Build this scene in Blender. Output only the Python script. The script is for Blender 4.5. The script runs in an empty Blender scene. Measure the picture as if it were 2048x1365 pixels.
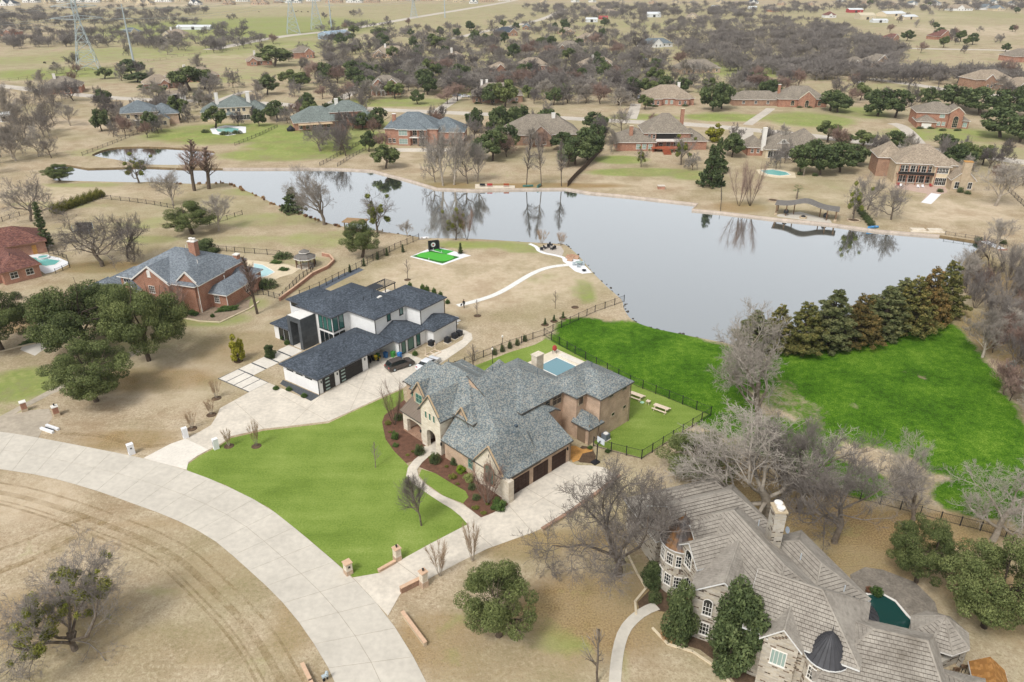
import bpy, math, random
import numpy as np
from mathutils import Vector, Matrix
from mathutils.geometry import delaunay_2d_cdt, tessellate_polygon
R=math.radians
sc=bpy.context.scene
# ---------------------------------------------------------------- camera
FPX,CH=1500.0,60.0
TH=math.atan((682.5+70)/FPX)
cam=bpy.data.cameras.new('camera'); camo=bpy.data.objects.new('camera',cam); sc.collection.objects.link(camo)
cam.sensor_width=36; cam.lens=36*FPX/2048; cam.clip_start=.5; cam.clip_end=20000
camo.location=(0,0,CH); camo.rotation_euler=(R(90)-TH,0,0); sc.camera=camo
# ---------------------------------------------------------------- sky, sun, exposure
SUN_EL,SUN_AZ=R(52),R(215)      # high soft sun, behind and left of the viewer
w=bpy.data.worlds.new('World'); sc.world=w; w.use_nodes=True
nt=w.node_tree; bg=nt.nodes['Background']
sky=nt.nodes.new('ShaderNodeTexSky'); sky.sky_type='NISHITA'; sky.sun_disc=False
sky.sun_elevation=SUN_EL; sky.sun_rotation=SUN_AZ; sky.air_density=1.0; sky.dust_density=3.0; sky.ozone_density=1.0; sky.altitude=200
hs=nt.nodes.new('ShaderNodeHueSaturation'); hs.inputs['Saturation'].default_value=.12   # overcast: a nearly grey sky
nt.links.new(sky.outputs[0],hs.inputs['Color']); nt.links.new(hs.outputs[0],bg.inputs[0]); bg.inputs[1].default_value=.15
sl=bpy.data.lights.new('sun','SUN'); sl.energy=1.45; sl.angle=R(12); sl.color=(1,.975,.94)
so=bpy.data.objects.new('sun',sl); sc.collection.objects.link(so)
# direction towards the sun (sky rotation is measured clockwise from +Y)
sd=Vector((math.sin(SUN_AZ)*math.cos(SUN_EL),math.cos(SUN_AZ)*math.cos(SUN_EL),math.sin(SUN_EL)))
so.rotation_euler=sd.to_track_quat('Z','Y').to_euler(); so.location=(0,0,150)
sc.view_settings.view_transform='Standard'; sc.view_settings.look='None'; sc.view_settings.gamma=1; sc.view_settings.exposure=.45
sc.view_settings.use_curve_mapping=False
# ---------------------------------------------------------------- helpers
C=sc.collection
ct,st=math.cos(TH),math.sin(TH)
def P(x,y,z=0.0):
    u=(x-1024)/FPX; v=(y-682.5)/FPX
    dz=-st-v*ct; k=(CH-z)/-dz
    return (u*k,(ct-v*st)*k)
def PP(pts,z=0.0): return [P(x,y,z) for x,y in pts]
def ppm(y):                                   # pixels of the photograph per metre at ground row y
    Y=P(1024,y)[1]; return FPX/(Y*ct+CH*st)
def top_h(bx,by,ty):                          # height of a thing standing at (bx,by) whose top shows at row ty
    Y=P(bx,by)[1]; v=(ty-682.5)/FPX
    return CH+Y*(-st-v*ct)/(ct-v*st)
def tag(o,label=None,cat=None,group=None,kind=None):
    if label: o['label']=label
    if cat: o['category']=cat
    if group: o['group']=group
    if kind: o['kind']=kind
    return o
def empty(name,loc=(0,0,0),rz=0,label=None,cat=None,group=None):
    o=bpy.data.objects.new(name,None); C.objects.link(o); o.location=loc; o.rotation_euler=(0,0,rz); o.empty_display_size=.3
    return tag(o,label,cat,group)
def link(name,me,parent=None,loc=(0,0,0),rz=0,scale=None):
    o=bpy.data.objects.new(name,me); C.objects.link(o)
    if parent: o.parent=parent
    o.location=loc; o.rotation_euler=(0,0,rz)
    if scale: o.scale=scale
    return o
def auto_uv(me):
    n=len(me.polygons)
    if not n: return
    nor=np.empty(n*3,np.float32); me.polygons.foreach_get('normal',nor); nor=nor.reshape(-1,3)
    ls=np.empty(n,np.int32); me.polygons.foreach_get('loop_total',ls)
    vi=np.empty(len(me.loops),np.int32); me.loops.foreach_get('vertex_index',vi)
    co=np.empty(len(me.vertices)*3,np.float32); me.vertices.foreach_get('co',co); co=co.reshape(-1,3)
    h=np.stack([-nor[:,1],nor[:,0],np.zeros(n)],1); l=np.linalg.norm(h,axis=1); fl=l<.02
    h[fl]=(1,0,0); l[fl]=1; h/=l[:,None]; up=np.cross(nor,h)
    fi=np.repeat(np.arange(n),ls); p=co[vi]
    uv=np.stack([(p*h[fi]).sum(1),(p*up[fi]).sum(1)],1).astype(np.float32)
    me.uv_layers.new(name='UVMap').data.foreach_set('uv',uv.ravel())
class MB:
    def __init__(s): s.v=[]; s.f=[]
    def add(s,vs,fs):
        k=len(s.v); s.v+= [tuple(map(float,q)) for q in vs]; s.f+=[tuple(i+k for i in q) for q in fs]; return s
    def box(s,c,d,rz=0,tap=1.0):
        x,y,z=d[0]/2,d[1]/2,d[2]/2; cc,ss=math.cos(rz),math.sin(rz); vs=[]
        for dz in (-1,1):
            t=tap if dz>0 else 1
            for dx,dy in ((-1,-1),(1,-1),(1,1),(-1,1)):
                a,b=dx*x*t,dy*y*t; vs.append((c[0]+a*cc-b*ss,c[1]+a*ss+b*cc,c[2]+dz*z))
        return s.add(vs,[(3,2,1,0),(4,5,6,7),(0,1,5,4),(1,2,6,5),(2,3,7,6),(3,0,4,7)])
    def bx(s,x0,x1,y0,y1,z0,z1): return s.box(((x0+x1)/2,(y0+y1)/2,(z0+z1)/2),(x1-x0,y1-y0,z1-z0))
    def prism(s,pts,z0,z1):
        n=len(pts); a=sum(pts[i][0]*pts[(i+1)%n][1]-pts[(i+1)%n][0]*pts[i][1] for i in range(n))
        if a<0: pts=pts[::-1]
        vs=[(p[0],p[1],z0) for p in pts]+[(p[0],p[1],z1) for p in pts]
        fs=[(i,(i+1)%n,n+(i+1)%n,n+i) for i in range(n)]
        tri=tessellate_polygon([[Vector((p[0],p[1],0)) for p in pts]])
        for t in tri:
            q=[pts[i] for i in t]; ar=(q[1][0]-q[0][0])*(q[2][1]-q[0][1])-(q[2][0]-q[0][0])*(q[1][1]-q[0][1])
            t=tuple(t) if ar>0 else tuple(t)[::-1]
            fs.append(tuple(n+i for i in t)); fs.append(tuple(t)[::-1])
        return s.add(vs,fs)
    def sheet(s,pts,z):
        k=len(s.v); tri=tessellate_polygon([[Vector((p[0],p[1],0)) for p in pts]]); fs=[]
        for t in tri:
            q=[pts[i] for i in t]; ar=(q[1][0]-q[0][0])*(q[2][1]-q[0][1])-(q[2][0]-q[0][0])*(q[1][1]-q[0][1])
            fs.append(tuple(t) if ar>0 else tuple(t)[::-1])
        return s.add([(p[0],p[1],z) for p in pts],fs)
    def path(s,pts,rad,n=6,cap=True):
        pts=[Vector(p) for p in pts]; m=len(pts); vs=[]; fs=[]
        if not hasattr(rad,'__len__'): rad=[rad]*m
        d=(pts[1]-pts[0]).normalized(); a=d.orthogonal().normalized()
        for i,p in enumerate(pts):
            if i==0: d=pts[1]-pts[0]
            elif i==m-1: d=pts[-1]-pts[-2]
            else: d=pts[i+1]-pts[i-1]
            d.normalize(); a=(a-d*a.dot(d))
            if a.length<1e-4: a=d.orthogonal()
            a.normalize(); b=d.cross(a)
            for k in range(n):
                t=2*math.pi*k/n; vs.append(p+(a*math.cos(t)+b*math.sin(t))*rad[i])
        for i in range(m-1):
            for k in range(n):
                fs.append((i*n+k,i*n+(k+1)%n,(i+1)*n+(k+1)%n,(i+1)*n+k))
        if cap: fs.append(tuple(range(n))[::-1]); fs.append(tuple((m-1)*n+k for k in range(n)))
        return s.add(vs,fs)
    def lathe(s,prof,c=(0,0,0),n=12,sx=1,sy=1):
        vs=[];m=len(prof)
        for r,z in prof:
            for k in range(n):
                t=2*math.pi*k/n; vs.append((c[0]+r*sx*math.cos(t),c[1]+r*sy*math.sin(t),c[2]+z))
        fs=[(i*n+k,i*n+(k+1)%n,(i+1)*n+(k+1)%n,(i+1)*n+k) for i in range(m-1) for k in range(n)]
        fs.append(tuple(range(n))[::-1]); fs.append(tuple((m-1)*n+k for k in range(n)))
        return s.add(vs,fs)
    def mesh(s,name,mat,smooth=False,uv=True):
        me=bpy.data.meshes.new(name); me.from_pydata(s.v,[],s.f); me.update()
        if uv: auto_uv(me)
        if smooth: me.polygons.foreach_set('use_smooth',[True]*len(me.polygons))
        if mat: me.materials.append(mat)
        return me
    def build(s,name,mat,parent=None,loc=(0,0,0),rz=0,smooth=False,uv=True):
        return link(name,s.mesh(name,mat,smooth,uv),parent,loc,rz)
def np_mesh(name,co,quads,mat,tint=None,smooth=False):
    """fast mesh from numpy vertex array and faces (n,k)"""
    me=bpy.data.meshes.new(name); nq,k=quads.shape
    me.vertices.add(len(co)); me.vertices.foreach_set('co',np.asarray(co,np.float32).ravel())
    me.loops.add(nq*k); me.loops.foreach_set('vertex_index',quads.astype(np.int32).ravel())
    me.polygons.add(nq); me.polygons.foreach_set('loop_start',np.arange(0,nq*k,k,dtype=np.int32)); 
    me.update(calc_edges=True)
    if tint is not None:
        a=me.attributes.new('tint','FLOAT','POINT'); a.data.foreach_set('value',np.asarray(tint,np.float32))
    if smooth: me.polygons.foreach_set('use_smooth',[True]*nq)
    if mat: me.materials.append(mat)
    return me
# ---------------------------------------------------------------- materials
def lin(c):
    if isinstance(c,str):
        c=c.lstrip('#'); c=[int(c[i:i+2],16)/255 for i in (0,2,4)]
    else: return tuple(c[:3])
    return tuple(x/12.92 if x<=.04045 else ((x+.055)/1.055)**2.4 for x in c)
class NT:
    def __init__(s,name):
        s.m=bpy.data.materials.new(name); s.m.use_nodes=True; s.t=s.m.node_tree; s.b=s.t.nodes['Principled BSDF']
        s.b.inputs['Roughness'].default_value=.8; s.b.inputs['Specular IOR Level'].default_value=.25
    def n(s,typ,ins=None,**kw):
        x=s.t.nodes.new('ShaderNode'+typ)
        for k,v in kw.items(): setattr(x,k,v)
        for k,v in (ins or {}).items(): s.set(x,k,v)
        return x
    def set(s,x,k,v):
        i=x.inputs[k]
        if hasattr(v,'node') or hasattr(v,'is_linked') and hasattr(v,'links'): s.t.links.new(v,i)
        elif hasattr(v,'outputs'): s.t.links.new(v.outputs[0],i)
        else: i.default_value=v
    def math(s,op,a,b=None,c=None):
        d={0:a}
        if b is not None: d[1]=b
        if c is not None: d[2]=c
        return s.n('Math',d,operation=op)
    def mix(s,f,a,b,mode='MIX'):
        x=s.n('Mix',None,data_type='RGBA',blend_type=mode)
        col=lambda v:(*v,1) if isinstance(v,tuple) and len(v)==3 else v
        s.set(x,0,f); s.set(x,6,col(a)); s.set(x,7,col(b)); return x.outputs[2]
    def noise(s,vec,scale,detail=3,rough=.55,dim='3D'):
        x=s.n('TexNoise',{'Scale':scale,'Detail':detail,'Roughness':rough},noise_dimensions=dim)
        if vec is not None: s.set(x,'Vector',vec)
        return x.outputs[0]
    def rng(s,v,a,b,c=0.,d=1.): return s.n('MapRange',{0:v,1:a,2:b,3:c,4:d}).outputs[0]
    def ramp(s,fac,stops,mode='LINEAR'):
        x=s.n('ValToRGB'); cr=x.color_ramp; cr.interpolation=mode
        while len(cr.elements)<len(stops): cr.elements.new(.5)
        for e,(p,c) in zip(cr.elements,stops): e.position=p; e.color=(*lin(c),1)
        s.set(x,0,fac); return x.outputs[0]
    def obj(s): return s.n('TexCoord').outputs['Object']
    def uv(s): return s.n('TexCoord').outputs['UV']
    def geo(s): return s.n('NewGeometry').outputs['Position']
    def bump(s,h,strength,dist=.05): 
        x=s.n('Bump',{'Height':h,'Strength':strength,'Distance':dist}); s.set(s.b,'Normal',x.outputs[0])
    def col(s,v): s.set(s.b,'Base Color',v); return s.m
    def rough(s,v): s.b.inputs['Roughness'].default_value=v; return s
    def spec(s,v): s.b.inputs['Specular IOR Level'].default_value=v; return s
MATS={}
def plain(name,c,var=.18,scale=1.5,rough=.8,spec=.25,metal=0,fine=0,bump=0):
    if name in MATS: return MATS[name]
    k=NT(name); k.rough(rough).spec(spec); k.b.inputs['Metallic'].default_value=metal
    c=lin(c); n=k.noise(k.obj(),scale,4)
    f=k.rng(n,.3,.7,1-var,1+var)
    if fine:
        f2=k.rng(k.noise(k.obj(),fine,2),.3,.7,1-var*.8,1+var*.8); f=k.math('MULTIPLY',f,f2).outputs[0]
    v=k.n('Combine'+'XYZ',{0:f,1:f,2:f})
    k.col(k.mix(1.0,c,v.outputs[0],'MULTIPLY'))
    if bump: k.bump(k.noise(k.obj(),fine or scale*8,3),bump)
    MATS[name]=k.m; return k.m
def shingle(name,pal,w=.3,h=.2,var=.15,bump=.5,stain=None):
    k=NT(name); k.rough(.92).spec(.15)
    s=k.n('SeparateXYZ',{0:k.uv()}); row=k.math('FLOOR',k.math('DIVIDE',s.outputs[1],h))
    off=k.n('TexWhiteNoise',{'W':row},noise_dimensions='1D').outputs['Value']
    cu=k.math('FLOOR',k.math('ADD',k.math('DIVIDE',s.outputs[0],w),k.math('MULTIPLY',off,5.0)))
    wn=k.n('TexWhiteNoise',{'Vector':k.n('CombineXYZ',{0:cu,1:row})},noise_dimensions='2D').outputs['Value']
    c=k.ramp(wn,[(i/len(pal),p) for i,p in enumerate(pal)],'CONSTANT')
    f=k.rng(k.noise(k.obj(),.35,4),.3,.7,1-var,1+var); c=k.mix(1.0,c,k.n('CombineXYZ',{0:f,1:f,2:f}).outputs[0],'MULTIPLY')
    if stain:
        m=k.rng(k.noise(k.obj(),.16,3),.56,.7); c=k.mix(m,c,lin(stain))
    k.col(c)
    fr=k.math('FRACT',k.math('DIVIDE',s.outputs[1],h)); k.bump(k.math('ADD',k.math('SUBTRACT',1.0,fr),k.math('MULTIPLY',wn,.35)),bump,.04)
    return k.m
def brick(name,c1,c2,mortar,bw=.22,bh=.075,ms=.012,var=.2,dark=None,dk=.08,bump=.3):
    k=NT(name); k.rough(.9).spec(.15)
    b=k.n('TexBrick',{'Vector':k.uv(),'Color1':(*lin(c1),1),'Color2':(*lin(c2),1),'Mortar':(*lin(mortar),1),'Scale':1.0,'Mortar Size':ms,'Brick Width':bw,'Row Height':bh,'Bias':0.0,'Mortar Smooth':.1})
    c=b.outputs[0]
    if dark:
        s=k.n('SeparateXYZ',{0:k.uv()}); row=k.math('FLOOR',k.math('DIVIDE',s.outputs[1],bh)); par=k.math('MULTIPLY',k.math('FLOORED_MODULO',row,2.0),.5)
        cu=k.math('FLOOR',k.math('ADD',k.math('DIVIDE',s.outputs[0],bw),par))
        wn=k.n('TexWhiteNoise',{'Vector':k.n('CombineXYZ',{0:cu,1:row})},noise_dimensions='2D').outputs['Value']
        g=k.ramp(wn,[(0,dark),(dk*.5,'#6b5a4c'),(dk,c1),(.5,c2),(.8,'#b4aa98')],'CONSTANT')
        c=k.mix(b.outputs[1],g,lin(mortar))
    f=k.rng(k.noise(k.obj(),.8,4),.3,.7,1-var,1+var); c=k.mix(1.0,c,k.n('CombineXYZ',{0:f,1:f,2:f}).outputs[0],'MULTIPLY')
    k.col(c); k.bump(k.math('SUBTRACT',1.0,b.outputs[1]),bump,.015)
    return k.m
def leafmat(name,c0,c1,c2,rnd=.25,trans=.2):
    k=NT(name); k.rough(.65).spec(.2)
    a=k.n('Attribute',None,attribute_name='tint').outputs['Fac']
    r=k.n('ObjectInfo').outputs['Random']
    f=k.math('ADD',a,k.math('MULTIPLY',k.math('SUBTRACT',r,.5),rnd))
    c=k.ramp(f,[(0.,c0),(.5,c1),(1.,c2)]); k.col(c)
    if trans:
        t=k.n('BsdfTranslucent',{'Color':c}); x=k.n('MixShader',{0:trans,1:k.b.outputs[0],2:t.outputs[0]})
        k.t.links.new(x.outputs[0],k.t.nodes['Material Output'].inputs[0])
    return k.m
def barkmat(name,c0,c1,rnd=.4):
    k=NT(name); k.rough(.95).spec(.1)
    r=k.n('ObjectInfo').outputs['Random']; n=k.noise(k.obj(),2.5,4)
    f=k.math('ADD',n,k.math('MULTIPLY',k.math('SUBTRACT',r,.5),rnd))
    k.col(k.ramp(f,[(.25,c0),(.75,c1)])); k.bump(k.noise(k.obj(),9,3),.4,.05); return k.m
def glassmat(name,c,rough=.06,spec=.8):
    k=NT(name); k.rough(rough).spec(spec); return k.col((*lin(c),1))
# ================================================================ THE SETTING
def catmull(pts,n=4,closed=False):
    out=[];m=len(pts); g=(lambda i:pts[i%m]) if closed else (lambda i:pts[max(0,min(m-1,i))])
    for i in range(m if closed else m-1):
        a,b,c,d=map(np.array,(g(i-1),g(i),g(i+1),g(i+2)))
        for k in range(n):
            t=k/n; out.append(tuple(.5*((2*b)+(c-a)*t+(2*a-5*b+4*c-d)*t*t+(3*b-a-3*c+d)*t**3)))
    if not closed: out.append(tuple(pts[-1]))
    return out
def resample(pts,n):
    p=np.array(pts,float); d=np.r_[0,np.cumsum(np.linalg.norm(np.diff(p,axis=0),axis=1))]
    t=np.linspace(0,d[-1],n); return np.stack([np.interp(t,d,p[:,0]),np.interp(t,d,p[:,1])],1)
def inside(pts,poly):
    pts=np.asarray(pts,float); x,y=pts[:,0],pts[:,1]; r=np.zeros(len(pts),bool); n=len(poly)
    for i in range(n):
        x1,y1=poly[i]; x2,y2=poly[(i+1)%n]
        if y1==y2: continue
        r^=((y1>y)!=(y2>y))&(x<(x2-x1)*(y-y1)/(y2-y1)+x1)
    return r
def seg_dist(pts,poly):
    pts=np.asarray(pts,float); d=np.full(len(pts),1e9); n=len(poly)
    for i in range(n):
        a=np.array(poly[i]); b=np.array(poly[(i+1)%n]); e=b-a; L=e@e
        if L==0: continue
        t=np.clip(((pts-a)@e)/L,0,1); d=np.minimum(d,np.linalg.norm(pts-a-t[:,None]*e,axis=1))
    return d
rng=random.Random(7)
south=PP([(108,361),(185,363),(274,365),(305,364),(385,368),(455,367),(480,377),(523,395),(554,411),(600,426),(621,435),(661,448),(692,454),(757,463),(815,471),(840,475),(868,477),(945,478),(1058,485),(1114,488),(1132,491),(1160,515),(1185,545),(1215,575),(1243,600),(1248,618),(1264,640),(1300,655),(1340,664),(1440,684),(1500,692),(1620,664),(1750,625),(1870,592),(1918,562),(1926,525),(1950,503)])
south=catmull(south,4)
north=PP([(1971,485),(1879,471),(1756,461),(1663,448),(1540,436),(1448,425),(1385,419),(1396,408),(1256,392),(1179,385),(1133,377),(1031,378),(951,380),(874,377),(821,361),(775,349),(745,341),(668,337),(560,337),(446,337),(369,337),(292,334),(175,337),(141,331),(108,328),(95,342)])
LAKE=south+north
POND=catmull(PP([(185,309),(215,298),(255,294),(332,295),(428,303),(410,318),(385,329),(292,329),(228,319),(191,313)]),3,True)
# ---- zones of the ground colour: (px,py,rx,ry,amount) ellipses, stored as metres on the ground
def ell(px,py,rx,ry,a=1.0):
    c=P(px,py); k=ppm(py); y0=P(px,py+ry)[1]; y1=P(px,max(py-ry,-30))[1]
    return (c[0],(y0+y1)/2,rx/k,(y1-y0)/2,a)
GREEN=[ell(*e) for e in [(1024,120,1300,95,.42),(1024,40,1300,36,.45),(470,60,330,28,.8),(600,90,200,8,.7),(120,148,170,14,.8),(60,120,120,12,.6),(330,105,240,14,.65),(380,160,160,8,.6),(470,268,190,22,1),(640,285,150,30,1),(560,310,140,14,.8),(250,305,140,12,.5),(700,250,90,14,.8),(800,205,130,10,.8),(1030,185,160,10,.7),
  (1290,345,120,9,.95),(1240,320,60,9,.9),(1390,352,60,10,.8),(1290,235,80,6,.9),(1450,235,90,9,1),(1620,240,90,16,1),(1720,225,60,14,.8),(1480,140,120,18,.8),(1300,150,140,12,.6),(1500,185,120,12,.7),(1900,270,150,16,.75),(2000,300,90,16,.5),(1800,180,130,14,.5),(1980,30,120,10,.5),(1180,75,120,10,.55),(1260,50,140,8,.55),(900,110,120,8,.5),(1100,155,90,8,.6),
  (40,770,90,40,.9),(20,830,60,20,.5),(390,640,120,16,.8),(470,610,70,16,.7),(230,690,120,20,.5),(300,480,60,10,.7),(280,450,90,9,.5),(530,440,120,16,.55),(650,480,100,20,.55),(960,490,120,9,.75),(1060,500,60,8,.7),(1170,585,26,26,.85),(500,385,70,9,.6),(170,370,90,6,.6),
  (1430,960,60,18,.5),(1330,1180,70,40,.3),(900,1310,30,26,.5),(1085,1250,40,20,.45),(1160,1200,60,30,.3),(1250,1320,30,50,.35),(870,1260,20,10,.45),(690,1190,20,8,.3),(1000,40,100,10,.4),(760,150,120,16,.6),(900,160,90,12,.6),(1060,120,120,14,.6),(1200,110,120,14,.6),(1180,165,90,10,.6),(1350,60,90,12,.5),(200,115,160,8,.6),(520,150,90,8,.5),(450,195,60,6,.6),(700,100,120,8,.5),(30,700,120,16,.3),(1600,900,60,20,.4),(1120,1290,70,30,.6),(950,1230,60,20,.5),(1270,1130,60,30,.5),(1400,1000,50,20,.4),(80,1100,60,14,.35),(350,1180,90,20,.3),(520,1330,60,30,.35),(120,410,120,8,.5),(380,440,120,8,.5),(500,480,120,10,.5),(590,520,60,10,.5),(330,560,90,12,.4),(1100,560,60,14,.35),(900,620,120,10,.25),(1870,390,90,6,.35),(1680,380,60,8,.3),(900,330,60,8,.35),(1000,350,60,8,.3),(1900,1130,80,20,.4),(1700,1060,60,16,.35)]]
FIELD=[ell(*e) for e in [(1170,660,60,26,1),(1250,690,150,46,1.2),(1380,720,120,40,1.2),(1330,775,130,50,1.2),(1450,800,60,40,1.1),(1500,745,55,40,1),(1700,710,60,40,1),(1810,700,110,52,1.2),(1860,660,60,40,1.1),(1770,780,110,50,1.2),(1850,860,140,60,1.2),(1940,800,80,60,1.1),(1960,920,120,50,1.2),(2060,960,120,70,1.2),(1960,1000,90,40,1.1),(1610,905,60,36,.75),(1500,860,40,20,.7),(1990,880,90,60,1.1),(1900,930,60,30,1),(1480,880,50,20,.55),(2100,1040,80,30,1.1),(1450,835,70,36,1),(1545,890,60,30,.8),(1640,935,70,36,.9),(1720,965,60,36,.9),(1560,800,40,30,.6),(1660,770,40,30,.5),(1645,840,60,50,.62),(1600,765,50,36,.75),(1700,850,50,50,.8),(1890,690,60,50,1),(1930,740,60,50,1),(1985,830,50,50,1),(1660,705,50,26,.9),(1560,870,60,40,.8),(1620,880,60,40,.75),(1580,700,60,30,1),(1640,720,60,30,1),(1700,690,50,24,1),(1590,740,50,30,1),(1640,780,50,40,.9)]]
LITTER=[ell(*e) for e in [(1560,1010,190,60,1),(1760,1060,180,50,1),(1900,1060,120,40,.9),(1450,940,90,30,.9),(2000,1200,120,90,.8),(1750,1130,130,40,.9),(1200,1230,190,90,.85),(1050,1090,120,30,.8),(880,1290,120,70,.7),(1180,1080,90,30,.9),(1000,1330,200,60,.5),(290,760,160,26,.8),(480,700,120,40,.5),(100,1240,180,80,.6),(600,1230,60,100,.6),(430,1150,120,60,.45),(300,1300,200,60,.45),(350,1050,160,20,.5),(900,372,60,8,.9),(1100,372,160,6,1),(1480,415,60,12,.8),(1330,340,90,16,.3),(200,535,90,14,.9),(90,455,60,8,.4),(30,640,90,30,.8),(250,880,110,24,.7),(1080,430,100,20,.0),(1990,560,80,60,.8),(2020,700,60,100,1),(640,560,60,30,.4)]]
PALE=[ell(*e) for e in [(980,560,260,50,.9),(900,590,160,40,.8),(90,390,180,16,.8),(230,500,120,30,.5),(420,520,160,30,.4),(330,760,170,60,.55),(860,300,120,50,.45),(1870,420,160,30,.8),(1850,360,60,10,.5),(1600,400,120,16,.7),(50,1000,120,50,.7),(480,960,40,30,.0),(100,250,160,14,.7),(300,240,100,10,.5),(1300,370,160,12,.6),(1600,130,120,10,.5),(1950,60,160,12,.8),(1780,30,160,10,.7),(400,112,220,4,.9),(640,92,160,4,.9),(760,75,120,6,.8),(870,180,90,6,.4),(700,1330,0.1,.1,0),(1700,20,200,8,.6),(500,12,260,5,.8),(560,640,40,30,.5),(1640,270,120,8,.5)]]
def zone(xy,Z):
    r=np.zeros(len(xy))
    for cx,cy,rx,ry,a in Z:
        d=np.hypot((xy[:,0]-cx)/max(rx,.1),(xy[:,1]-cy)/max(ry,.1)); r=np.maximum(r,a*np.clip((1.25-d)/.5,0,1))
    return r
def axis(lo,hi,step,far,gr):
    a=list(np.arange(lo,hi,step)); s=step
    while a[-1]<far: s*=gr; a.append(a[-1]+s)
    return a
xs=axis(0,130,1.8,5200,1.06); xs=np.array([-x for x in xs[:0:-1]]+xs)
ys=np.array(list(np.arange(-200,36,14))+axis(40,260,1.8,7500,1.05))
G=np.stack(np.meshgrid(xs,ys),-1).reshape(-1,2)
keep=(np.minimum(seg_dist(G,LAKE),seg_dist(G,POND))>.8); G=G[keep]
G=G+np.random.RandomState(1).uniform(-.01,.01,G.shape)
V=[Vector(p) for p in G]; E_=[]
for poly in (LAKE,POND):
    k=len(V); V+=[Vector(p) for p in poly]; E_+=[(k+i,k+(i+1)%len(poly)) for i in range(len(poly))]
ov,oe,of,_,_,_=delaunay_2d_cdt(V,E_,[],0,1e-5)
gv=np.array([tuple(p) for p in ov]); gf=np.array([tuple(t) for t in of])
cen=gv[gf].mean(1); ok=~(inside(cen,LAKE)|inside(cen,POND)); gf=gf[ok]
a,b,c=gv[gf[:,0]],gv[gf[:,1]],gv[gf[:,2]]
flip=((b[:,0]-a[:,0])*(c[:,1]-a[:,1])-(c[:,0]-a[:,0])*(b[:,1]-a[:,1]))<0
gf[flip]=gf[flip][:,::-1]
k=NT('ground'); k.rough(.95).spec(.1)
pos=k.geo(); at=lambda n:k.n('Attribute',None,attribute_name=n).outputs['Fac']
n1=k.noise(pos,.018,5,.6); n2=k.noise(pos,.11,5,.65); n3=k.noise(pos,.9,4,.7); n4=k.noise(pos,5.,3,.7)
stp=k.n('Mapping',{0:pos,'Rotation':(0,0,-.9),'Scale':(.09,.8,1)}); n5=k.noise(stp,1.,3,.6)     # faint mowing streaks
straw=k.ramp(k.math('ADD',k.math('MULTIPLY',n2,.8),k.math('MULTIPLY',n5,.2)),[(.25,'#8c7b5e'),(.42,'#a6957a'),(.55,'#b9a98f'),(.68,'#b1a28b'),(.8,'#c2b6a4')])
straw=k.mix(k.rng(n4,.48,.66,0,.6),straw,lin('#866f55'))
n6=k.noise(pos,2.3,4,.75); straw=k.mix(k.rng(n6,.52,.64,0,.5),straw,lin('#cdbfa6')); straw=k.mix(k.rng(n6,.36,.46,.55,0),straw,lin('#806c54'))
straw=k.mix(k.rng(n3,.5,.66,0,.45),straw,lin('#93856a'))
mk=lambda a,n,lo,hi,amp:k.rng(k.math('ADD',a,k.math('MULTIPLY',k.math('SUBTRACT',n,.5),amp)),lo,hi)
pale=k.ramp(n3,[(.3,'#b3a186'),(.7,'#c8b8a0')])
c=k.mix(mk(at('pale'),n2,.25,.9,1.2),straw,pale)
lit=k.ramp(n4,[(.3,'#69553b'),(.45,'#8b734f'),(.6,'#a58d65'),(.75,'#a3986d')])
c=k.mix(mk(at('litter'),n2,.25,.95,1.4),c,lit)
gr=k.ramp(k.math('ADD',k.math('MULTIPLY',n3,.5),k.math('MULTIPLY',n2,.5)),[(.3,'#67793e'),(.5,'#86914f'),(.7,'#a2a06a')])
c=k.mix(mk(at('green'),k.math('ADD',k.math('MULTIPLY',n2,.7),k.math('MULTIPLY',n3,.3)),.3,.85,1.9),c,gr)
# scattered olive and brown mottling everywhere
nb_=k.noise(pos,.06,7,.72); c=k.mix(k.rng(nb_,.5,.62,0,.5),c,k.mix(k.rng(n6,.4,.6),lin('#7c764f'),lin('#928262'))); c=k.mix(k.rng(nb_,.36,.46,.4,0),c,lin('#8f775a'))
c=k.mix(k.rng(n1,.46,.64,0,.45),c,k.mix(k.rng(n3,.4,.6),lin('#8b8d62'),lin('#9c9370')))
fd=k.ramp(k.math('ADD',k.math('MULTIPLY',n4,.45),k.math('ADD',k.math('MULTIPLY',n2,.3),k.math('MULTIPLY',n3,.25))),[(.4,'#243f0a'),(.47,'#3a5e10'),(.54,'#52761a'),(.62,'#7b9438')])
c=k.mix(mk(at('field'),k.math('ADD',k.math('MULTIPLY',n3,.6),k.math('MULTIPLY',n2,.4)),.35,.7,1.3),c,fd)
k.col(c); k.bump(k.math('ADD',n4,k.math('MULTIPLY',n3,.6)),.55,.12)
GM=k.m
me=np_mesh('ground',np.c_[gv,np.zeros(len(gv))],gf,GM)
for nm,Z in (('green',GREEN),('field',FIELD),('litter',LITTER),('pale',PALE)):
    at_=me.attributes.new(nm,'FLOAT','POINT'); at_.data.foreach_set('value',zone(gv,Z).astype(np.float32))
tag(link('ground',me),'dry straw coloured grass with green patches across the whole neighbourhood',None,None,'structure')
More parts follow.
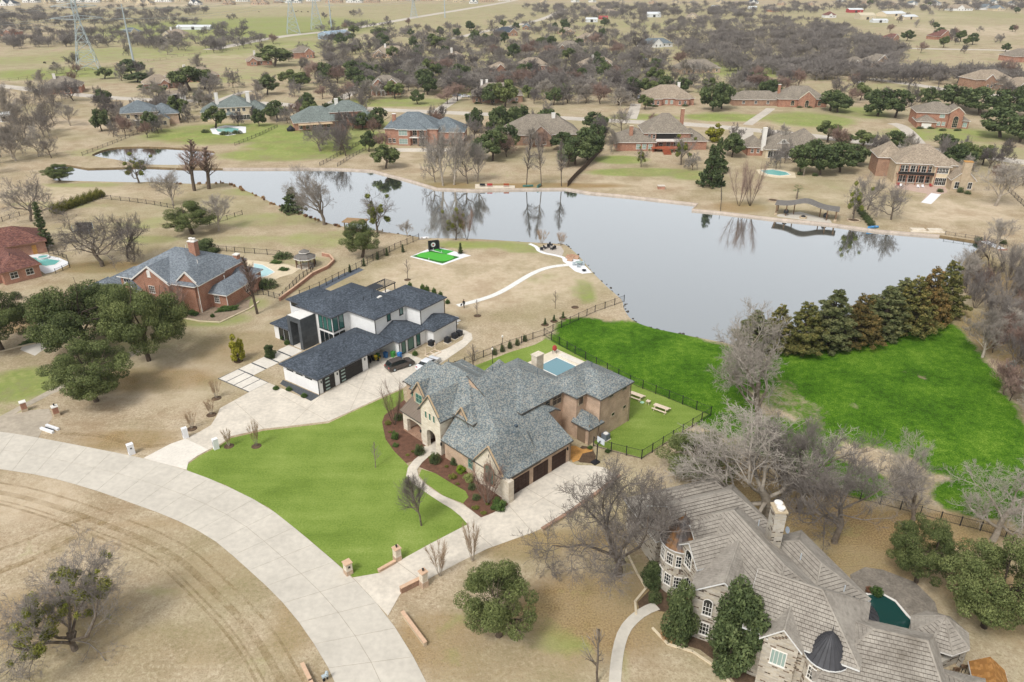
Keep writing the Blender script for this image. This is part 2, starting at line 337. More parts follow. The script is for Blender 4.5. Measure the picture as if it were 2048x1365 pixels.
# ---- water, banks and the stone edge of the far shore
k=NT('lake_water'); k.rough(.04)
gl=k.n('BsdfGlossy',{'Color':(.93,.95,.96,1),'Roughness':.055}); df=k.n('BsdfDiffuse',{'Color':(.10,.12,.105,1)})
fr=k.n('LayerWeight',{'Blend':.42}).outputs['Fresnel']; nb=k.noise(k.geo(),.55,3); bp=k.n('Bump',{'Height':nb,'Strength':.05,'Distance':.05})
k.set(gl,'Normal',bp.outputs[0]); fac=k.rng(fr,0,.42,.6,.97)
x=k.n('MixShader',{0:fac,1:df.outputs[0],2:gl.outputs[0]}); k.t.links.new(x.outputs[0],k.t.nodes['Material Output'].inputs[0]); WATER=k.m
MUD=plain('bank_mud','#6f5c40',.3,1.2,fine=6); EDGE=plain('pink_stone_coping','#b0a294',.15,.6,fine=4)
for nm,poly,lb in (('lake',LAKE,'calm grey lake mirroring the sky and trees'),('pond',POND,'small still pond on the grassy bank')):
    tag(MB().sheet(poly,-.4).build(nm+'_water',WATER),lb,None,None,'structure')
    m=MB(); n=len(poly)
    for i in range(n):
        a,b=poly[i],poly[(i+1)%n]; m.add([(*a,.0),(*b,.0),(*b,-1.2),(*a,-1.2)],[(0,1,2,3)])
    tag(m.build(nm+'_bank',MUD),None,None,None,'structure')
def band(pts,w,z0,z1,mat,name,label=None,side=0,closed=False,kind='structure'):
    """a strip of width w along pts (side -1/0/1: right, centred, left of the line)"""
    p=np.array(pts,float); d=np.gradient(p,axis=0); d/=np.linalg.norm(d,axis=1)[:,None]; nrm=np.c_[-d[:,1],d[:,0]]
    a=p+nrm*w*(.5+.5*side); b=p-nrm*w*(.5-.5*side); m=MB(); n=len(p)
    vs=[(*q,z) for i in range(n) for q,z in ((a[i],z0),(a[i],z1),(b[i],z1),(b[i],z0))]
    fs=[]
    for i in range(n-1):
        o,q=4*i,4*i+4
        for j in range(4): fs.append((o+j,o+(j+1)%4,q+(j+1)%4,q+j))
    fs+= [(3,2,1,0),(4*n-4,4*n-3,4*n-2,4*n-1)]
    m.add(vs,[f[::-1] for f in fs]); o=m.build(name,mat); return tag(o,label,None,None,kind) if kind else o
band(north[1:20],.5,-.9,.13,EDGE,'lake_edge_wall','low pinkish stone wall along the far lake shore')
# ---- concrete: the curved street as single panels on a base, driveways, walks
CONC=plain('street_concrete','#c1baad',.09,.18,fine=1.4,bump=.15); CONC2=plain('drive_concrete','#cac1b2',.12,.3,fine=1.8,bump=.1); CONC3=plain('bright_concrete','#d5cec2',.08,.4,fine=2.5)
JOINT=plain('joint_sealant','#8d7f69',.1,1)
FARC=plain('far_street_concrete','#bcb3a6',.1,.1,fine=.8)
outer=PP([(-420,826),(-200,840),(0,864),(77,876),(192,898),(285,917),(373,941),(454,973),(538,1017),(615,1078),(692,1144),(735,1187),(775,1233),(811,1288),(839,1335),(856,1370),(885,1440),(915,1540)])
inner=PP([(-420,893),(-200,911),(0,939),(96,955),(192,982),(269,1009),(346,1038),(423,1078),(492,1136),(558,1198),(608,1259),(654,1332),(671,1370),(700,1440),(725,1520)])
NS=30; O_=resample(catmull(outer,6),NS+1); I_=resample(catmull(inner,6),NS+1)
street=MB().sheet([tuple(p) for p in O_]+[tuple(p) for p in I_[::-1]],.012).build('street',JOINT)
tag(street,'wide pale concrete street curving past the lawns',None,None,'structure')
for i in range(NS):
    for j in range(2):
        q=[O_[i]*(1-t)+I_[i]*t for t in ((0,.5) if j==0 else (.5,1))]+[O_[i+1]*(1-t)+I_[i+1]*t for t in ((.5,0) if j==0 else (1,.5))]
        q=np.array(q); cc=q.mean(0); q=cc+(q-cc)*(1-.022/np.linalg.norm(q-cc,axis=1))[:,None]
        MB().prism([tuple(x) for x in q],.014,.03+rng.uniform(-.002,.002)).build('panel',CONC,street)
def slab(name,pts,z,mat,label,px=True,t=.05):
    p=PP(pts) if px else pts
    return tag(MB().prism(p,z-t,z).build(name,mat),label,None,None,'structure')
apron=[(287,917),(373,940),(377,925),(395,912),(417,900),(371,878),(340,889)]
slab('driveway_apron',apron,.04,CONC3,'bright new concrete apron joining the white house drive to the street')
drive1=[(371,878),(417,900),(432,893),(445,886),(462,873),(528,858),(600,850),(657,843),(697,825),(760,796),(808,775),(840,757),(870,735),(930,694),(945,679),(943,668),(930,661),(912,657),(905,664),(919,664),(929,670),(925,680),(895,697),(868,707),(845,719),(800,700),(755,700),(742,716),(737,738),(640,792),(622,803),(537,766),(500,784),(464,804),(440,817),(434,832),(422,851),(400,864)]
slab('white_house_driveway',drive1,.034,CONC2,'broad pale concrete driveway and turning court of the white house')
for a,b in (((657,843),(560,790)),((528,858),(470,805)),((760,796),(690,764)),((580,852),(640,795)),((700,822),(737,742)),((808,775),(757,722))):
    pa,pb=P(*a),P(*b); tag(band([pa,((pa[0]+pb[0])/2,(pa[1]+pb[1])/2),pb],.035,.03,.0375,JOINT,'expansion_joint'))
drive2=[(706,1156),(757,1147),(794,1125),(859,1089),(934,1050),(962,1036),(985,1027),(1000,1019),(1016,1011),(1021,990),(1080,958),(1136,923),(1154,931),(1185,932),(1210,936),(1232,952),(1200,979),(1132,1028),(1083,1058),(1061,1067),(975,1098),(921,1124),(856,1159),(801,1188),(776,1232),(735,1187)]
slab('brick_house_driveway',drive2,.036,CONC2,'pale concrete driveway leading to the three brown garage doors')
for a,b in (((794,1125),(846,1163)),((934,1050),(985,1094)),((1018,1012),(1065,1065)),((1050,975),(1135,1025)),((1100,945),(1190,985)),((1065,1010),(1160,950))):
    pa,pb=P(*a),P(*b); tag(band([pa,((pa[0]+pb[0])/2,(pa[1]+pb[1])/2),pb],.035,.032,.0395,JOINT,'expansion_joint'))
LAWN=None
k=NT('mown_lawn'); k.rough(.95).spec(.1); pos=k.geo()
n2=k.noise(pos,.12,4,.6); n4=k.noise(pos,4.5,3,.7); st_=k.n('Mapping',{0:pos,'Rotation':(0,0,.75),'Scale':(.06,.5,1)}); n5=k.noise(st_,1.,2)
c=k.ramp(k.math('ADD',k.math('ADD',k.math('MULTIPLY',n2,.4),k.math('MULTIPLY',n4,.4)),k.math('MULTIPLY',n5,.2)),[(.32,'#586c29'),(.45,'#6c8136'),(.56,'#7f9145'),(.68,'#98a15e')])
k.col(c); k.bump(n4,.5,.06); LAWN=k.m
MULCH=plain('bark_mulch','#66493a',.25,1.5,fine=9,bump=.6); DARKM=plain('dark_mulch','#574636',.3,1.5,fine=8,bump=.5)
front=[(375,930)]+[(x,y-1) for x,y in [(374,942),(454,973),(538,1017),(615,1078),(692,1144)]]+[(706,1155),(757,1147),(794,1125),(859,1089),(934,1050),(931,1040),(914,1021),(877,1003),(843,980),(819,963),(812,950),(817,933),(812,927),(788,903),(771,879),(764,845),(769,831),(790,815),(808,800),(806,779),(760,799),(697,828),(657,847),(600,854),(528,862),(462,877),(440,892),(400,912)]
slab('front_lawn',front,.028,LAWN,'bright green mown front lawn between the street and the brick house')
slab('mulch_bed',[(769,829),(764,845),(771,879),(788,903),(812,927),(825,923),(840,935),(870,947),(904,968),(931,983),(937,995),(926,1007),(962,1036),(985,1027),(1000,1019),(1016,1011),(1022,985),(960,920),(900,880),(850,850),(808,800)],.022,MULCH,'red brown bark mulch bed along the brick house front')
slab('inner_lawn',[(843,939),(870,947),(904,968),(931,983),(937,995),(926,1007),(887,992),(853,968),(838,952)],.03,LAWN,'small curved green lawn between garden walk and mulch bed')
wo=[(856,893),(846,906),(825,923),(817,933),(812,950),(819,963),(843,980),(877,1003),(905,1020),(928,1040),(936,1050)]
wi=[(872,900),(860,912),(842,928),(835,938),(834,950),(851,969),(885,992),(926,1010),(962,1036)]
W1=resample(catmull(PP(wo),5),12); W2=resample(catmull(PP(wi),5),12)
walk=MB().sheet([tuple(p) for p in W1]+[tuple(p) for p in W2[::-1]],.036).build('garden_walk',JOINT); tag(walk,'curving concrete garden walk from the drive to the front door',None,None,'structure')
for i in range(11):
    q=np.array([W1[i],W2[i],W2[i+1],W1[i+1]]); cc=q.mean(0); q=cc+(q-cc)*.988; MB().prism([tuple(x) for x in q],.037,.052).build('walk_panel',CONC2,walk)
slab('back_lawn',[(1186,884),(1196,892),(1283,916),(1417,829),(1265,767),(1092,678),(1070,690),(1020,705),(950,732),(1000,800),(1150,860)],.026,LAWN,'fenced green back lawn behind the brick house')
slab('mulch_patch',[(1140,912),(1160,925),(1190,928),(1192,912),(1183,895),(1165,892)],.024,DARKM,'dark mulch patch beside the garage with flagstone path')
FLAG=plain('flagstone','#b98a4e',.2,1.2,fine=5)
slab('flagstone_path',[(1137,912),(1146,925),(1158,921),(1165,908),(1185,903),(1185,897),(1165,899),(1150,892),(1138,893)],.032,FLAG,'orange tan flagstone path beside the garage')
# paths of the other gardens
R1=resample(catmull(PP([(1320,1220),(1290,1234),(1262,1262),(1249,1300),(1243,1350),(1240,1420)]),5),14)
rw=tag(band([tuple(p) for p in R1],1.15,.0,.03,JOINT,'stone_house_walk','grey concrete walk curving to the stone house',side=-1))
p=R1; d=np.gradient(p,axis=0); d/=np.linalg.norm(d,axis=1)[:,None]; nn=np.c_[d[:,1],-d[:,0]]
for i in range(13):
    q=[p[i],p[i]+nn[i]*1.15,p[i+1]+nn[i+1]*1.15,p[i+1]]; cc=np.mean(q,0); q=[tuple(cc+(np.array(x)-cc)*.985) for x in q]
    MB().prism(q,.02,.05).build('walk_panel',CONC,rw)
WHITEC=plain('white_paver','#dcdad4',.06,1,fine=3)
wp=resample(catmull(PP([(915,612),(950,603),(985,592),(1010,580),(1035,565),(1060,550),(1085,539),(1110,533),(1140,530)]),5),22)
wpath=tag(band([tuple(p) for p in wp],1.35,0,.02,plain('path_gravel','#b9b8b2',.2,3,fine=9),'paver_path','light path of white square pavers curving to the lake patio'))
d=np.gradient(wp,axis=0); d/=np.linalg.norm(d,axis=1)[:,None]; nn=np.c_[-d[:,1],d[:,0]]
for i in range(21):
    a=wp[i]*.97+wp[i+1]*.03; b=wp[i]*.03+wp[i+1]*.97
    for s in (-1,):
        MB().prism([tuple(a+nn[i]*.62),tuple(a-nn[i]*.62),tuple(b-nn[i]*.62),tuple(b+nn[i]*.62)],.015,.05).build('paver',WHITEC,wpath)
# square slabs of the modern house entrance walk
ew=tag(MB().sheet(PP([(435,758),(499,786),(538,766),(506,751),(606,702),(578,691)]),.014).build('entrance_walk',plain('black_pebble','#4c4f52',.25,4,fine=12)),'entrance walk of large pale slabs with dark pebble joints',None,None,'structure')
A=[np.array(P(*q)) for q in ((437,758),(499,785),(537,766),(476,739))]
for i in range(2):
    for j in range(4) :
        f=lambda s,t:tuple(A[0]*(1-s)*(1-t)+A[1]*s*(1-t)+A[2]*s*t+A[3]*(1-s)*t)
        if i==1: continue
        s0,s1=j/4+.012,(j+1)/4-.012; MB().prism([f(s0,.02),f(s1,.02),f(s1,.98),f(s0,.98)],.01,.05).build('paving_slab',CONC3,ew)
A=[np.array(P(*q)) for q in ((476,739),(507,752),(607,702),(578,690))]
for i in range(4):
    f=lambda s,t:tuple(A[0]*(1-s)*(1-t)+A[1]*s*(1-t)+A[2]*s*t+A[3]*(1-s)*t)
    MB().prism([f(.02,i/4+.015),f(.98,i/4+.015),f(.98,(i+1)/4-.015),f(.02,(i+1)/4-.015)],.01,.05).build('paving_slab',CONC3,ew)
slab('pebble_bed',[(560,768),(622,803),(640,792),(566,760)],.02,plain('black_pebble','#4c4f52'),'dark pebble bed beside the white garage wall')
OLDC=plain('old_drive_concrete','#a89d8c',.15,.3,fine=1.5)
slab('oak_driveway',[(-60,850),(0,846),(48,818),(100,790),(150,770),(200,745),(245,722),(288,703),(270,700),(230,715),(160,750),(100,780),(40,812),(0,833),(-60,840)][::-1],.02,OLDC,'narrow grey driveway passing beneath the live oaks')
slab('oak_driveway_apron',[(-30,866),(0,864),(77,876),(84,862),(106,836),(98,818),(48,822),(0,840),(-30,850)],.03,OLDC,'flared concrete apron where the oak shaded drive meets the street')
slab('red_house_court',[(40,700),(70,660),(85,630),(130,610),(160,585),(175,590),(150,620),(110,650),(100,690),(70,712)],.018,plain('court_concrete','#c9c2b6',.1,.5),'pale driveway court beside the red brick house')
# streets and drives on the far side of the lake
def far_street(pts,wd,lb,z=.02,name='far_street',mat=None): return tag(band(catmull(PP(pts),4),wd,-.02,z,mat or FARC,name,lb))
far_street([(-120,162),(0,172),(80,182),(225,196),(342,201),(533,207),(608,213),(700,216),(769,220),(858,224),(974,229),(1100,235),(1227,242),(1375,249),(1468,257),(1614,271),(1760,289),(1909,305),(2048,325),(2300,360)],8,'pale concrete street running behind the lakeside houses')
far_street([(1484,258),(1482,280),(1478,300)],9,'short side street off the lakeside road',.024)
far_street([(1495,250),(1512,238),(1530,226),(1542,217)],4,'driveway crossing the green lawn to the wide brick house',.022,'far_driveway')
far_street([(1840,290),(1818,265),(1800,252),(1783,247)],5,'driveway of the brick house with arched entry',.022,'far_driveway')
far_street([(1262,238),(1268,222),(1272,208)],5,'driveway beside the pale hipped brick house',.022,'far_driveway')
far_street([(875,222),(897,208),(918,193)],5,'driveway with two parked cars',.022,'far_driveway')
far_street([(655,212),(690,193),(714,180)],6,'driveway of the two storey brick house',.022,'far_driveway')
far_street([(430,205),(470,190),(500,182)],5,'driveway rising to a long low house',.022,'far_driveway')
far_street([(1740,158),(1830,170),(1929,185),(2048,196),(2200,210)],9,'street passing below the woods',.02)
far_street([(1810,97),(1900,99),(2000,101),(2100,110)],8,'far straight street above the woods',.02)
far_street([(420,100),(560,74),(700,58),(820,37),(940,17),(1010,5),(1060,-6)],13,'long pale road crossing the far fields',.02)
far_street([(905,78),(940,70),(975,62),(1080,40),(1130,18)],9,'side road between far houses',.02)

# wheel ruts and worn strips in the dry grass beside the street
k=NT('worn_rut'); k.rough(.95).spec(.1); pos=k.geo(); rn=k.noise(pos,1.6,4,.7); k.col(k.ramp(rn,[(.3,'#8b7753'),(.5,'#a08a63'),(.7,'#b5a17c')]))
tr=k.n('BsdfTransparent'); x=k.n('MixShader',{0:k.rng(k.noise(pos,.45,6,.8),.36,.66,0,.5),1:tr.outputs[0],2:k.b.outputs[0]}); k.t.links.new(x.outputs[0],k.t.nodes['Material Output'].inputs[0]); RUT=k.m
cI=np.array(catmull(inner,6)); d=np.gradient(cI,axis=0); d/=np.linalg.norm(d,axis=1)[:,None]; nI=np.c_[d[:,1],-d[:,0]]
for off,wd in ((2.5,.3),(4.2,.75),(5.5,.22),(6.1,.3)): tag(band([tuple(p) for p in cI+nI*off],wd,-.02,.006,RUT,'worn_track','brown worn wheel track in the dry grass inside the street bend'))
tag(band(catmull(PP([(-60,1165),(60,1120),(130,1085),(190,1055),(230,1030)]),5),.9,-.02,.007,RUT,'worn_track','brown worn wheel track crossing the dry grass field')); tag(band(catmull(PP([(-60,1120),(40,1085),(110,1055),(180,1035)]),5),.5,-.02,.006,RUT,'worn_track','second worn wheel track crossing the dry grass field'))
cO=np.array(catmull(PP([(120,868),(200,872),(280,892),(340,890)]),6)); tag(band([tuple(p) for p in cO],.8,-.02,.006,RUT,'worn_swale','brown worn drainage swale along the street'))

# ================================================================ HOUSES
def clip(poly,a,b,c):            # keep a*x+b*y+c<=0
    out=[];n=len(poly)
    for i in range(n):
        p,q=poly[i],poly[(i+1)%n]; dp=a*p[0]+b*p[1]+c; dq=a*q[0]+b*q[1]+c
        if dp<=1e-9: out.append(p)
        if (dp<-1e-9 and dq>1e-9) or (dp>1e-9 and dq<-1e-9):
            t=dp/(dp-dq); out.append((p[0]+(q[0]-p[0])*t,p[1]+(q[1]-p[1])*t))
    return out
def offset(poly,o):
    n=len(poly); L=[]
    for i in range(n):
        (x1,y1),(x2,y2)=poly[i],poly[(i+1)%n]; l=math.hypot(x2-x1,y2-y1); nx,ny=(y2-y1)/l,-(x2-x1)/l
        oo=o[i] if hasattr(o,'__len__') else o; L.append((nx,ny,-(nx*(x1+nx*oo)+ny*(y1+ny*oo))))
    out=[]
    for i in range(n):
        a,b=L[i-1],L[i]; d=a[0]*b[1]-a[1]*b[0]
        out.append(((a[1]*b[2]-b[1]*a[2])/d,(b[0]*a[2]-a[0]*b[2])/d))
    return out
def rect(u0,u1,v0,v1): return [(u0,v0),(u1,v0),(u1,v1),(u0,v1)]
WHITE_TRIM=plain('white_trim_paint','#dedad2',.05,2)
GLASS=glassmat('window_glass_dark','#1c2426'); GLASS_T=glassmat('window_glass_teal','#3f6a62',.08,.9); GLASS_L=glassmat('window_glass_pale','#8fa39c',.1,.7)
DARKW=plain('dark_opening','#2a2724',.2,3); BLACKM=plain('black_metal','#26272a',.15,3,rough=.5); DOWN=plain('downpipe_brown','#8a7a68',.1,3)
TILE_ME={}
class House:
    k=0
    def __init__(s,name,label,x,y,ang,cat='house',group=None):
        s.o=empty(name,(x,y,0),R(ang),label,cat,group); s.x,s.y,s.a=x,y,R(ang); s.j=0; HOUSES.append(s); s.foot=[]; s.wc={}
        s.tiles=[]
    def world(s,u,v): return (s.x+u*math.cos(s.a)-v*math.sin(s.a),s.y+u*math.sin(s.a)+v*math.cos(s.a))
    def block(s,poly,e,sl,wall=None,roof=None,oh=.45,base=0,fascia=None,t=.16,rake=None,tile=False,caps=None,skip=(),rk=(),wallname='wall',roofname='roof',ribs=None):
        if len(poly)==4 and not hasattr(poly[0],'__len__'): poly=rect(*poly)
        s.j+=1; j=.004*s.j; poly=offset(poly,-j*.5); n=len(poly)
        s.foot.append([s.world(*p) for p in poly])
        e=[e]*n if not hasattr(e,'__len__') else list(e); sl=[sl]*n if not hasattr(sl,'__len__') else list(sl)
        e=[q+j for q in e]; pl=[]
        for i in range(n):
            (x1,y1),(x2,y2)=poly[i],poly[(i+1)%n]; l=math.hypot(x2-x1,y2-y1); nx,ny=-(y2-y1)/l,(x2-x1)/l
            pl.append(None if sl[i] is None else (sl[i]*nx,sl[i]*ny,e[i]-sl[i]*(nx*x1+ny*y1)))
        H=lambda x,y:min(q[0]*x+q[1]*y+q[2] for q in pl if q)
        if roof:
            ex=offset(poly,[oh if sl[i] is not None else min(oh,.25) for i in range(n)]); m=MB(); fa=MB(); ridges=[]
            for i in range(n):
                if pl[i] is None: continue
                f=list(ex)
                for jn in range(n):
                    if jn!=i and pl[jn] and f: f=clip(f,*(pl[i][q]-pl[jn][q] for q in range(3)))
                if len(f)<3: continue
                h=lambda p:pl[i][0]*p[0]+pl[i][1]*p[1]+pl[i][2]
                top=[(p[0],p[1],h(p)) for p in f]; nn=len(top)
                m.add(top+[(a,b,c-t) for a,b,c in top],[tuple(range(nn)),tuple(range(nn,2*nn))[::-1]])
                for q in range(nn):
                    a,b=top[q],top[(q+1)%nn]; onb=False
                    for w_ in range(n):
                        (x1,y1),(x2,y2)=ex[w_],ex[(w_+1)%n]; L=math.hypot(x2-x1,y2-y1)
                        if L and all(abs((p[0]-x1)*(y2-y1)-(p[1]-y1)*(x2-x1))/L<1e-4 for p in (a,b)): onb=True
                    if onb:
                        # eave board, 2 cm proud of the roof edge
                        dx,dy=b[0]-a[0],b[1]-a[1]; l=math.hypot(dx,dy)
                        if l<.02: continue
                        ox,oy=dy/l*.025,-dx/l*.025
                        fa.add([(a[0]+ox,a[1]+oy,a[2]-t-.03),(b[0]+ox,b[1]+oy,b[2]-t-.03),(b[0]+ox,b[1]+oy,b[2]-.02),(a[0]+ox,a[1]+oy,a[2]-.02),(a[0]-ox,a[1]-oy,a[2]-t-.03),(b[0]-ox,b[1]-oy,b[2]-t-.03),(b[0]-ox,b[1]-oy,b[2]-.0205),(a[0]-ox,a[1]-oy,a[2]-.0205)],[(0,1,2,3),(5,4,7,6),(3,2,6,7),(1,0,4,5),(0,3,7,4),(2,1,5,6)])
                    elif (a[0],a[1])<(b[0],b[1]): ridges.append((a,b))
                if tile: s.tiles.append((top,pl[i]))
                if ribs:
                    d=Vector((pl[i][0],pl[i][1],0)).normalized(); hd=Vector((-d.y,d.x,0)); us=[Vector(p).dot(hd) for p in top]
                    rb=MB(); x=min(us)+ribs*.5
                    while x<max(us):
                        seg=[]
                        for q in range(nn):
                            a,b=Vector(top[q]),Vector(top[(q+1)%nn]); ua,ub=a.dot(hd)-x,b.dot(hd)-x
                            if ua*ub<0: seg.append(a.lerp(b,ua/(ua-ub)))
                        if len(seg)==2: rb.path([seg[0]+Vector((0,0,.02)),seg[1]+Vector((0,0,.02))],.035,4)
                        x+=ribs
                    if rb.v: rb.build('standing_seams',roof,s.o)
            ro=m.build(roofname,roof,s.o); s.roof=ro
            if fa.v: fa.build('fascia',fascia or WHITE_TRIM,ro)
            if caps:
                cm=MB()
                for a,b in ridges: cm.path([Vector(a)+Vector((0,0,.03)),Vector(b)+Vector((0,0,.03))],.11,5)
                if cm.v: cm.build('ridge_cap',caps,ro)
        if wall:
            m=MB()
            for i in range(n):
                a,b=poly[i],poly[(i+1)%n]; N=1 if sl[i] is not None else 16
                ts=[q/N for q in range(N+1)]
                if sl[i] is not None and len([1 for q in sl if q is not None])>0: ts=[q/4 for q in range(5)]
                pts=[(a[0]+(b[0]-a[0])*q,a[1]+(b[1]-a[1])*q) for q in ts]
                for p,q in (zip(pts,pts[1:]) if i not in skip else ()):
                    m.add([(*p,base),(*q,base),(*q,H(*q)-.06),(*p,H(*p)-.06)],[(0,1,2,3)])
                # pale rake board on gables
                if rake and i in rk:
                    l=math.hypot(b[0]-a[0],b[1]-a[1]); ox,oy=(b[1]-a[1])/l*.12,-(b[0]-a[0])/l*.12; rkm=MB()
                    hi=max(range(len(pts)),key=lambda q:H(*pts[q]))
                    for p,q in ((pts[0],pts[hi]),(pts[hi],pts[-1])):
                        if math.hypot(p[0]-q[0],p[1]-q[1])<.05: continue
                        rkm.path([(p[0]+ox,p[1]+oy,H(*p)+.04),(q[0]+ox,q[1]+oy,H(*q)+.04)],.13,4)
                    if rkm.v: rkm.build('rake_board',rake,s.o)
            m.build(wallname,wall,s.o)
        return H
    def walls(s,u0,u1,v0,v1,z0,z1,mat,name='wall'):
        s.j+=1; j=.003*s.j; return MB().bx(u0+j,u1-j,v0+j,v1-j,z0,z1-j).build(name,mat,s.o)
    def win(s,u,v,ang,z,w,h,nx=2,ny=2,arch=False,frame=None,glass=None,name='window',fw=.08):
        key=(w,h,nx,ny,arch,frame.name if frame else 0,glass.name if glass else 0,fw)
        if key not in WINC:
            m=MB(); g=MB(); x=w/2
            m.bx(-x,-x+fw,-.05,.07,0,h); m.bx(x-fw,x,-.05,.07,0,h); m.bx(-x+fw,x-fw,-.05,.068,0,fw); m.bx(-x-.05,x+.05,-.05,.1,-.07,-.001)
            if not arch: m.bx(-x+fw,x-fw,-.05,.068,h-fw,h)
            for i in range(1,nx): m.bx(-x+w*i/nx-.022,-x+w*i/nx+.022,-.05,.05,fw,h-fw*.5)
            for i in range(1,ny): m.bx(-x+fw,x-fw,-.05,.048,h*i/ny-.022,h*i/ny+.022)
            if arch:
                pts=[(x*math.cos(R(180*q/12)),h+x*math.sin(R(180*q/12))) for q in range(13)]
                for (a,b),(c,d) in zip(pts,pts[1:]): m.path([(a*.96,.01,h+(b-h)*.96),(c*.96,.01,h+(d-h)*.96)],fw*.6,4)
                g.add([(a*.93,.021,b) for a,b in pts],[tuple(range(13))[::-1]])
            g.add([(-x+fw,.02,fw),(x-fw,.02,fw),(x-fw,.02,h),(-x+fw,.02,h)],[(3,2,1,0)])
            WINC[key]=(m.mesh(name,frame or WHITE_TRIM),g.mesh('pane',glass or GLASS))
        a,b=WINC[key]; o=link(name,a,s.o,(u,v,z),R(ang-90)); link('pane',b,o); return o
    def garage_door(s,u,v,ang,w,h,mat,rows=4,cols=4,glass=None):
        o=MB().bx(-w/2,w/2,-.08,.02,0,h).build('garage_door',mat,s.o,(u,v,.05),R(ang-90)); pw,ph=w/cols,h/rows
        key=('gd',w,h,mat.name)
        if key not in WINC: WINC[key]=MB().bx(-pw/2+.04,pw/2-.04,.02,.05,-ph/2+.04,ph/2-.04).mesh('door_panel',mat)
        for i in range(cols):
            for j in range(rows): link('door_panel',WINC[key],o,(-w/2+pw*(i+.5),0,ph*(j+.5)))
        if glass is not None:
            for j in range(4): MB().bx(-.42,.42,.05,.07,-.13,.13).build('pane',GLASS_L,o,(glass,0,h*(j+.5)/4))
        return o
    def chimney(s,u,v,w,d,z0,z1,mat,cap=None,pots=0,potmat=None):
        o=MB().bx(u-w/2,u+w/2,v-d/2,v+d/2,z0,z1).build('chimney',mat,s.o)
        MB().bx(u-w/2-.08,u+w/2+.08,v-d/2-.08,v+d/2+.08,z1,z1+.18).build('chimney_cap',cap or mat,o)
        for i in range(pots):
            uu=u+(i-(pots-1)/2)*w*.5; MB().lathe([(.2,0),(.2,.35),(.38,.36),(.38,.5),(.1,.56)],(uu,v,z1+.18),12).build('chimney_pot',potmat or WHITE_TRIM,o)
        return o
    def vents(s,lst,mat=None):
        for u,v,z in lst: MB().path([(u,v,z-.3),(u,v,z+.45)],.06,6).build('vent_pipe',mat or BLACKM,s.o)
    def pipe(s,u,v,z0,z1,mat=None): MB().bx(u-.05,u+.05,v-.05,v+.05,z0,z1).build('downpipe',mat or DOWN,s.o)
    def lay_tiles(s,mat,tw=.34,th=.36,limit=300):
        """every roof tile its own slab: the whole ones nearest the viewer as parts, the cut and farther ones as one part"""
        whole=[];rest=MB()
        for top,pl in s.tiles:
            up=Vector((pl[0],pl[1],0)); g=up.length; hd=Vector((-up.y,up.x,0))/g; ud=Vector((pl[0]/g,pl[1]/g,g)).normalized(); nr=hd.cross(ud); nr=nr if nr.z>0 else -nr
            o=Vector(top[0]); pts=[((Vector(p)-o).dot(hd),(Vector(p)-o).dot(ud)) for p in top]
            if sum(pts[i][0]*pts[(i+1)%len(pts)][1]-pts[(i+1)%len(pts)][0]*pts[i][1] for i in range(len(pts)))<0: pts=pts[::-1]
            y0=min(p[1] for p in pts); y1=max(p[1] for p in pts); x0=min(p[0] for p in pts); x1=max(p[0] for p in pts)
            r=0;y=y0
            while y<y1:
                x=x0-(tw/2 if r%2 else 0)
                while x<x1:
                    q=[(x+.01,y),(x+tw-.01,y),(x+tw-.01,y+th-.045),(x+.01,y+th-.045)]; cp=q
                    for i in range(len(pts)):
                        a,b=pts[i],pts[(i+1)%len(pts)]; ex,ey=b[0]-a[0],b[1]-a[1]; cp=clip(cp,ey,-ex,-(ey*a[0]-ex*a[1]))
                        if len(cp)<3: break
                    if len(cp)>=3:
                        ar=abs(sum(cp[i][0]*cp[(i+1)%len(cp)][1]-cp[(i+1)%len(cp)][0]*cp[i][1] for i in range(len(cp)))/2)
                        if ar>(tw-.02)*(th-.045)*.995:
                            whole.append((o+hd*(x+tw/2)+ud*y,hd,ud,nr))
                        elif ar>.01:
                            lift=lambda p:o+hd*p[0]+ud*p[1]+nr*(.075*(1-(p[1]-y)/th)+.015); n=len(cp)
                            rest.add([lift(p) for p in cp]+[o+hd*p[0]+ud*p[1] for p in cp],[tuple(range(n))]+[(i,n+i,n+(i+1)%n,(i+1)%n) for i in range(n)])
                    x+=tw
                y+=th; r+=1
        rm=s.o.matrix_basis.copy(); rm=Matrix.Translation((s.x,s.y,0))@Matrix.Rotation(s.a,4,'Z')
        whole.sort(key=lambda q:((rm@q[0])-Vector((0,0,CH))).length+(0 if q[3].y*math.cos(s.a)+q[3].x*math.sin(s.a)<0.3 else 8))
        x=tw/2-.01; tt=th-.045; tm=MB().add([(-x,0,.09),(x,0,.09),(x,tt,.02),(-x,tt,.02),(-x,0,0),(x,0,0),(x,tt,0),(-x,tt,0)],[(0,1,2,3),(4,5,1,0),(5,6,2,1),(7,4,0,3)])
        me=tm.mesh('roof_tile',mat)
        for i,(c,hd,ud,nr) in enumerate(whole):
            M4=Matrix((hd.to_4d(),ud.to_4d(),nr.to_4d(),(0,0,0,1))); M4=Matrix(((hd.x,ud.x,nr.x,c.x),(hd.y,ud.y,nr.y,c.y),(hd.z,ud.z,nr.z,c.z),(0,0,0,1)))
            if M4.determinant()<0: hd=-hd; M4=Matrix(((hd.x,ud.x,nr.x,c.x),(hd.y,ud.y,nr.y,c.y),(hd.z,ud.z,nr.z,c.z),(0,0,0,1)))
            if i<limit:
                o=link('roof_tile',me,s.roof0); o.matrix_basis=M4
            else: rest.add([M4@Vector(v) for v in tm.v],tm.f)
        tag(rest.build('roof_tiles',mat,s.roof0),None,None,None,'stuff')
HOUSES=[];WINC={}
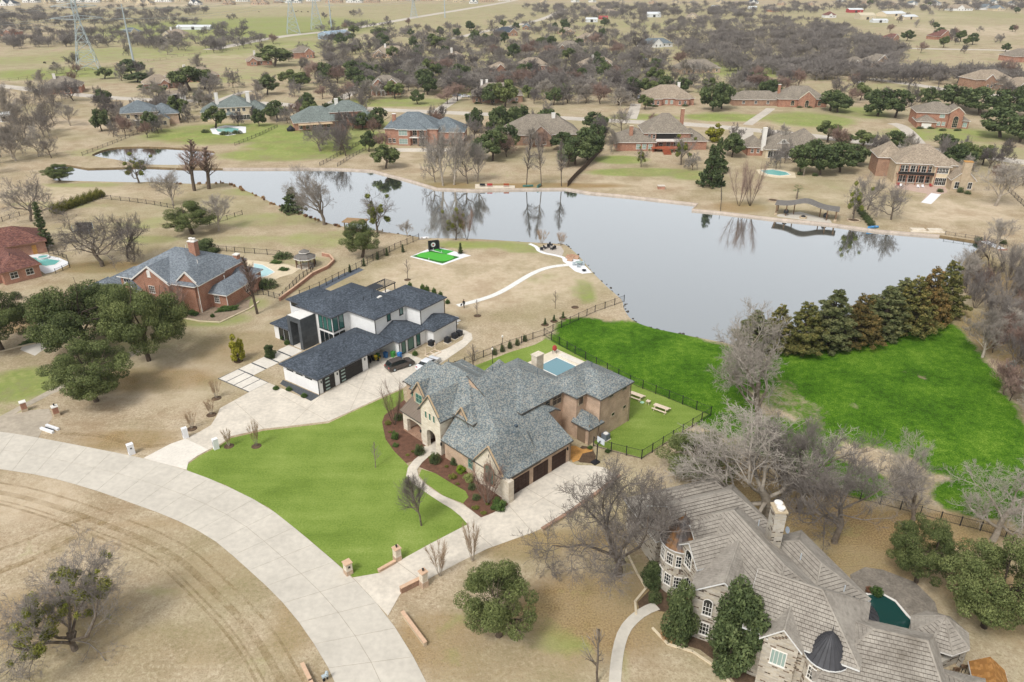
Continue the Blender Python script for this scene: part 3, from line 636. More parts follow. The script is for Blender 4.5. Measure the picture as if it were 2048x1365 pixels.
# ---- materials of the houses
SH_MAIN=shingle('blue_grey_tan_shingles',['#676f71','#797f7e','#898f8d','#5a6265','#908d85','#707777','#838987','#616a6c','#979389','#6b7375'],.16,.12)
SH_DARK=shingle('dark_slate_shingles',['#434950','#4c535b','#3b4147','#555c65','#474d55'],.3,.16,.12)
SH_GREY=shingle('mid_grey_shingles',['#6e757b','#787f85','#666d73','#80868b'],.3,.16,.1)
SH_BROWN=shingle('brown_grey_shingles',['#7d7468','#867d70','#746b60','#8f8678'],.3,.2,.12)
SH_BLUE=shingle('blue_grey_shingles',['#656d71','#6f777a','#5d6569','#787f82'],.3,.2,.12)
SH_GREEN=shingle('green_grey_shingles',['#6b736f','#757d78','#626a66','#7d847f'],.3,.2,.12)
SH_RED=shingle('red_brown_shingles',['#6d4a42','#7a544a','#5f403a','#865f52','#6a4d48'],.3,.2,.15)
SH_TAN=shingle('tan_shingles',['#8f8170','#998b79','#857767','#a19482'],.3,.2,.12)
TILE=shingle('stone_house_tile_base',['#4f483f','#554d43'],.42,.36,.1,0)
k=NT('concrete_roof_tile'); k.rough(.9).spec(.15); rr=k.n('ObjectInfo').outputs['Random']; wn=k.noise(k.geo(),2.2,2)
cc=k.ramp(k.math('ADD',k.math('MULTIPLY',k.noise(k.geo(),.5,4),.5),k.math('MULTIPLY',wn,.5)),[(.3,'#7c756b'),(.45,'#918a80'),(.6,'#9f988d'),(.75,'#aaa296')])
cc=k.mix(k.rng(k.noise(k.geo(),.16,4,.6),.6,.72,0,.6),cc,lin('#5f574c')); 
k.col(cc); TILEM=k.m
BR_TAN=brick('tan_pink_brick','#b89a80','#a98a72','#c4b5a2',.22,.08); BR_RED=brick('red_brick','#9c6149','#8a543f','#b39a86'); BR_BROWN=brick('brown_brick','#96705a','#85604c','#a8937f'); BR_ROSE=brick('rose_brick','#a8715c','#9a6450','#b09a88')
ST_WHITE=brick('white_limestone','#d6cdbd','#c6b9a4','#cfc5b4',.5,.22,.015,.08); ST_TAN=brick('tan_limestone','#b9a88e','#a9977e','#b5a68f',.5,.25,.02,.12)
ST_GREY=brick('grey_stone_dark_flecks','#a9a194','#b8b1a4','#aaa396',.5,.17,.012,.1,dark='#4f443b',dk=.13)
STUCCO=plain('white_stucco','#dfdedb',.04,.8,fine=4); CREAM=plain('cream_stucco','#cfc0a4',.08,.8); METAL=plain('bronze_metal_roof','#7a6d60',.1,.8,rough=.5,spec=.4)
SLATE_T=brick('dark_grey_large_tile','#575a5c','#4d5052','#444749',1.2,.6,.012,.15,bump=.15); GARB=plain('brown_garage_wood','#3d2a22',.25,2.,fine=14,rough=.6); GARK=plain('black_garage_door','#2b2928',.1,2,rough=.5)
COPPER=None
k=NT('weathered_copper'); k.rough(.45).spec(.5); n=k.noise(k.obj(),.7,3); k.col(k.ramp(n,[(.35,'#3d3a3a'),(.5,'#55483f'),(.62,'#8a6238'),(.72,'#6f5a48')])); COPPER=k.m
LEADM=plain('dark_metal_cone','#3d3d40',.2,1.5,rough=.5,spec=.4)
# ================================================================ the modern white house
W=House('modern_house','white modern two storey house with dark hipped roofs and slate entry tower',-30.0,100.86,54.15)
g=dict(roof=SH_DARK,fascia=plain('black_fascia','#55565a',.1,2))
W.block((0,16.2,0,8.3),3.15,.38,**g); W.walls(0,10.5,0,8.3,0,3.02,STUCCO); W.walls(10.5,16.2,3,8.3,0,3.02,STUCCO)
W.block((16.7,23.4,-1.3,6),3.1,(.38,.38,None,.38),STUCCO,**g); W.block((23.4,29.6,-3.1,6),3.12,(.38,.38,None,.38),STUCCO,**g)
W.block((12.1,24.5,9.8,18.1),6.4,.36,STUCCO,**g); W.block((15.9,24.3,3.3,12.5),6.4,.36,STUCCO,**g); W.block((23.4,29.7,-.3,9),6.42,.36,STUCCO,**g)
W.block((13.3,19.8,17.2,22.4),6.1,.36,STUCCO,**g); W.block((8.95,14,17.6,22),3.1,(.4,None,.4,.4),STUCCO,**g)
W.walls(8.6,12,13.9,14.7,0,5.8,SLATE_T,'tower_wall'); W.walls(8.6,12,16.7,17.5,0,5.8,SLATE_T,'tower_wall'); W.walls(8.6,12,14.7,16.7,4.9,5.79,SLATE_T,'tower_lintel')
W.walls(11.4,12.2,14.7,16.7,0,4.9,DARKW,'entry_recess'); W.walls(8.7,11.9,14,17.4,5.8,5.86,plain('white_roof_membrane','#d8d5cf',.06,1),'tower_roof'); W.walls(8.62,11.4,14.72,16.68,0,.14,CONC3,'entry_step')
FRK=plain('black_window_frame','#2b2c2e',.1,2)
for v in (10.45,11.6,12.75): W.win(12.1,v,180,3.3,1.0,2.6,1,1,frame=FRK,glass=GLASS_T); W.win(12.1,v,180,.25,1.0,2.5,1,1,frame=FRK)
for u in (12.75,14.1): W.win(u,9.8,-90,3.3,1.15,2.6,1,1,frame=FRK,glass=GLASS_T)
for u in (12.75,14.1): W.win(u,9.8,-90,.6,1.15,2.2,1,1,frame=FRK)
for u,ww in ((17.7,1.0),(19.5,1.5),(21.4,1.0)): W.win(u,-1.3,-90,.3,ww,2.4,1,1,frame=FRK,glass=GLASS_T)
W.win(19.2,3.3,-90,4.6,.9,1.4,1,1,frame=FRK,glass=GLASS_T); W.win(22.3,3.3,-90,4.6,.9,1.4,1,1,frame=FRK,glass=GLASS_T)
for v in (2.2,4.4,6.6): W.win(0,v,180,2.25,1.5,.45,1,1,frame=FRK,glass=GLASS_L)
W.win(13.3,20.8,180,4.9,2.2,.6,1,1,frame=FRK); 
for v in (18.6,20): W.win(8.95,v,180,.2,1.2,2.4,1,1,frame=FRK)
W.garage_door(2.05,0,-90,2.5,2.4,GARK,4,2,glass=.3); W.garage_door(6.75,0,-90,5,2.4,GARK,4,4,glass=1.7)
for u,v in ((-.06,-.06),(10.56,-.06),(16.64,-1.36),(29.66,-3.16),(23.34,-.36),(15.84,3.24),(29.76,-.36)): W.pipe(u,v,0 if v>-4 and u<17 or u>29 and v<-1 else 3.2,3.1 if v<3 and (u<17 or v<-1) else 6.3,FRK)
W.vents([(19.5,7.4,8.0),(18.3,8.2,7.8),(21.6,9,7.9)]); MB().bx(20.2,21.2,6.6,7.1,7.35,7.75).build('roof_vent_box',WHITE_TRIM,W.o)
for u,v in ((.5,-.08),(3.8,-.08),(9.8,-.08)): MB().bx(u-.08,u+.08,v-.1,v,1.9,2.3).build('wall_lamp',BLACKM,W.o)
# ================================================================ the brick house with the blue grey roof
H=House('brick_house','pink tan brick house with blue grey shingle roof and white stone gables',-.14,75.85,44.26)
g=dict(roof=SH_MAIN,fascia=plain('dark_eave_board','#5a5650',.1,2),rake=plain('tan_rake_board','#b79f80',.1,2),oh=.4)
H.block((1.8,11,9,22),(6.3,6.3,6.3,6.3),(.62,.68,1.2,.86),BR_TAN,**g)
H.block((2.6,8.9,16,24.6),6.1,(None,.8,1.4,.8),BR_TAN,**g)
H.block((-.6,11,.0,12.2),(3.55,3.5,3.5,3.35),(.5,None,None,.94),BR_TAN,**g)
H.block((5,13.3,4.6,13.4),(5.82,5.2,5.2,5.2),(.5,.58,None,None),BR_TAN,**g)
H.block((-1,5,.25,5.6),3.4,(1.2,None,1.2,None),ST_WHITE,rk=(3,),**g)
H.block((-.7,5.5,12.9,17.05),6.1,(1.25,None,1.25,None),ST_WHITE,skip=(3,),rk=(3,),**g)
H.block((1.35,5,18.7,21.3),6.0,(1.4,None,1.4,None),BR_TAN,base=3,rk=(3,),**g)
H.block((1.65,6,9.75,12.35),5.7,(1.4,None,1.4,None),BR_TAN,base=3,rk=(3,),**g)
H.block((17.7,24.4,.5,8.6),6.95,.46,BR_TAN,**g); H.block((15.7,23,3.1,8.5),6.9,.46,BR_TAN,**g); H.block((7.5,17.6,5.7,16.6),6.85,.47,BR_TAN,**g)
H.block((15.6,18.1,.55,3.3),3.1,(.95,.95,None,.95),BR_TAN,**g)
H.block((8.5,12.8,15.5,24.0),5.6,.5,BR_TAN,**g); H.block((13.5,19.4,14.4,20.2),3.6,.85,BR_TAN,**g); H.block((16,19.2,19,22.3),3.2,1.25,BR_TAN,**g)
# porches with metal roofs on white stone piers
g2=dict(roof=METAL,fascia=plain('dark_eave_board','#5a5650'),oh=.35,ribs=.45)
H.block((-.25,2.4,17.1,22),(3.3,)*4,(None,None,None,.55),**g2); H.block((1.3,3.6,8.7,12.95),(3.3,)*4,(None,None,None,.6),**g2)
def arched(h,u,v0,v1,z1,spring,o0,o1,mat,th=.5,name='arched_wall',rise=None):
    """wall in the plane u with an arched opening between v=o0 and o1"""
    mid,rad=(o0+o1)/2,(o1-o0)/2; rise=rise or rad; m=MB(); N=12
    prof=[(v0,0),(o0,0)]+[(mid-rad*math.cos(math.pi*i/N),spring+rise*math.sin(math.pi*i/N)) for i in range(N+1)]+[(o1,0),(v1,0)]
    tops=[(p[0],z1) for p in prof]; n=len(prof); vs=[]
    for x in (u,u+th): vs+=[(x,a,b) for a,b in prof]+[(x,a,b) for a,b in tops]
    fs=[]
    for i in range(n-1):
        fs+=[(i,n+i,n+i+1,i+1),(2*n+i,2*n+i+1,3*n+i+1,3*n+i),(i,i+1,2*n+i+1,2*n+i),(n+i,3*n+i,3*n+i+1,n+i+1)]
    fs+=[(0,2*n,3*n,n),(n-1,2*n-1,4*n-1,3*n-1)]
    m.add(vs,fs); return m.build(name,mat,h.o)
arched(H,-.3,17.15,21.9,3.15,2.0,17.75,20.95,ST_WHITE,.55,rise=.45); arched(H,1.25,8.9,12.85,3.15,2.0,9.5,12.2,ST_WHITE,.55,rise=.45)
H.walls(-.3,2.3,21.3,21.9,0,3.1,ST_WHITE,'porch_pier'); H.walls(1.8,2.6,17,22,0,3.4,DARKW,'porch_back_wall'); H.walls(2.9,3.5,8.8,12.9,0,3.6,BR_BROWN,'porch_back_wall')
# entry front: stone gable wall with arched doorway
m=MB(); N=12; mid,rad=14.97,.95
prof=[(12.91,0),(mid-rad,0)]+[(mid-rad*math.cos(math.pi*i/N),2.35+rad*.8*math.sin(math.pi*i/N)) for i in range(N+1)]+[(mid+rad,0),(17.03,0)]
tops=[(a,min(6.1+1.25*(a-12.9),6.1+1.25*(17.05-a))-.05) for a,b in prof]; n=len(prof)
vs=[(-.69,a,b) for a,b in prof]+[(-.69,a,b) for a,b in tops]+[(-.1,a,b) for a,b in prof]
m.add(vs,[(i,n+i,n+i+1,i+1) for i in range(n-1)]+[(i,i+1,2*n+i+1,2*n+i) for i in range(n-1)]); m.build('entry_wall',ST_WHITE,H.o)
H.walls(1.2,1.3,13,17,0,3.4,BR_BROWN,'entry_back_wall'); H.walls(-1.6,1.2,13.6,16.3,0,.12,CONC2,'entry_step'); MB().bx(1.1,1.2,14.2,15.7,.12,2.5).build('front_door',GARB,H.o)
H.walls(-.6,2,17.2,21.8,0,.14,BR_BROWN,'porch_floor')
SGR=plain('sage_window_frame','#9aa796',.05,2)
for v in (14.1,14.97,15.84): H.win(-.7,v,180,4.75,.5,1.15,1,1,frame=ST_WHITE,glass=GLASS_T,fw=.06)
H.win(1.35,20,180,4.4,1.5,1.5,2,2,frame=SGR,glass=GLASS_T); H.win(1.65,11.05,180,4.0,1.5,1.6,2,2,frame=SGR,glass=GLASS_T)
H.win(2.6,22.9,180,3.6,1.2,1.9,2,2,frame=SGR,glass=GLASS_T); H.win(-.6,6.9,180,1.0,1.0,1.7,1,2,frame=SGR,glass=GLASS_T); H.win(2.9,10.2,180,.9,1.0,1.7,1,2,frame=SGR,glass=GLASS_T)
H.win(-1,2.9,180,.9,1.9,2.0,2,2,True,frame=BR_BROWN,glass=GLASS_T,fw=.18); H.win(-1,2.9,180,4.9,.22,.6,1,1,frame=ST_WHITE,fw=.04)
for u in (1.9,5.4,8.9): H.garage_door(u,0,-90,2.75,2.3,GARB,4,4)
H.walls(-1.35,-.3,-1.0,.4,0,3.3,ST_WHITE,'corner_buttress')
TANF=plain('tan_window_frame','#a89a84',.05,2)
H.win(12.6,5.7,-90,5.0,1.0,1.5,1,2,frame=TANF); H.win(14.5,5.7,-90,4.9,1.9,1.75,2,2,frame=TANF); H.win(16.6,3.1,-90,5.1,1.0,1.5,1,1,frame=TANF)
H.win(20.7,.5,-90,2.6,.8,.6,1,1,frame=TANF); H.win(23.3,.5,-90,2.7,.8,.6,1,1,frame=TANF); H.win(23,.5,-90,6,1,.5,1,1,frame=TANF); H.win(20,.5,-90,6,1,.5,1,1,frame=TANF)
MB().bx(-.75,.75,-.03,.05,0,2.5).build('side_door',plain('brown_door','#7d6b57',.1,2),H.o,(15.62,1.9,0),R(90))
H.chimney(19.6,14.4,1.5,1.1,0,7.6,ST_WHITE)
for u,v in ((-1.05,-.06),(11.06,-.06),(24.46,.44),(17.64,.44),(15.54,.5)): H.pipe(u,v,0,3.4 if u<17 else 6.8)
H.vents([(9.6,13.6,9.2),(11.5,14.2,8.4),(21.2,5.2,8.9),(19.2,6.6,8.3),(6.5,19.4,9.3),(14,9,9)],plain('slate_vent','#4e5a63',.1,2))
for u,v,z in ((4.3,3.9,5.65),(5.4,4.6,6.0),(9.2,8.1,7.5),(9.9,8.3,7.3)): MB().box((u,v,z),(.4,.4,.22)).build('roof_vent_box',plain('slate_vent','#4e5a63'),H.o)
for v in (12.75,17.2): MB().bx(-.85,-.7,v-.1,v+.1,1.8,2.25).build('wall_lamp',BLACKM,H.o)
MB().bx(-.2,0,-.15,0,1.9,2.3).build('wall_lamp',BLACKM,H.o); MB().bx(10.4,10.6,-.15,0,2.0,2.4).build('wall_lamp',BLACKM,H.o)
# ================================================================ the stone house with concrete tiles (world axes)
S=House('stone_house','grey stone house with weathered concrete tile roofs and copper cone turrets',0,0,0)
GUT=plain('white_gutter','#d2d2cf',.06,2)
g=dict(roof=TILE,fascia=GUT,oh=.35,tile=True,caps=TILEM)
def orect(cx,cy,ang,l0,l1,w0,w1):
    c,s_=math.cos(R(ang)),math.sin(R(ang)); return [(cx+a*c-b*s_,cy+a*s_+b*c) for a,b in ((l0,w0),(l1,w0),(l1,w1),(l0,w1))]
S.block(orect(22.5,62.8,-71.4,-2.5,13.6,-3.9,3.9),6.2,.84,ST_GREY,**g); S.roof0=S.roof
S.block(orect(21.2,65.1,19,-4.6,6.2,-3.9,3.9),5.6,(.74,.9,.74,None),ST_GREY,**g)
S.block(orect(19.2,68.3,19,-4.8,7.2,-3.6,3.4),4.4,(.74,.9,.74,.9),ST_GREY,**g)
S.block(orect(19.95,52.65,63.4,.1,7.5,-2.75,2.75),6.25,(.78,None,.78,None),ST_GREY,**g)
S.block(orect(24.1,47.85,61.5,-.2,6,-1.5,1.5),6.25,(1.05,None,1.05,None),ST_GREY,**g)
S.block(orect(27,51.2,-28.5,-4.2,5.2,-3.9,4.0),6.15,(.8,.8,.8,None),ST_GREY,**g)
S.block(orect(33.2,47.5,-18.5,-5.6,4.7,-4.3,3.0),(4.6,4.8,5.4,4.6),(.66,1.6,.68,.66),ST_GREY,**g)
S.block(orect(29.6,58,-71.4,-4.6,5.2,-3.0,3.4),5.0,.72,ST_GREY,**g)
S.block(orect(39.2,45.3,-18.5,-1.6,2.2,-2.2,1.6),3.1,.6,ST_GREY,**g)
S.block(orect(19.6,60.7,18.6,-1.2,3.4,-1.3,1.3),7.4,(1.0,None,1.0,None),ST_GREY,base=4,**g)
S.block(orect(19.2,58.4,18.6,-1.4,3.4,-1.6,1.6),6.9,(.95,None,.95,None),ST_GREY,base=4,**g)
def cone(h,cx,cy,r,z0,z1,top,mat,wall,name='turret_roof',half=None,n=24,ribs=True):
    a0,a1=(0,360) if not half else half; m=MB(); N=n
    ring=[(cx+r*1.13*math.cos(R(a0+(a1-a0)*i/N)),cy+r*1.13*math.sin(R(a0+(a1-a0)*i/N)),z1) for i in range(N+1)]
    mid=[(cx+r*.6*math.cos(R(a0+(a1-a0)*i/N)),cy+r*.6*math.sin(R(a0+(a1-a0)*i/N)),z1+(top-z1)*.52) for i in range(N+1)]
    m.add(ring+mid+[(cx,cy,top)],[(i,i+1,N+2+i,N+1+i) for i in range(N)]+[(N+1+i,N+2+i,2*N+2) for i in range(N)]+[tuple(range(N))[::-1]])
    ro=m.build(name,mat,h.o)
    if ribs:
        rb=MB()
        for i in range(N): rb.path([Vector(ring[i])+Vector((0,0,.02)),Vector(mid[i])+Vector((0,0,.03)),Vector((cx,cy,top+.02))],[.035,.03,.02],4)
        rb.build('standing_seams',mat,ro)
    MB().path([(cx,cy,top-.1),(cx,cy,top+.7)],[.06,.015],5).build('finial',mat,ro)
    if wall:
        mm=MB(); mm.lathe([(r,z0),(r,z1+.02)],(cx,cy,0),24); mm.build('turret_wall',wall,h.o)
        band_=MB(); band_.lathe([(r*1.1,z1-.12),(r*1.15,z1-.12),(r*1.15,z1+.01),(r*1.1,z1+.01)],(cx,cy,0),24); band_.build('turret_gutter',GUT,ro)
cone(S,17.9,61.1,2.05,0,6.2,9.2,COPPER,ST_GREY); cone(S,27.95,47.1,1.75,0,5.4,8.1,LEADM,ST_GREY); cone(S,32.4,52.6,2.3,3.2,4.5,6.0,LEADM,None)
for r_,cx,cy,rad,zz in ((0,17.9,61.1,2.05,(4.0,1.2)),(1,27.95,47.1,1.75,(3.2,.8))):
    for a in ((195,225,255,285) if r_==0 else (215,250,290)):
        for z in zz: S.win(cx+rad*math.cos(R(a)),cy+rad*math.sin(R(a)),a,z,.85,1.5,3,3)
c61=math.cos(R(63.4-180)),math.sin(R(63.4-180)); 
def on(cx,cy,ang,off): return (cx+off*math.cos(R(ang+90)),cy+off*math.sin(R(ang+90)))
for off,z in ((1.2,3.5),(1.2,.9),(-1.2,3.5),(-1.2,.9)):
    x,y=on(19.95,52.65,63.4,off); S.win(x,y,63.4-180,z,.95,1.6,3,3,arch=(z>3))
x,y=on(24.0,47.67,61.5,0); S.win(x,y,61.5-180,3.2,1.4,1.8,4,1,glass=GLASS_L)
for t,z in ((.35,3.6),(.35,.8)): S.win(21.75+.5*t,51.1-2.0*t,-71.4-90,z,1.1,1.7,3,3)
x,y=19.2-1.4*math.cos(R(18.6)),58.4-1.4*math.sin(R(18.6)); S.win(x,y,18.6+180,5.2,1.2,1.5,3,3,arch=True)
for u in (30.3,32.6,35): S.win(u,44.3-(u-30.3)*.335,-108.5,1.6,1.4,1.6,3,3)
ch=S.chimney(26.75,59.6,1.15,1.5,5,11.3,ST_GREY,plain('tan_cap','#b5a58a',.1,2)); 
for dy in (-.38,.38): MB().lathe([(.3,0),(.3,.22),(.42,.24),(.42,.36),(.05,.42)],(26.75,59.6+dy,11.48),14).build('chimney_pot',WHITE_TRIM,ch)
MB().lathe([(.02,0),(.3,.1),(.36,.16)],(0,0,0),14).build('satellite_dish',plain('dish_grey','#8f979f',.05,2),S.o,(27.9,59.6,8.6)).rotation_euler=(R(60),0,R(40))
S.vents([(25.2,60.1,9.0),(27.7,55,9.2),(30.8,51.8,8.3)],plain('pale_vent','#a9aeb2',.05,2))
S.lay_tiles(TILEM)
# ================================================================ the red brick house under grey shingles
B=House('red_brick_house','red brick house with grey hipped roof and white trimmed gables',-63.82,133.84,-18)
g=dict(roof=SH_GREY,oh=.45,rake=WHITE_TRIM,caps=None)
B.block((-13.4,4,-.9,14.5),5.8,(.52,.52,.52,.52),BR_RED,**g)
B.block((-9.6,-1.4,-1.6,7),5.75,(None,.7,None,.7),BR_RED,rk=(0,),**g); B.block((-.1,4.4,-.5,7),6.0,(None,.9,None,.9),BR_RED,rk=(0,),**g)
B.block((3.2,8.2,2.4,12.6),3.25,.55,BR_RED,**g); B.block((-11.6,-8.3,-3.0,2),4.0,(None,.85,None,.85),BR_RED,rk=(0,),**g)
B.block((-19.4,-12.6,-6,9),3.1,.52,BR_RED,**g); B.block((-19.3,-16,-7,0),3.1,(None,.8,None,.8),BR_RED,rk=(0,),**g)
B.block((-2,6.5,9,16),3.2,.55,BR_RED,**g)
B.chimney(-1.6,7.2,1.5,1.2,6,11.2,BR_RED,WHITE_TRIM,2); B.chimney(3.2,13.4,1.0,1.0,3,6.8,BR_RED,WHITE_TRIM)
B.win(2.15,-.5,-90,3.3,1.1,1.6,3,4,True); 
for u in (.75,2.15,3.55): B.win(u,-.5,-90,.6,1.05,1.6,3,3); B.win(u,-.5,-90,2.35,1.0,.5,3,1)
B.win(-5.5,-1.6,-90,6.5,.8,1.0,1,1,True,glass=WHITE_TRIM); B.win(-10,-3.0,-90,.3,1.9,2.2,3,3,True); B.win(-11.8,-.9,-90,3.6,1.8,1.5,3,2); B.win(4.9+1.0,2.4,-90,1,1.2,1.5,3,3)
B.win(8.2,9,0,1,1.2,1.5,2,2); B.win(-5.5,-1.6,-90,3.2,1.4,1.5,3,3); B.win(-3,-1.6,-90,.8,1.2,1.6,3,3)
MB().bx(-.25,4.46,-.58,-.3,0,.75).build('stone_base',ST_TAN,B.o); B.pipe(4.46,-.56,0,5.8,WHITE_TRIM); B.pipe(8.26,2.34,0,3.1,WHITE_TRIM)
B.vents([(1.5,4,8.4),(5.5,6,4.9),(-7,11,8.2)],WHITE_TRIM)
F=House('red_roofed_house','low brick house with red brown hipped roofs beside a turquoise pool',-105.95,145.56,47.7)
F.block((0,7,0,13),3.1,.55,BR_ROSE,SH_RED,fascia=plain('brown_fascia','#8a6a52',.1,2)); F.block((-10,3,2,14),3.12,.55,BR_ROSE,SH_RED,fascia=plain('brown_fascia','#8a6a52'))
F.win(2,0,-90,1,1.5,1.4,2,2); F.win(5,0,-90,1,1.5,1.4,2,2); F.vents([(3,3,5.2),(1.5,5,5.5)])
F2=House('red_roofed_annexe','square brick annexe with pyramid red brown roof behind the pool',-112.5,163.0,36)
F2.block((-9,5,0,10.5),3.1,.55,BR_ROSE,SH_RED,fascia=plain('brown_fascia','#8a6a52')); F2.win(2.6,0,-90,.1,.9,2.1,1,1,glass=FLAG,frame=FLAG,name='door')
# ================================================================ TREES AND PLANTS
BARK=barkmat('grey_bark','#5b5147','#8d8274'); BARK_D=barkmat('dark_bark','#3f372f','#665a4d'); BARK_P=barkmat('pale_bark','#83796c','#b0a697')
TWIG=barkmat('twig_grey','#6a635d','#8b847d'); TWIG_D=barkmat('twig_dark','#5b5450','#7d7671'); TWIG_P=barkmat('twig_pale','#847c72','#a79f94'); TWIG_R=barkmat('twig_russet','#7a6459','#988276'); TWIG_T=barkmat('twig_tan','#8a7259','#ac9476')
LEAF=leafmat('live_oak_leaf','#394525','#626c3f','#8a915a'); LEAF_D=leafmat('dark_evergreen_leaf','#323f26','#54613b','#7a8355'); LEAF_Y=leafmat('yellow_green_leaf','#5a5a1c','#8c8a2c','#b0a845'); LEAF_S=leafmat('shrub_leaf','#2c4120','#516a34','#7b8d4e')
CEDAR=leafmat('cedar_spray','#434c2a','#6e6e3c','#94844c'); CEDAR_B=leafmat('bronze_cedar_spray','#4a4a2a','#75653a','#9d7a46'); DEADL=leafmat('russet_leaf','#4a2f22','#7a5640','#9a7556'); MIST=leafmat('mistletoe_leaf','#45501f','#757b35','#9c984a')
HOLLY=leafmat('bright_shrub_leaf','#56701c','#86a02e','#b0bd52')
def grow(seed,H=10,W=5.5,trunk=.22,limbs=6,kids=(5,6,6),r0=.28,twig=.014,up=.35,start=.3,gnarl=.25,sides=(7,5,3,3),lean=(0,0),cone=False,lf=1.0):
    """skeleton of a bare tree: returns meshes data (wood, twigs) and tip points"""
    rd=random.Random(seed); wood=MB(); tw=MB(); tips=[]
    def br(p,d,L,r,lev):
        n=4 if lev<2 else (3 if lev==2 else 2); pts=[p]; rad=[r]; q=p.copy(); dd=d.copy(); ds=[dd.copy()]
        for i in range(n):
            dd=(dd+Vector((rd.gauss(0,1),rd.gauss(0,1),rd.gauss(0,1)))*gnarl*(.55 if lev==0 else 1)+Vector((0,0,1))*up*(.12 if lev else .05)).normalized()
            q=q+dd*L/n; pts.append(q.copy()); rad.append(r*(1-(i+1)/n*(.35 if lev==0 else .62))); ds.append(dd.copy())
        if lev>=len(kids): rad=[max(x,twig*.6) for x in rad]
        (wood if lev<2 else tw).path(pts,rad,sides[min(lev,3)],cap=False)
        if lev>=len(kids): tips.append(q); return
        nk=limbs if lev==0 else kids[lev]; 
        for i in range(nk):
            t=(start+(1-start)*(i+rd.random()*.8)/nk) if lev==0 else .25+.75*(i+rd.random())/nk; t=min(t,.999)
            k_=int(t*n); f=t*n-k_; b=pts[k_].lerp(pts[k_+1],f); rr=rad[k_]*(1-f)+rad[k_+1]*f
            ax=ds[k_+1]; az=rd.uniform(0,6.283)+i*2.4; side=ax.orthogonal().normalized(); side.rotate(Matrix.Rotation(az,3,ax))
            sp=rd.uniform(.55,1.05) if lev else rd.uniform(.7,1.15)
            nd=(ax*math.cos(sp)+side*math.sin(sp)); nd=(nd+Vector((0,0,up*.6))).normalized()
            if lev==0: l=W*(rd.uniform(.8,1.1))*((1.12-t**1.7) if cone else 1.0)*lf
            else: l=L*rd.uniform(.42,.68)*(1.1-t*.35)
            br(b,nd,l,max(rr*rd.uniform(.45,.65),twig),lev+1)
        if lev>0: 
            if lev<len(kids): br(pts[-1],ds[-1],L*.45,max(rad[-1],twig),min(lev+1,len(kids)))
    d=Vector((lean[0],lean[1],1)).normalized()
    br(Vector((0,0,-.1)),d,H*(trunk if not cone else .9),r0,0)
    return wood,tw,tips
def leaves(centres,rad,n,size,seed,flat=.7,shell=.5,tmul=1.0,drop=0.0):
    """numpy cloud of leaf quads around lobe centres -> (co,faces,tint)"""
    r=np.random.RandomState(seed); c=np.asarray(centres,float); m=len(c); rad=np.broadcast_to(np.asarray(rad,float),(m,))
    w_=rad**2; ix=r.choice(m,n,p=w_/w_.sum()); v=r.normal(size=(n,3)); v/=np.linalg.norm(v,axis=1)[:,None]
    rr=(shell+(1-shell)*r.rand(n)**.6); p=c[ix]+v*(rad[ix]*rr)[:,None]*np.array([1,1,flat])
    if drop: p[:,2]-=drop*r.rand(n)
    nrm=v*.9+r.normal(size=(n,3))*.7+np.array([0,0,.45]); nrm/=np.linalg.norm(nrm,axis=1)[:,None]
    a=np.cross(nrm,r.normal(size=(n,3))); a/=np.linalg.norm(a,axis=1)[:,None]; b=np.cross(nrm,a)
    s=size*(.6+.8*r.rand(n))[:,None]; co=np.stack([p-a*s,p-b*s*.55,p+a*s,p+b*s*.55],1).reshape(-1,3)
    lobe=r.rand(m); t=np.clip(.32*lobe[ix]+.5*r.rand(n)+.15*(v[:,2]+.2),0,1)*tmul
    return co,np.arange(n*4).reshape(-1,4),np.repeat(t,4)
def crown_pts(seed,n,W,z0,z1,dome=.7,core=.35):
    rd=np.random.RandomState(seed); out=[]
    while len(out)<n:
        x,y=rd.uniform(-1,1,2); z=rd.rand()
        r=math.hypot(x,y); lim=math.sqrt(max(0,1-((z-.35)/.68)**2)) if dome else 1-z
        if core*lim<r<lim*rd.uniform(.78,1.0): out.append((x*W,y*W,z0+z*(z1-z0)))
    return out
PROTO={}
def proto(key,trunk_me,crown_me,h,w,extra=None): PROTO[key]=(trunk_me,crown_me,h,w,extra or [])
def extent(*mbs):
    vs=[v for m in mbs for v in (m.v if isinstance(m,MB) else m)]; a=np.array(vs); return float(np.percentile(a[:,2],99.8)),float(np.percentile(np.hypot(a[:,0],a[:,1]),97))
def mk_bare(key,wm,tm,**kw):
    wd,tw,tips=grow(**kw); h,w_=extent(wd,tw); proto(key,wd.mesh('trunk',wm,True,False),tw.mesh('crown',tm,False,False),h,w_); return wd,tw,tips
# near bare trees (dense twigs)
mk_bare('bare_a',BARK,TWIG,seed=3,H=11,W=5.6,kids=(0,6,6,6,4),r0=.34,limbs=8,twig=.014,trunk=.34,start=.45,gnarl=.3)
mk_bare('bare_b',BARK_P,TWIG_P,seed=11,H=12,W=6.4,kids=(0,6,6,5,4),r0=.42,limbs=7,twig=.015,trunk=.4,start=.4,gnarl=.32,up=.25)
mk_bare('bare_c',BARK,TWIG,seed=29,H=12,W=5.2,kids=(0,6,6,6,4),r0=.3,limbs=6,twig=.011,trunk=.36,start=.35,gnarl=.28,up=.6,lean=(.25,0))
mk_bare('bare_d',BARK,TWIG_P,seed=41,H=12,W=5.8,kids=(0,6,6,5,4),r0=.38,limbs=7,twig=.015,trunk=.42,start=.35,gnarl=.3,up=.4)
mk_bare('lawn_tree',BARK,TWIG,seed=5,H=6,W=2.2,kids=(0,8,7),r0=.1,limbs=34,twig=.009,start=.25,gnarl=.14,up=.5,cone=True)
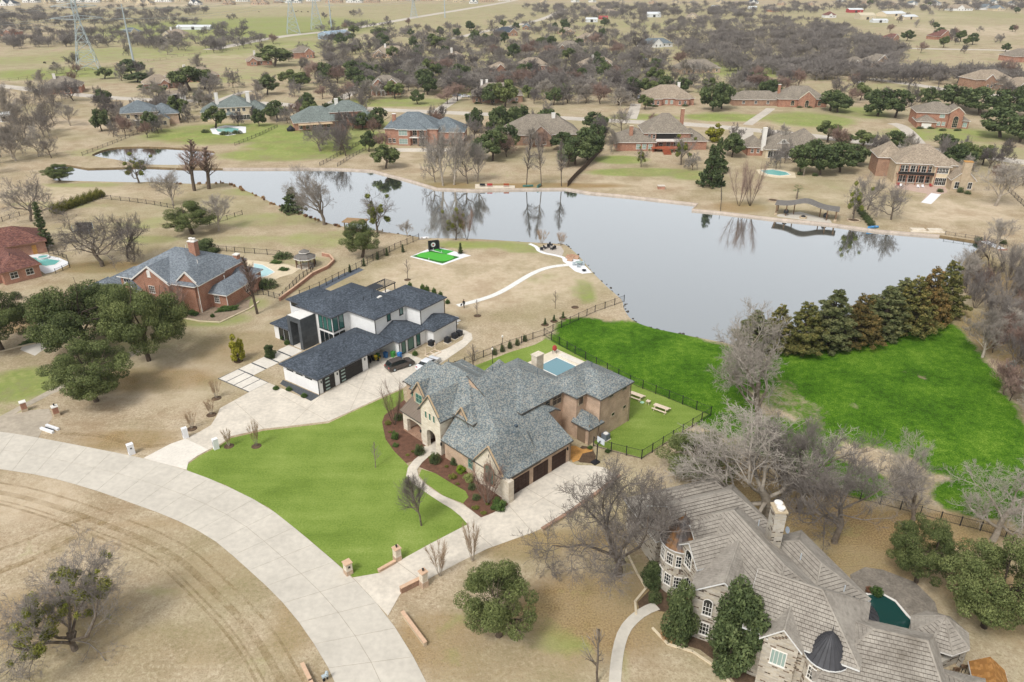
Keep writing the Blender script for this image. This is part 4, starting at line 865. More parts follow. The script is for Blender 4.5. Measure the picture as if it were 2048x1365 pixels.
mk_bare('sapling',BARK,TWIG,seed=6,H=3,W=.8,kids=(0,4),r0=.04,limbs=14,twig=.01,start=.3,gnarl=.09,up=.6,cone=True)
mk_bare('cypress_bare',BARK_D,TWIG,seed=8,H=12,W=2.6,kids=(0,7,4),r0=.18,limbs=44,twig=.012,start=.3,gnarl=.1,up=.1,cone=True)
mk_bare('poplar',BARK_D,TWIG_R,seed=12,H=13,W=2.6,kids=(0,7,4),r0=.2,limbs=36,twig=.014,start=.3,gnarl=.07,up=.9,cone=True)
# vase shaped shrubs (many stems from the ground)
def vase(key,wm,tm,seed,H,spread,stems=9,kids=5):
    rd=random.Random(seed); a=MB(); b=MB()
    for i in range(stems):
        az=i*2.4+rd.random(); d=Vector((math.cos(az)*spread,math.sin(az)*spread,1)).normalized(); p=Vector((math.cos(az)*.12,math.sin(az)*.12,-.05)); pts=[p]; q=p.copy()
        for k_ in range(5):
            d=(d+Vector((rd.gauss(0,.09),rd.gauss(0,.09),.08))).normalized(); q=q+d*H/5*rd.uniform(.85,1.05); pts.append(q.copy())
        a.path(pts,[.045,.038,.03,.022,.016,.01],4,cap=False)
        for k_ in range(kids*9):
            t=rd.uniform(.3,1)*4.99; j=int(t); s_=pts[j].lerp(pts[j+1],t-j); dd=(d+Vector((rd.gauss(0,.5),rd.gauss(0,.5),rd.gauss(0,.25)))).normalized(); m=s_+dd*H*.11
            b.path([s_,m,m+(dd+Vector((rd.gauss(0,.35),rd.gauss(0,.35),.25)))*H*.09],[.014,.011,.009],3,cap=False)
    h,w_=extent(a,b); proto(key,a.mesh('trunk',wm,True,False),b.mesh('crown',tm,False,False),h,w_)
vase('myrtle',BARK_P,TWIG_T,3,3.2,.42); vase('myrtle_russet',BARK,TWIG_R,5,3.5,.5,11,6); vase('thicket',BARK,TWIG_R,9,4.5,.75,14,7); vase('thicket_grey',BARK,TWIG,10,5,.8,14,8); vase('multi',BARK_D,TWIG_R,14,7,.5,7,7)
# evergreens with leaf crowns
def mk_oak(key,seed,H,W,nl,n,size,lm=LEAF,bm=BARK_D,z0=.28,limbs=6,lobe=.27,r0=.3,flat=.75,mult=None):
    wd,tw,_=grow(seed=seed,H=H,W=W*.75,kids=(0,3),r0=r0,limbs=limbs,twig=.03,trunk=z0+.12,start=.5,gnarl=.25,up=.5); wd.v+=[]; k0=len(wd.v); wd.add(tw.v,tw.f)
    c=crown_pts(seed,nl,W*.8,H*z0,H*.88); rd=np.random.RandomState(seed); rad=W*lobe*(.7+.6*rd.rand(nl))
    co,f,t=leaves(c,rad,n,size,seed,flat); h,w_=extent(co); proto(key,wd.mesh('trunk',bm,True,False),np_mesh('crown',co,f,lm,t),h,w_)
mk_oak('oak_a',51,8,5.5,70,50000,.075,lobe=.17,flat=.62); mk_oak('oak_b',52,8,6.2,84,54000,.085,lobe=.16,flat=.62); mk_oak('oak_c',53,7,3.9,56,36000,.066,lobe=.185)
mk_oak('oak_pale',58,6,3.4,30,9000,.11,leafmat('grey_green_leaf','#3a4526','#5f6a40','#868a5c'),z0=.22,lobe=.26)
mk_oak('magnolia',54,7.5,2.1,40,18000,.12,LEAF_D,z0=.04,lobe=.36,r0=.15,flat=1.1); mk_oak('round_shrub',55,4.5,1.7,26,12000,.1,LEAF_D,z0=.02,lobe=.42,r0=.08,flat=1.)
mk_oak('far_oak_a',61,7,4.6,34,3200,.3,LEAF_D,lobe=.21); mk_oak('far_oak_b',62,7.5,4.2,30,3000,.3,LEAF,lobe=.22); mk_oak('far_oak_c',63,6.5,4.8,34,3200,.3,LEAF_D,lobe=.21); mk_oak('far_oak_y',64,6.5,2.9,20,1600,.32,LEAF_Y,z0=.12,lobe=.34)
def mk_cedar(key,seed,H,W,n,size,lm,tiers=18):
    rd=random.Random(seed); c=[];rad=[]; wd=MB(); wd.path([(0,0,-.1),(0,0,H*.5),(.05,0,H*.97)],[.17,.1,.02],6)
    for i in range(tiers):
        z=H*(.05+.93*i/tiers); r=W*(1-i/tiers)**.75*rd.uniform(.6,1.25)+.12
        for j in range(int(4+r*9)):
            a=rd.uniform(0,6.28); q=rd.uniform(.45,1); c.append((math.cos(a)*r*q,math.sin(a)*r*q,z+rd.uniform(-.25,.25)+q*.3)); rad.append(rd.uniform(.12,.26)+.07*r)
            if j%2==0: wd.path([(0,0,z-.1),c[-1]],[.04,.01],3,cap=False)
    co,f,t=leaves(c,rad,n,size,seed,.8,.3); h,w_=extent(co); proto(key,wd.mesh('trunk',BARK_D,True,False),np_mesh('crown',co,f,lm,t),h,w_)
mk_cedar('cedar_a',71,8,2.7,26000,.1,CEDAR); mk_cedar('cedar_b',72,7.5,2.6,26000,.1,CEDAR_B); mk_cedar('cedar_c',73,8.5,2.5,26000,.1,leafmat('grey_green_cedar','#444f30','#6c7048','#918b5c')); mk_cedar('far_cedar',74,8,2.6,3000,.3,LEAF_D,14); mk_cedar('cypress_col',75,9,.9,9000,.1,LEAF_D,26)
# far bare trees (fewer, thicker twigs)
for i,(sd_,wm,tm) in enumerate(((81,BARK_D,TWIG),(82,BARK_D,TWIG_D),(83,BARK_D,TWIG),(84,BARK_D,TWIG_R),(85,BARK_P,TWIG_P),(86,BARK_D,TWIG_D))):
    mk_bare('far_bare_%d'%i,wm,tm,seed=sd_,H=8.5,W=4.2,kids=(0,6,7,7),r0=.2,limbs=8,twig=.028,trunk=.3,start=.4,gnarl=.3,up=.45,sides=(5,4,3,3))
mk_bare('mid_bare',BARK,TWIG,seed=91,H=10,W=4.8,kids=(0,6,7,7),r0=.27,limbs=8,twig=.018,trunk=.34,start=.4,gnarl=.33,up=.3); mk_bare('mid_bare_b',BARK_D,TWIG_D,seed=92,H=10,W=4.6,kids=(0,6,7,7),r0=.25,limbs=8,twig=.018,trunk=.36,start=.35,gnarl=.3,up=.5)
mk_bare('mid_bare_p',BARK_P,TWIG_P,seed=93,H=11,W=4.4,kids=(0,6,7,7),r0=.27,limbs=8,twig=.018,trunk=.4,start=.35,gnarl=.28,up=.7)
# bare trees carrying evergreen mistletoe
def mk_mist(key,base,seed,n,size):
    wd,tw,tips=base; rd=random.Random(seed); c=[tips[rd.randrange(len(tips))] for _ in range(n)]; c=[(p.x*.8,p.y*.8,p.z*.92) for p in c]
    co,f,t=leaves(c,[rd.uniform(.25,.7) for _ in c],n*220,size,seed,.9,.1); h,w_=extent(wd,tw)
    proto(key,wd.mesh('trunk',BARK,True,False),tw.mesh('crown',TWIG,False,False),h,w_,[('mistletoe',np_mesh('mistletoe',co,f,MIST,t))])
mk_mist('mist_a',grow(seed=21,H=9,W=6,kids=(0,6,6,6,5),r0=.32,limbs=8,twig=.011,trunk=.2,start=.3,gnarl=.36,up=.12),4,70,.09)
mk_mist('mist_b',grow(seed=22,H=9,W=4,kids=(0,6,6,4),r0=.22,limbs=7,twig=.014,trunk=.3,start=.4,gnarl=.34,up=.4),5,22,.13)
TREES=[]
def plant(key,px,py,top=None,wpx=None,name='bare_tree',label=None,cat='tree',group=None,h=None,w=None,rz=None,xy=None,seed=[0]):
    seed[0]+=1; rd=random.Random(seed[0]*13+5); tm,cm,ph,pw,ex=PROTO[key]
    x,y=xy if xy else P(px,py)
    if h is None: h=top_h(px,py,top)
    if w is None: w=(wpx/2/ppm(py)) if wpx else pw*h/ph*rd.uniform(.9,1.1)
    o=empty(name,(x,y,0),rd.uniform(0,6.28) if rz is None else R(rz),label,cat,group); o.scale=(w/pw,w/pw,h/ph)
    link('trunk',tm,o); link('crown',cm,o)
    for n_,m_ in ex: link(n_,m_,o)
    TREES.append((x,y,w)); return o
T=plant
# ---- foreground and lake shore, one by one
T('mist_a',150,1300,1115,290,'mistletoe_tree','spreading bare tree full of green mistletoe on the dry grass inside the street bend')
T('lawn_tree',843,1052,946,78,'lawn_tree','fine twigged bare conical tree on the front lawn beside the garden walk')
T('sapling',751,936,885,26,'sapling','thin bare sapling alone in the middle of the front lawn')
T('myrtle',880,1152,1078,46,'crepe_myrtle','tan vase shaped bare crepe myrtle beside the drive entrance pillar'); T('myrtle',945,1122,1042,46,'crepe_myrtle','tan vase shaped bare crepe myrtle farther up the drive near the garden walk')
T('bare_a',1238,1152,915,330,'bare_tree','huge dark twigged bare tree overhanging the brick house driveway')
T('oak_c',997,1272,1132,152,'evergreen_oak','round dense evergreen oak alone on the tan front yard',cat='tree')
T('bare_b',1532,1032,815,430,'bare_tree','tall thick trunked bare tree directly behind the stone house chimney',rz=40)
T('bare_d',1513,850,650,280,'bare_tree','pale crowned bare tree rising from the green field in front of the cedars')
T('bare_c',1596,1022,810,250,'bare_tree','leaning bare tree between the stone house and the green field',rz=-10)
T('bare_c',1668,1085,880,270,'bare_tree','bent bare tree leaning over the dry yard behind the stone house',rz=10)
T('bare_d',1822,1048,905,190,'bare_tree','grey twigged bare tree at the black fence below the green field')
T('bare_b',1985,1082,895,230,'bare_tree','mossy dark limbed bare tree by the corner of the lower field',rz=200)
T('oak_c',1395,955,872,150,'evergreen_shrub','broad dark evergreen bush beside the fence corner',cat='bush'); T('oak_a',1832,1165,1045,128,'evergreen_oak','dark evergreen oak beside the stone patio'); T('oak_a',1968,1255,1095,190,'evergreen_oak','wide evergreen oak overhanging the tiled pool pavilion')
T('magnolia',1462,1335,1172,96,'magnolia','tall glossy magnolia against the stone house wall'); T('round_shrub',1357,1278,1163,64,'evergreen_shrub','clipped dome shaped evergreen beside the stone house gable',cat='bush')
T('round_shrub',1305,1170,1128,44,'evergreen_shrub','small dark bush at the foot of the copper turret',cat='bush')
T('sapling',1195,1365,1255,70,'sapling','thin bare sapling with fallen leaves beside the curved walk')
for i,(px,py,tp,kk,lb) in enumerate([(1505,702,625,'cedar_c','dark cedar at the lake end of the cedar row'),(1550,700,612,'cedar_a','slim green cedar behind the pale bare tree'),(1602,700,606,'cedar_a','olive brown cedar between two greener ones'),(1655,695,580,'cedar_c','tall grey green cedar in the middle of the row'),(1712,688,592,'cedar_b','rusty orange brown cedar in the middle of the row'),(1762,672,575,'cedar_c','grey green cedar right of the rusty one'),(1812,665,556,'cedar_a','broad green cedar at the top of the slope'),(1846,650,538,'cedar_b','bronze cedar beside the tallest green cedar'),(1882,632,524,'cedar_a','tall dark green cedar ending the row'),(1735,662,590,'cedar_a','low green cedar behind the rusty cedar'),(1790,655,560,'cedar_c','dense cedar behind the broad green one')]):
    T(kk,px,py,tp,(92,84,100,98,94,96,104,84,88,88,92)[i],'cedar_tree',lb,'tree','row of cedars between lake and field')
T('oak_b',298,722,575,160,'live_oak','broad live oak standing right of the oak shaded drive'); T('oak_b',180,706,578,190,'live_oak','widest live oak shading the red brick house forecourt'); T('oak_a',193,803,690,160,'live_oak','live oak nearest the street beside the narrow drive'); T('oak_a',5,700,582,130,'live_oak','live oak beside the pale driveway court'); T('oak_c',225,660,572,130,'live_oak','smaller live oak tucked behind the widest one')
T('myrtle_russet',342,640,570,90,'russet_shrub_tree','russet twigged bare tree before the red brick house entrance'); T('multi',68,660,600,110,'bare_tree','bare multi stemmed tree by the driveway court'); T('poplar',515,628,515,44,'bare_tree','slender upright bare tree at the corner of the red brick house'); T('myrtle_russet',150,600,575,60,'bare_shrub','low grey bare shrub beside the pale court',cat='bush')
T('mid_bare',205,533,425,190,'bare_tree','wide vase shaped bare tree behind the red brick house'); T('mid_bare_b',255,517,420,100,'bare_tree','upright bare tree right of the wide vase shaped one'); T('mid_bare',62,443,350,120,'bare_tree','bare tree behind the red roofed annexe'); T('mid_bare_p',347,412,342,70,'bare_tree','rounded bare tree by the black fence near the inlet')
T('cypress_col',95,497,405,26,'italian_cypress','narrow dark cypress beside the red roofed annexe'); T('oak_c',385,468,405,96,'evergreen_oak','dark evergreen oak by the fence behind the red brick house'); T('mid_bare_p',437,462,385,70,'bare_tree','thin bare tree touching the evergreen oak'); T('round_shrub',418,505,478,44,'evergreen_shrub','dark shrub right of the double chimney',cat='bush')
T('mist_b',278,366,298,76,'mistletoe_tree','leaning dark tree at the inlet shore'); T('poplar',389,382,282,56,'bare_tree','tall bare russet tree at the inlet shore, left of its twin'); T('poplar',418,378,290,60,'bare_tree','tall bare russet tree at the inlet shore, right of its twin'); T('oak_a',120,362,330,60,'evergreen_oak','low dark tree at the end of the lake inlet')
T('bare_d',648,450,334,130,'bare_tree','large open crowned bare tree reflected in the lake'); T('far_cedar',588,424,374,50,'cedar_tree','dark round cedar on the near lake shore'); T('mist_b',755,466,378,92,'mistletoe_tree','bare tree with mistletoe beside the boat dock'); T('oak_c',724,515,442,74,'evergreen_oak','dark evergreen oak beside the wooden dock shelter'); T('mid_bare_p',815,474,442,34,'bare_tree','small bare tree at the lake end of the long fence')
T('mist_b',912,480,404,62,'mistletoe_tree','mistletoe laden tree on the shore above the putting green'); T('multi',934,480,415,40,'bare_tree','bare multi stemmed tree beside the mistletoe laden one'); T('myrtle',1083,488,458,26,'bare_shrub','tan bare shrub by the lakeside fire pit',cat='bush'); T('myrtle',1122,491,464,26,'bare_shrub','tan bare shrub at the corner of the lakeside patio',cat='bush')
T('sapling',815,560,518,20,'sapling','bare sapling beside the putting green'); T('sapling',955,632,600,18,'sapling','bare sapling in a mulch ring on the tan yard'); T('far_oak_y',477,723,667,30,'young_magnolia','young yellow green tree in a mulch ring left of the entrance walk'); T('magnolia',541,716,690,22,'young_magnolia','young evergreen beside the slate entry tower'); 
for px,py,tp,lb in ((433,797,757,'above the driveway curve'),(423,830,796,'halfway along the driveway curve'),(384,858,822,'next to the white mailbox pillar'),(458,893,856,'on the lawn corner by the white pillar'),(513,893,838,'standing alone at the lawn edge')): T('myrtle',px,py,tp,24,'sapling','small bare multi stemmed sapling '+lb)
# far shore
T('far_oak_b',772,337,291,58,'evergreen_oak','round olive green evergreen on the bare lake lawn'); T('far_oak_a',738,304,262,34,'evergreen_oak','small round dark evergreen beside the fence above the lake'); T('mid_bare',640,303,246,80,'bare_tree','spreading bare tree on the green lawn by the lake'); T('mid_bare_b',692,313,240,70,'bare_tree','bare tree at the foot of the lawn fence')
for i,(px,py,tp,ww,kk) in enumerate([(886,372,255,70,'mid_bare_p'),(908,370,250,70,'mid_bare_p'),(935,368,262,66,'mid_bare'),(955,364,285,50,'mid_bare_p'),(870,365,280,50,'mid_bare')]): T(kk,px,py,tp,ww,'bare_tree','grey bare tree in the dense clump by the lake wall','tree','clump of bare trees at the lake wall')
for px,tp in ((1053,268),(1083,264),(1123,282)): T('cypress_bare',px,373,tp,34,'bald_cypress','bare straight bald cypress standing on the lake wall','tree','three bald cypresses by the lake')
for px,py,tp,ww in ((985,322,262,64),(1012,305,250,60),(960,320,275,44),(1150,330,272,70),(1175,320,255,60),(1125,300,265,50),(1135,335,290,40),(1000,268,212,56),(1040,262,212,50),(1095,262,218,54),(1190,262,225,54),(1500,395,0,0)):
    if ww: T('far_oak_a' if px%2 else 'far_oak_c',px,py,tp,ww,'evergreen_oak','dark evergreen oak crowding the brown roofed house','tree','evergreen oaks around the brown roofed house')
T('mist_b',1282,335,288,36,'mistletoe_tree','small mistletoe tree on the patchy lawn below the wooden deck'); T('mist_b',1362,330,262,70,'mistletoe_tree','mistletoe tree hiding the balcony of the brick house with deck'); T('far_cedar',1420,372,290,52,'cedar_tree','dense dark cedar at the garden boundary by the lake'); T('far_cedar',1435,345,275,40,'cedar_tree','second dark cedar behind the boundary cedar'); T('far_oak_y',1426,284,247,34,'yellow_tree','bright yellow green tree beside the side street')
T('mid_bare',1243,262,213,60,'bare_tree','bare tree left of the brick house with deck'); T('multi',1478,412,325,56,'bare_tree','russet multi stemmed bare tree on the lake bank'); T('multi',1500,412,318,60,'bare_tree','tall russet multi stemmed bare tree beside the other'); T('mist_b',1706,440,355,64,'mistletoe_tree','mistletoe tree in a stone ring beside the lake pavilion'); T('mid_bare',1782,440,365,80,'bare_tree','crooked bare tree on the lakeside lawn of the stone gabled house'); T('mid_bare_p',1990,412,318,100,'bare_tree','pale bare tree right of the stone gabled house'); T('mid_bare',1735,420,345,70,'bare_tree','twiggy bare tree above the blue kayak')
for px,py,tp,ww in ((1600,345,290,60),(1640,350,290,60),(1680,345,285,64),(1590,310,280,44),(1710,330,290,50),(1540,0,0,0)):
    if ww: T('far_oak_c' if px%40 else 'far_oak_a',px,py,tp,ww,'evergreen_oak','dark evergreen oak shading the pool garden by the lake','tree','evergreen oaks over the pool garden')
OAKS={1655:'evergreen oak behind the white dormer house',1790:'evergreen oak over the parked green grey car',1888:'round evergreen oak on the verge behind the gallery house',1965:'small evergreen oak by the street right of the gallery house',1725:'evergreen oak left of the parked green grey car',1690:'low evergreen oak between dormer house and street'}
for px,py,tp,ww in ((1655,285,242,50),(1790,300,262,52),(1888,300,268,48),(1965,330,290,40),(1725,295,262,50),(1690,290,268,40)): T('far_oak_b' if px%2 else 'far_oak_a',px,py,tp,ww,'evergreen_oak',OAKS[px],'tree','evergreen oaks along the far street')
OAKL={1425:'evergreen oak between the hipped tan house and its twin oak',1443:'taller twin evergreen oak left of the long low brick house',1660:'evergreen oak at the right end of the arched window house',1675:'lower evergreen oak just behind the one by the arched windows',1755:'broad evergreen oak on the lawn left of the curved driveway',1790:'evergreen oak leaning over the top of the curved driveway',1905:'evergreen oak directly behind the tall arched entrance house',1960:'widest evergreen oak right of the tall arched entrance house',2010:'evergreen oak behind the widest one',2000:'low spreading evergreen oak before the widest one',2040:'evergreen oak nearest the street bend beside the spreading one',1870:'small evergreen oak peeping over the arched entrance roof'}
for px,py,tp,ww in ((1425,222,170,52),(1443,218,165,44),(1660,222,180,60),(1675,225,185,50),(1755,232,178,64),(1790,236,180,60),(1905,215,170,76),(1960,228,175,90),(2010,230,180,80),(2000,275,215,90),(2040,285,235,70),(1870,225,200,40)): T('far_oak_a' if px%3 else 'far_oak_c',px,py,tp,ww,'evergreen_oak',OAKL[px],'tree','evergreen oaks among the brick houses')
for px,py,tp,ww in ((550,133,92,70),(265,150,118,50),(210,158,136,34),(380,182,132,76),(410,178,140,50),(292,178,170,40),(318,195,168,38),(275,165,145,50),(360,240,192,44),(800,165,140,40),(790,198,162,40),(745,188,152,40),(855,190,150,40),(535,190,150,44),(600,180,145,44),(580,175,140,40),(870,100,68,40),(760,75,55,36),(1010,215,160,50),(985,210,168,44),(1085,95,75,30)): T('far_oak_a' if px%2 else 'far_oak_b',px,py,tp,ww,'evergreen_oak','dark evergreen oak in the far neighbourhood beyond the lake','tree','evergreen oaks in the far neighbourhood')
# ================================================================ HOUSES ACROSS THE LAKE AND BEYOND
def front(name,label,xl,yl,xr,yr,cat='house',group=None):
    a,b=P(xl,yl),P(xr,yr); h=House(name,label,a[0],a[1],math.degrees(math.atan2(b[1]-a[1],b[0]-a[0])),cat,group); h.L=math.hypot(b[0]-a[0],b[1]-a[1]); return h
def row(h,u0,u1,n,v,z,w=1.1,hh=1.5,ang=-90,glass=None,nx=2,ny=2,frame=None):
    for i in range(n): h.win(u0+(u1-u0)*(i+.5)/n,v,ang,z,w,hh,nx,ny,glass=glass,frame=frame)
A=front('lake_house','tan two storey house with blue grey roof and covered balcony beyond the pond',248,257,345,250); L=A.L
A.block((0,L*.75,0,13),6.2,.55,CREAM,SH_BLUE); A.block((L*.55,L+3,2,14),4.6,.6,BR_TAN,SH_BLUE); A.block((L*.62,L*.95,-3,6),3.2,(None,.7,None,.7),CREAM,SH_BLUE)
A.walls(L*.22,L*.5,-2.2,0,2.9,3.1,WHITE_TRIM,'balcony_floor'); A.walls(L*.2,L*.52,-2.6,.4,5.3,5.45,METAL,'balcony_roof')
for u in (L*.22,L*.36,L*.5): A.walls(u-.12,u+.12,-2.3,-2.1,0,5.3,CREAM,'balcony_post')
row(A,1,L*.7,4,0,.6,1.4,1.9); row(A,1,L*.7,4,0,3.8,1.3,1.4); row(A,L*.66,L*.92,2,-3,.7,1.2,1.6); A.vents([(5,6,9),(8,6,9.2),(11,6,9)],WHITE_TRIM)
A=front('lake_house','pale house with grey green roofs and two white chimneys above the round pool',405,246,530,240); L=A.L
A.block((0,9,1,13),4.4,.62,CREAM,SH_GREEN); A.block((7,L-5,0,14),6.2,.55,CREAM,SH_GREEN); A.block((L-9,L+2,1,13),3.6,.7,CREAM,SH_GREEN); A.block((9,14,-2.5,4),3.2,(.4,.4,None,.4),CREAM,SH_GREEN)
A.chimney(6.5,8,1.4,1.2,4,10.6,WHITE_TRIM); A.chimney(L-6,6,1.5,1.3,4,11,WHITE_TRIM); row(A,8,L-7,5,0,4,1.3,1.4); row(A,14,L-6,4,0,.5,1.5,2); row(A,1,7,2,1,1,1.2,1.5)
A=front('lake_house','long brick house with green grey roof and tan patio awning on the green lawn',590,262,765,251); L=A.L
A.block((0,L*.55,0,15),3.4,.62,BR_ROSE,SH_GREEN); A.block((L*.42,L*.84,3,15),6.2,.55,BR_ROSE,SH_GREEN); A.block((L*.66,L*.97,-3.5,8),3.2,.55,BR_ROSE,SH_GREEN)
A.chimney(L*.52,9,1.4,1.1,6,10.2,WHITE_TRIM); A.walls(1.5,L*.42,-4.2,.2,2.55,2.72,plain('tan_awning','#b79f80',.1,1),'patio_awning')
for u in (1.7,6,10,L*.41): A.walls(u-.12,u+.12,-4.1,-3.9,0,2.55,BR_BROWN,'awning_post')
row(A,1,L*.42,5,0,.4,1.5,1.9,glass=GLASS); row(A,L*.5,L*.64,3,3,3.9,1,1.6); row(A,L*.7,L*.95,2,-3.5,.9,1.2,1.4)
A=front('lake_house','two storey brick house with grey hipped roof and tall window bays above the tan lawn',772,290,905,291); L=A.L
A.block((0,L*.78,0,15),6.3,.6,BR_ROSE,SH_BLUE); A.block((L*.6,L+4,3,16),4.6,.62,BR_ROSE,SH_BLUE); A.block((L*.18,L*.37,-1.2,5),6.2,(.5,.5,None,.5),BR_ROSE,SH_BLUE); A.block((L*.37,L*.62,-1.8,5),6.2,(.5,.5,None,.5),None,SH_BLUE)
A.chimney(L*.12,4,1.3,1.1,6,10.5,BR_RED,WHITE_TRIM); A.walls(L*.37,L*.62,-2,0,2.9,3.2,WHITE_TRIM,'balcony_floor')
for u in (L*.38,L*.5,L*.61): A.walls(u-.2,u+.2,-1.9,-1.6,0,6.1,BR_RED,'balcony_pier')
row(A,L*.19,L*.36,1,-1.2,.6,3.2,1.9,glass=GLASS_L,nx=3); row(A,L*.19,L*.36,1,-1.2,3.7,3.2,1.9,glass=GLASS_L,nx=3); row(A,L*.39,L*.6,2,0,.3,1.8,2.4); row(A,L*.39,L*.6,2,0,3.5,1.6,2); row(A,.8,L*.16,2,0,.8,1.2,1.6)
slab('patio',[(790,297),(900,297),(900,304),(800,304)],.02,CONC2,'stone patio below the window bays')
A=front('lake_house','wide brown brick house with steep brown roof crowded by evergreen oaks',1015,292,1160,289); L=A.L
A.block((0,L,0,17),4.2,.66,BR_BROWN,SH_BROWN); A.block((L*.3,L*.58,-3,10),4.3,(None,.9,None,.9),BR_BROWN,SH_BROWN,rk=(0,),rake=DOWN); A.chimney(L*.66,7,1.3,1.1,6,10.2,WHITE_TRIM); row(A,L*.34,L*.54,2,-3,.8,1.4,1.8); row(A,L*.62,L*.95,3,0,.8,1.3,1.7)
A=front('lake_house','brick house with steep brown roof, two brick chimneys and red timber deck stairs',1232,300,1412,300); L=A.L
A.block((L*.31,L*.82,1,15),6.2,.78,BR_RED,SH_BROWN); A.block((0,L*.42,-2,12),3.4,.55,BR_RED,SH_BROWN); A.block((L*.7,L,0,12),3.5,.62,BR_RED,SH_BROWN)
A.chimney(L*.16,1.2,1.3,1.1,3,8.2,BR_RED,CREAM); A.chimney(L*.74,6,1.2,1.2,7,13.4,BR_RED,CREAM); row(A,L*.2,L*.4,3,-2,.7,1.5,1.8,glass=GLASS_L); row(A,L*.34,L*.44,2,1,3.7,1,1.6); row(A,L*.46,L*.78,4,1,.6,1.4,2)
A.walls(L*.43,L*.7,-.8,1,3,3.15,WHITE_TRIM,'balcony_floor'); A.walls(L*.43,L*.7,-.85,-.75,3.15,4.05,WHITE_TRIM,'balcony_railing'); A.walls(L*.44,L*.7,.9,1.05,3.4,5.6,DARKW,'balcony_recess')
DK=empty('timber_deck',(*A.world(L*.56,-1),0),A.a,'red stained timber deck with wide stairs down to the lawn','deck'); REDW=plain('red_stained_wood','#9a5236',.15,2)
for i in range(9): MB().bx(-6+i*1.35,-4.7+i*1.35,-3.2,.5,1.25,1.4).build('deck_board',REDW,DK)
for x in (-5.6,-2,2,5.6): MB().bx(x-.1,x+.1,-3.1,-2.9,0,1.25).build('deck_post',REDW,DK)
for i in range(8): MB().bx(-2.4,.4,-3.2-(i+1)*.5,-3.2-i*.5,1.12-i*.15,1.22-i*.15).build('stair_tread',REDW,DK)
A=front('lake_house','cream house with glazed porch, white dormer and white chimney behind the garden pool',1500,317,1650,318); L=A.L
A.block((L*.2,L*.62,0,12),3.5,.72,CREAM,SH_BROWN); A.block((0,L*.22,4,13),3.4,.95,BR_RED,SH_BROWN); A.block((L*.55,L*.98,1,14),4.4,.8,CREAM,SH_BROWN); A.block((L*.37,L*.5,1.6,7),5.1,(None,.7,None,.7),WHITE_TRIM,SH_BROWN,base=3); A.chimney(L*.19,3.5,1.3,1.2,2,9.6,WHITE_TRIM)
A.win(L*.435,1.6,-90,5.0,1.5,1.1,2,2); row(A,L*.23,L*.58,5,0,.3,1.8,2.3,nx=2,ny=1); row(A,L*.02,L*.18,2,4,1,1,1.4)
A=front('lake_house','stone and brick house with long brown roof, upper gallery and limestone chimney gable',1785,366,1905,372); L=A.L
A.block((0,L*.98,0,14),6.5,.62,ST_TAN,SH_TAN); A.block((-3.5,4.5,8,18),6.4,.9,BR_BROWN,SH_TAN); A.block((L*.62,L*.86,-1.6,6),6.3,(.5,.5,None,.5),CREAM,SH_TAN); A.block((L*.86,L*1.22,-6,9),3.6,(None,.95,None,.95),ST_TAN,SH_TAN); A.block((L*.5,L*.62,10,20),6,1.0,BR_BROWN,SH_TAN)
A.chimney(L*1.04,-5.6,2.2,1.5,0,8.6,ST_TAN,FLAG); A.walls(.4,L*.62,-2,0,3,3.2,BR_RED,'gallery_floor'); A.walls(.4,L*.62,-2.1,-2,3.2,4.1,DARKW,'gallery_railing')
for i in range(5): A.walls(.5+i*L*.151,.8+i*L*.151,-2,-1.7,0,6.3,BR_RED,'gallery_pier')
row(A,1,L*.6,6,0,.4,1.5,2.3,glass=GLASS); row(A,1,L*.6,6,0,3.6,1.4,2,glass=GLASS); row(A,L*.64,L*.84,4,-1.6,3.9,.9,1.7); row(A,L*.66,L*.84,3,-1.6,.3,1.1,2.3); row(A,L*.9,L*1.0,1,-6,.7,1.5,2); row(A,L*1.1,L*1.2,1,-6,.7,1.2,2)
A=front('street_house','orange brick house with tall arched entrance window beyond the street',1828,253,1935,258); L=A.L
A.block((0,L*.78,0,13),6.0,.5,BR_RED,SH_BROWN); A.block((0,L*.36,-4,5),3,.55,BR_RED,SH_BROWN); A.block((L*.6,L*.85,-1.5,8),6.6,(None,.8,None,.8),BR_RED,SH_BROWN,rk=(0,),rake=CREAM); A.block((L*.75,L,0,12),3.4,.6,BR_RED,SH_BROWN)
A.win(L*.725,-1.5,-90,.4,2,3.6,3,4,True,frame=CREAM); row(A,L*.04,L*.32,1,-4,.2,3.6,1.9,glass=WHITE_TRIM,nx=1,ny=3); row(A,L*.38,L*.58,1,0,3.9,1.9,1.4,glass=GLASS_L); row(A,L*.4,L*.58,2,0,.8,1.3,1.5,glass=GLASS_L); row(A,L*.88,L*.98,1,0,.6,1.6,1.8,glass=GLASS_L)
A=front('street_house','long low brick house with three arched windows beyond the green lawn',1468,214,1652,215); L=A.L
A.block((L*.48,L,0,15),4,.62,BR_RED,SH_BROWN); A.block((0,L*.55,3,14),3.2,.55,BR_BROWN,SH_BROWN); A.block((L*.68,L*.86,-2,8),4.2,(None,.85,None,.85),BR_RED,SH_BROWN,rk=(0,),rake=CREAM)
A.win(L*.77,-2,-90,.3,1.8,2.2,2,3,True,frame=CREAM); A.win(L*.63,0,-90,.7,1.7,1.5,2,3,True,frame=CREAM); A.win(L*.92,0,-90,.7,1.5,1.5,2,3,True,frame=CREAM); row(A,L*.05,L*.45,3,3,.9,1.3,1.4); A.chimney(L*.52,8,1.1,1,5,9,BR_RED,WHITE_TRIM)
A=front('street_house','pinkish brick house under a broad hipped tan roof beyond the street',1290,211,1387,211); L=A.L
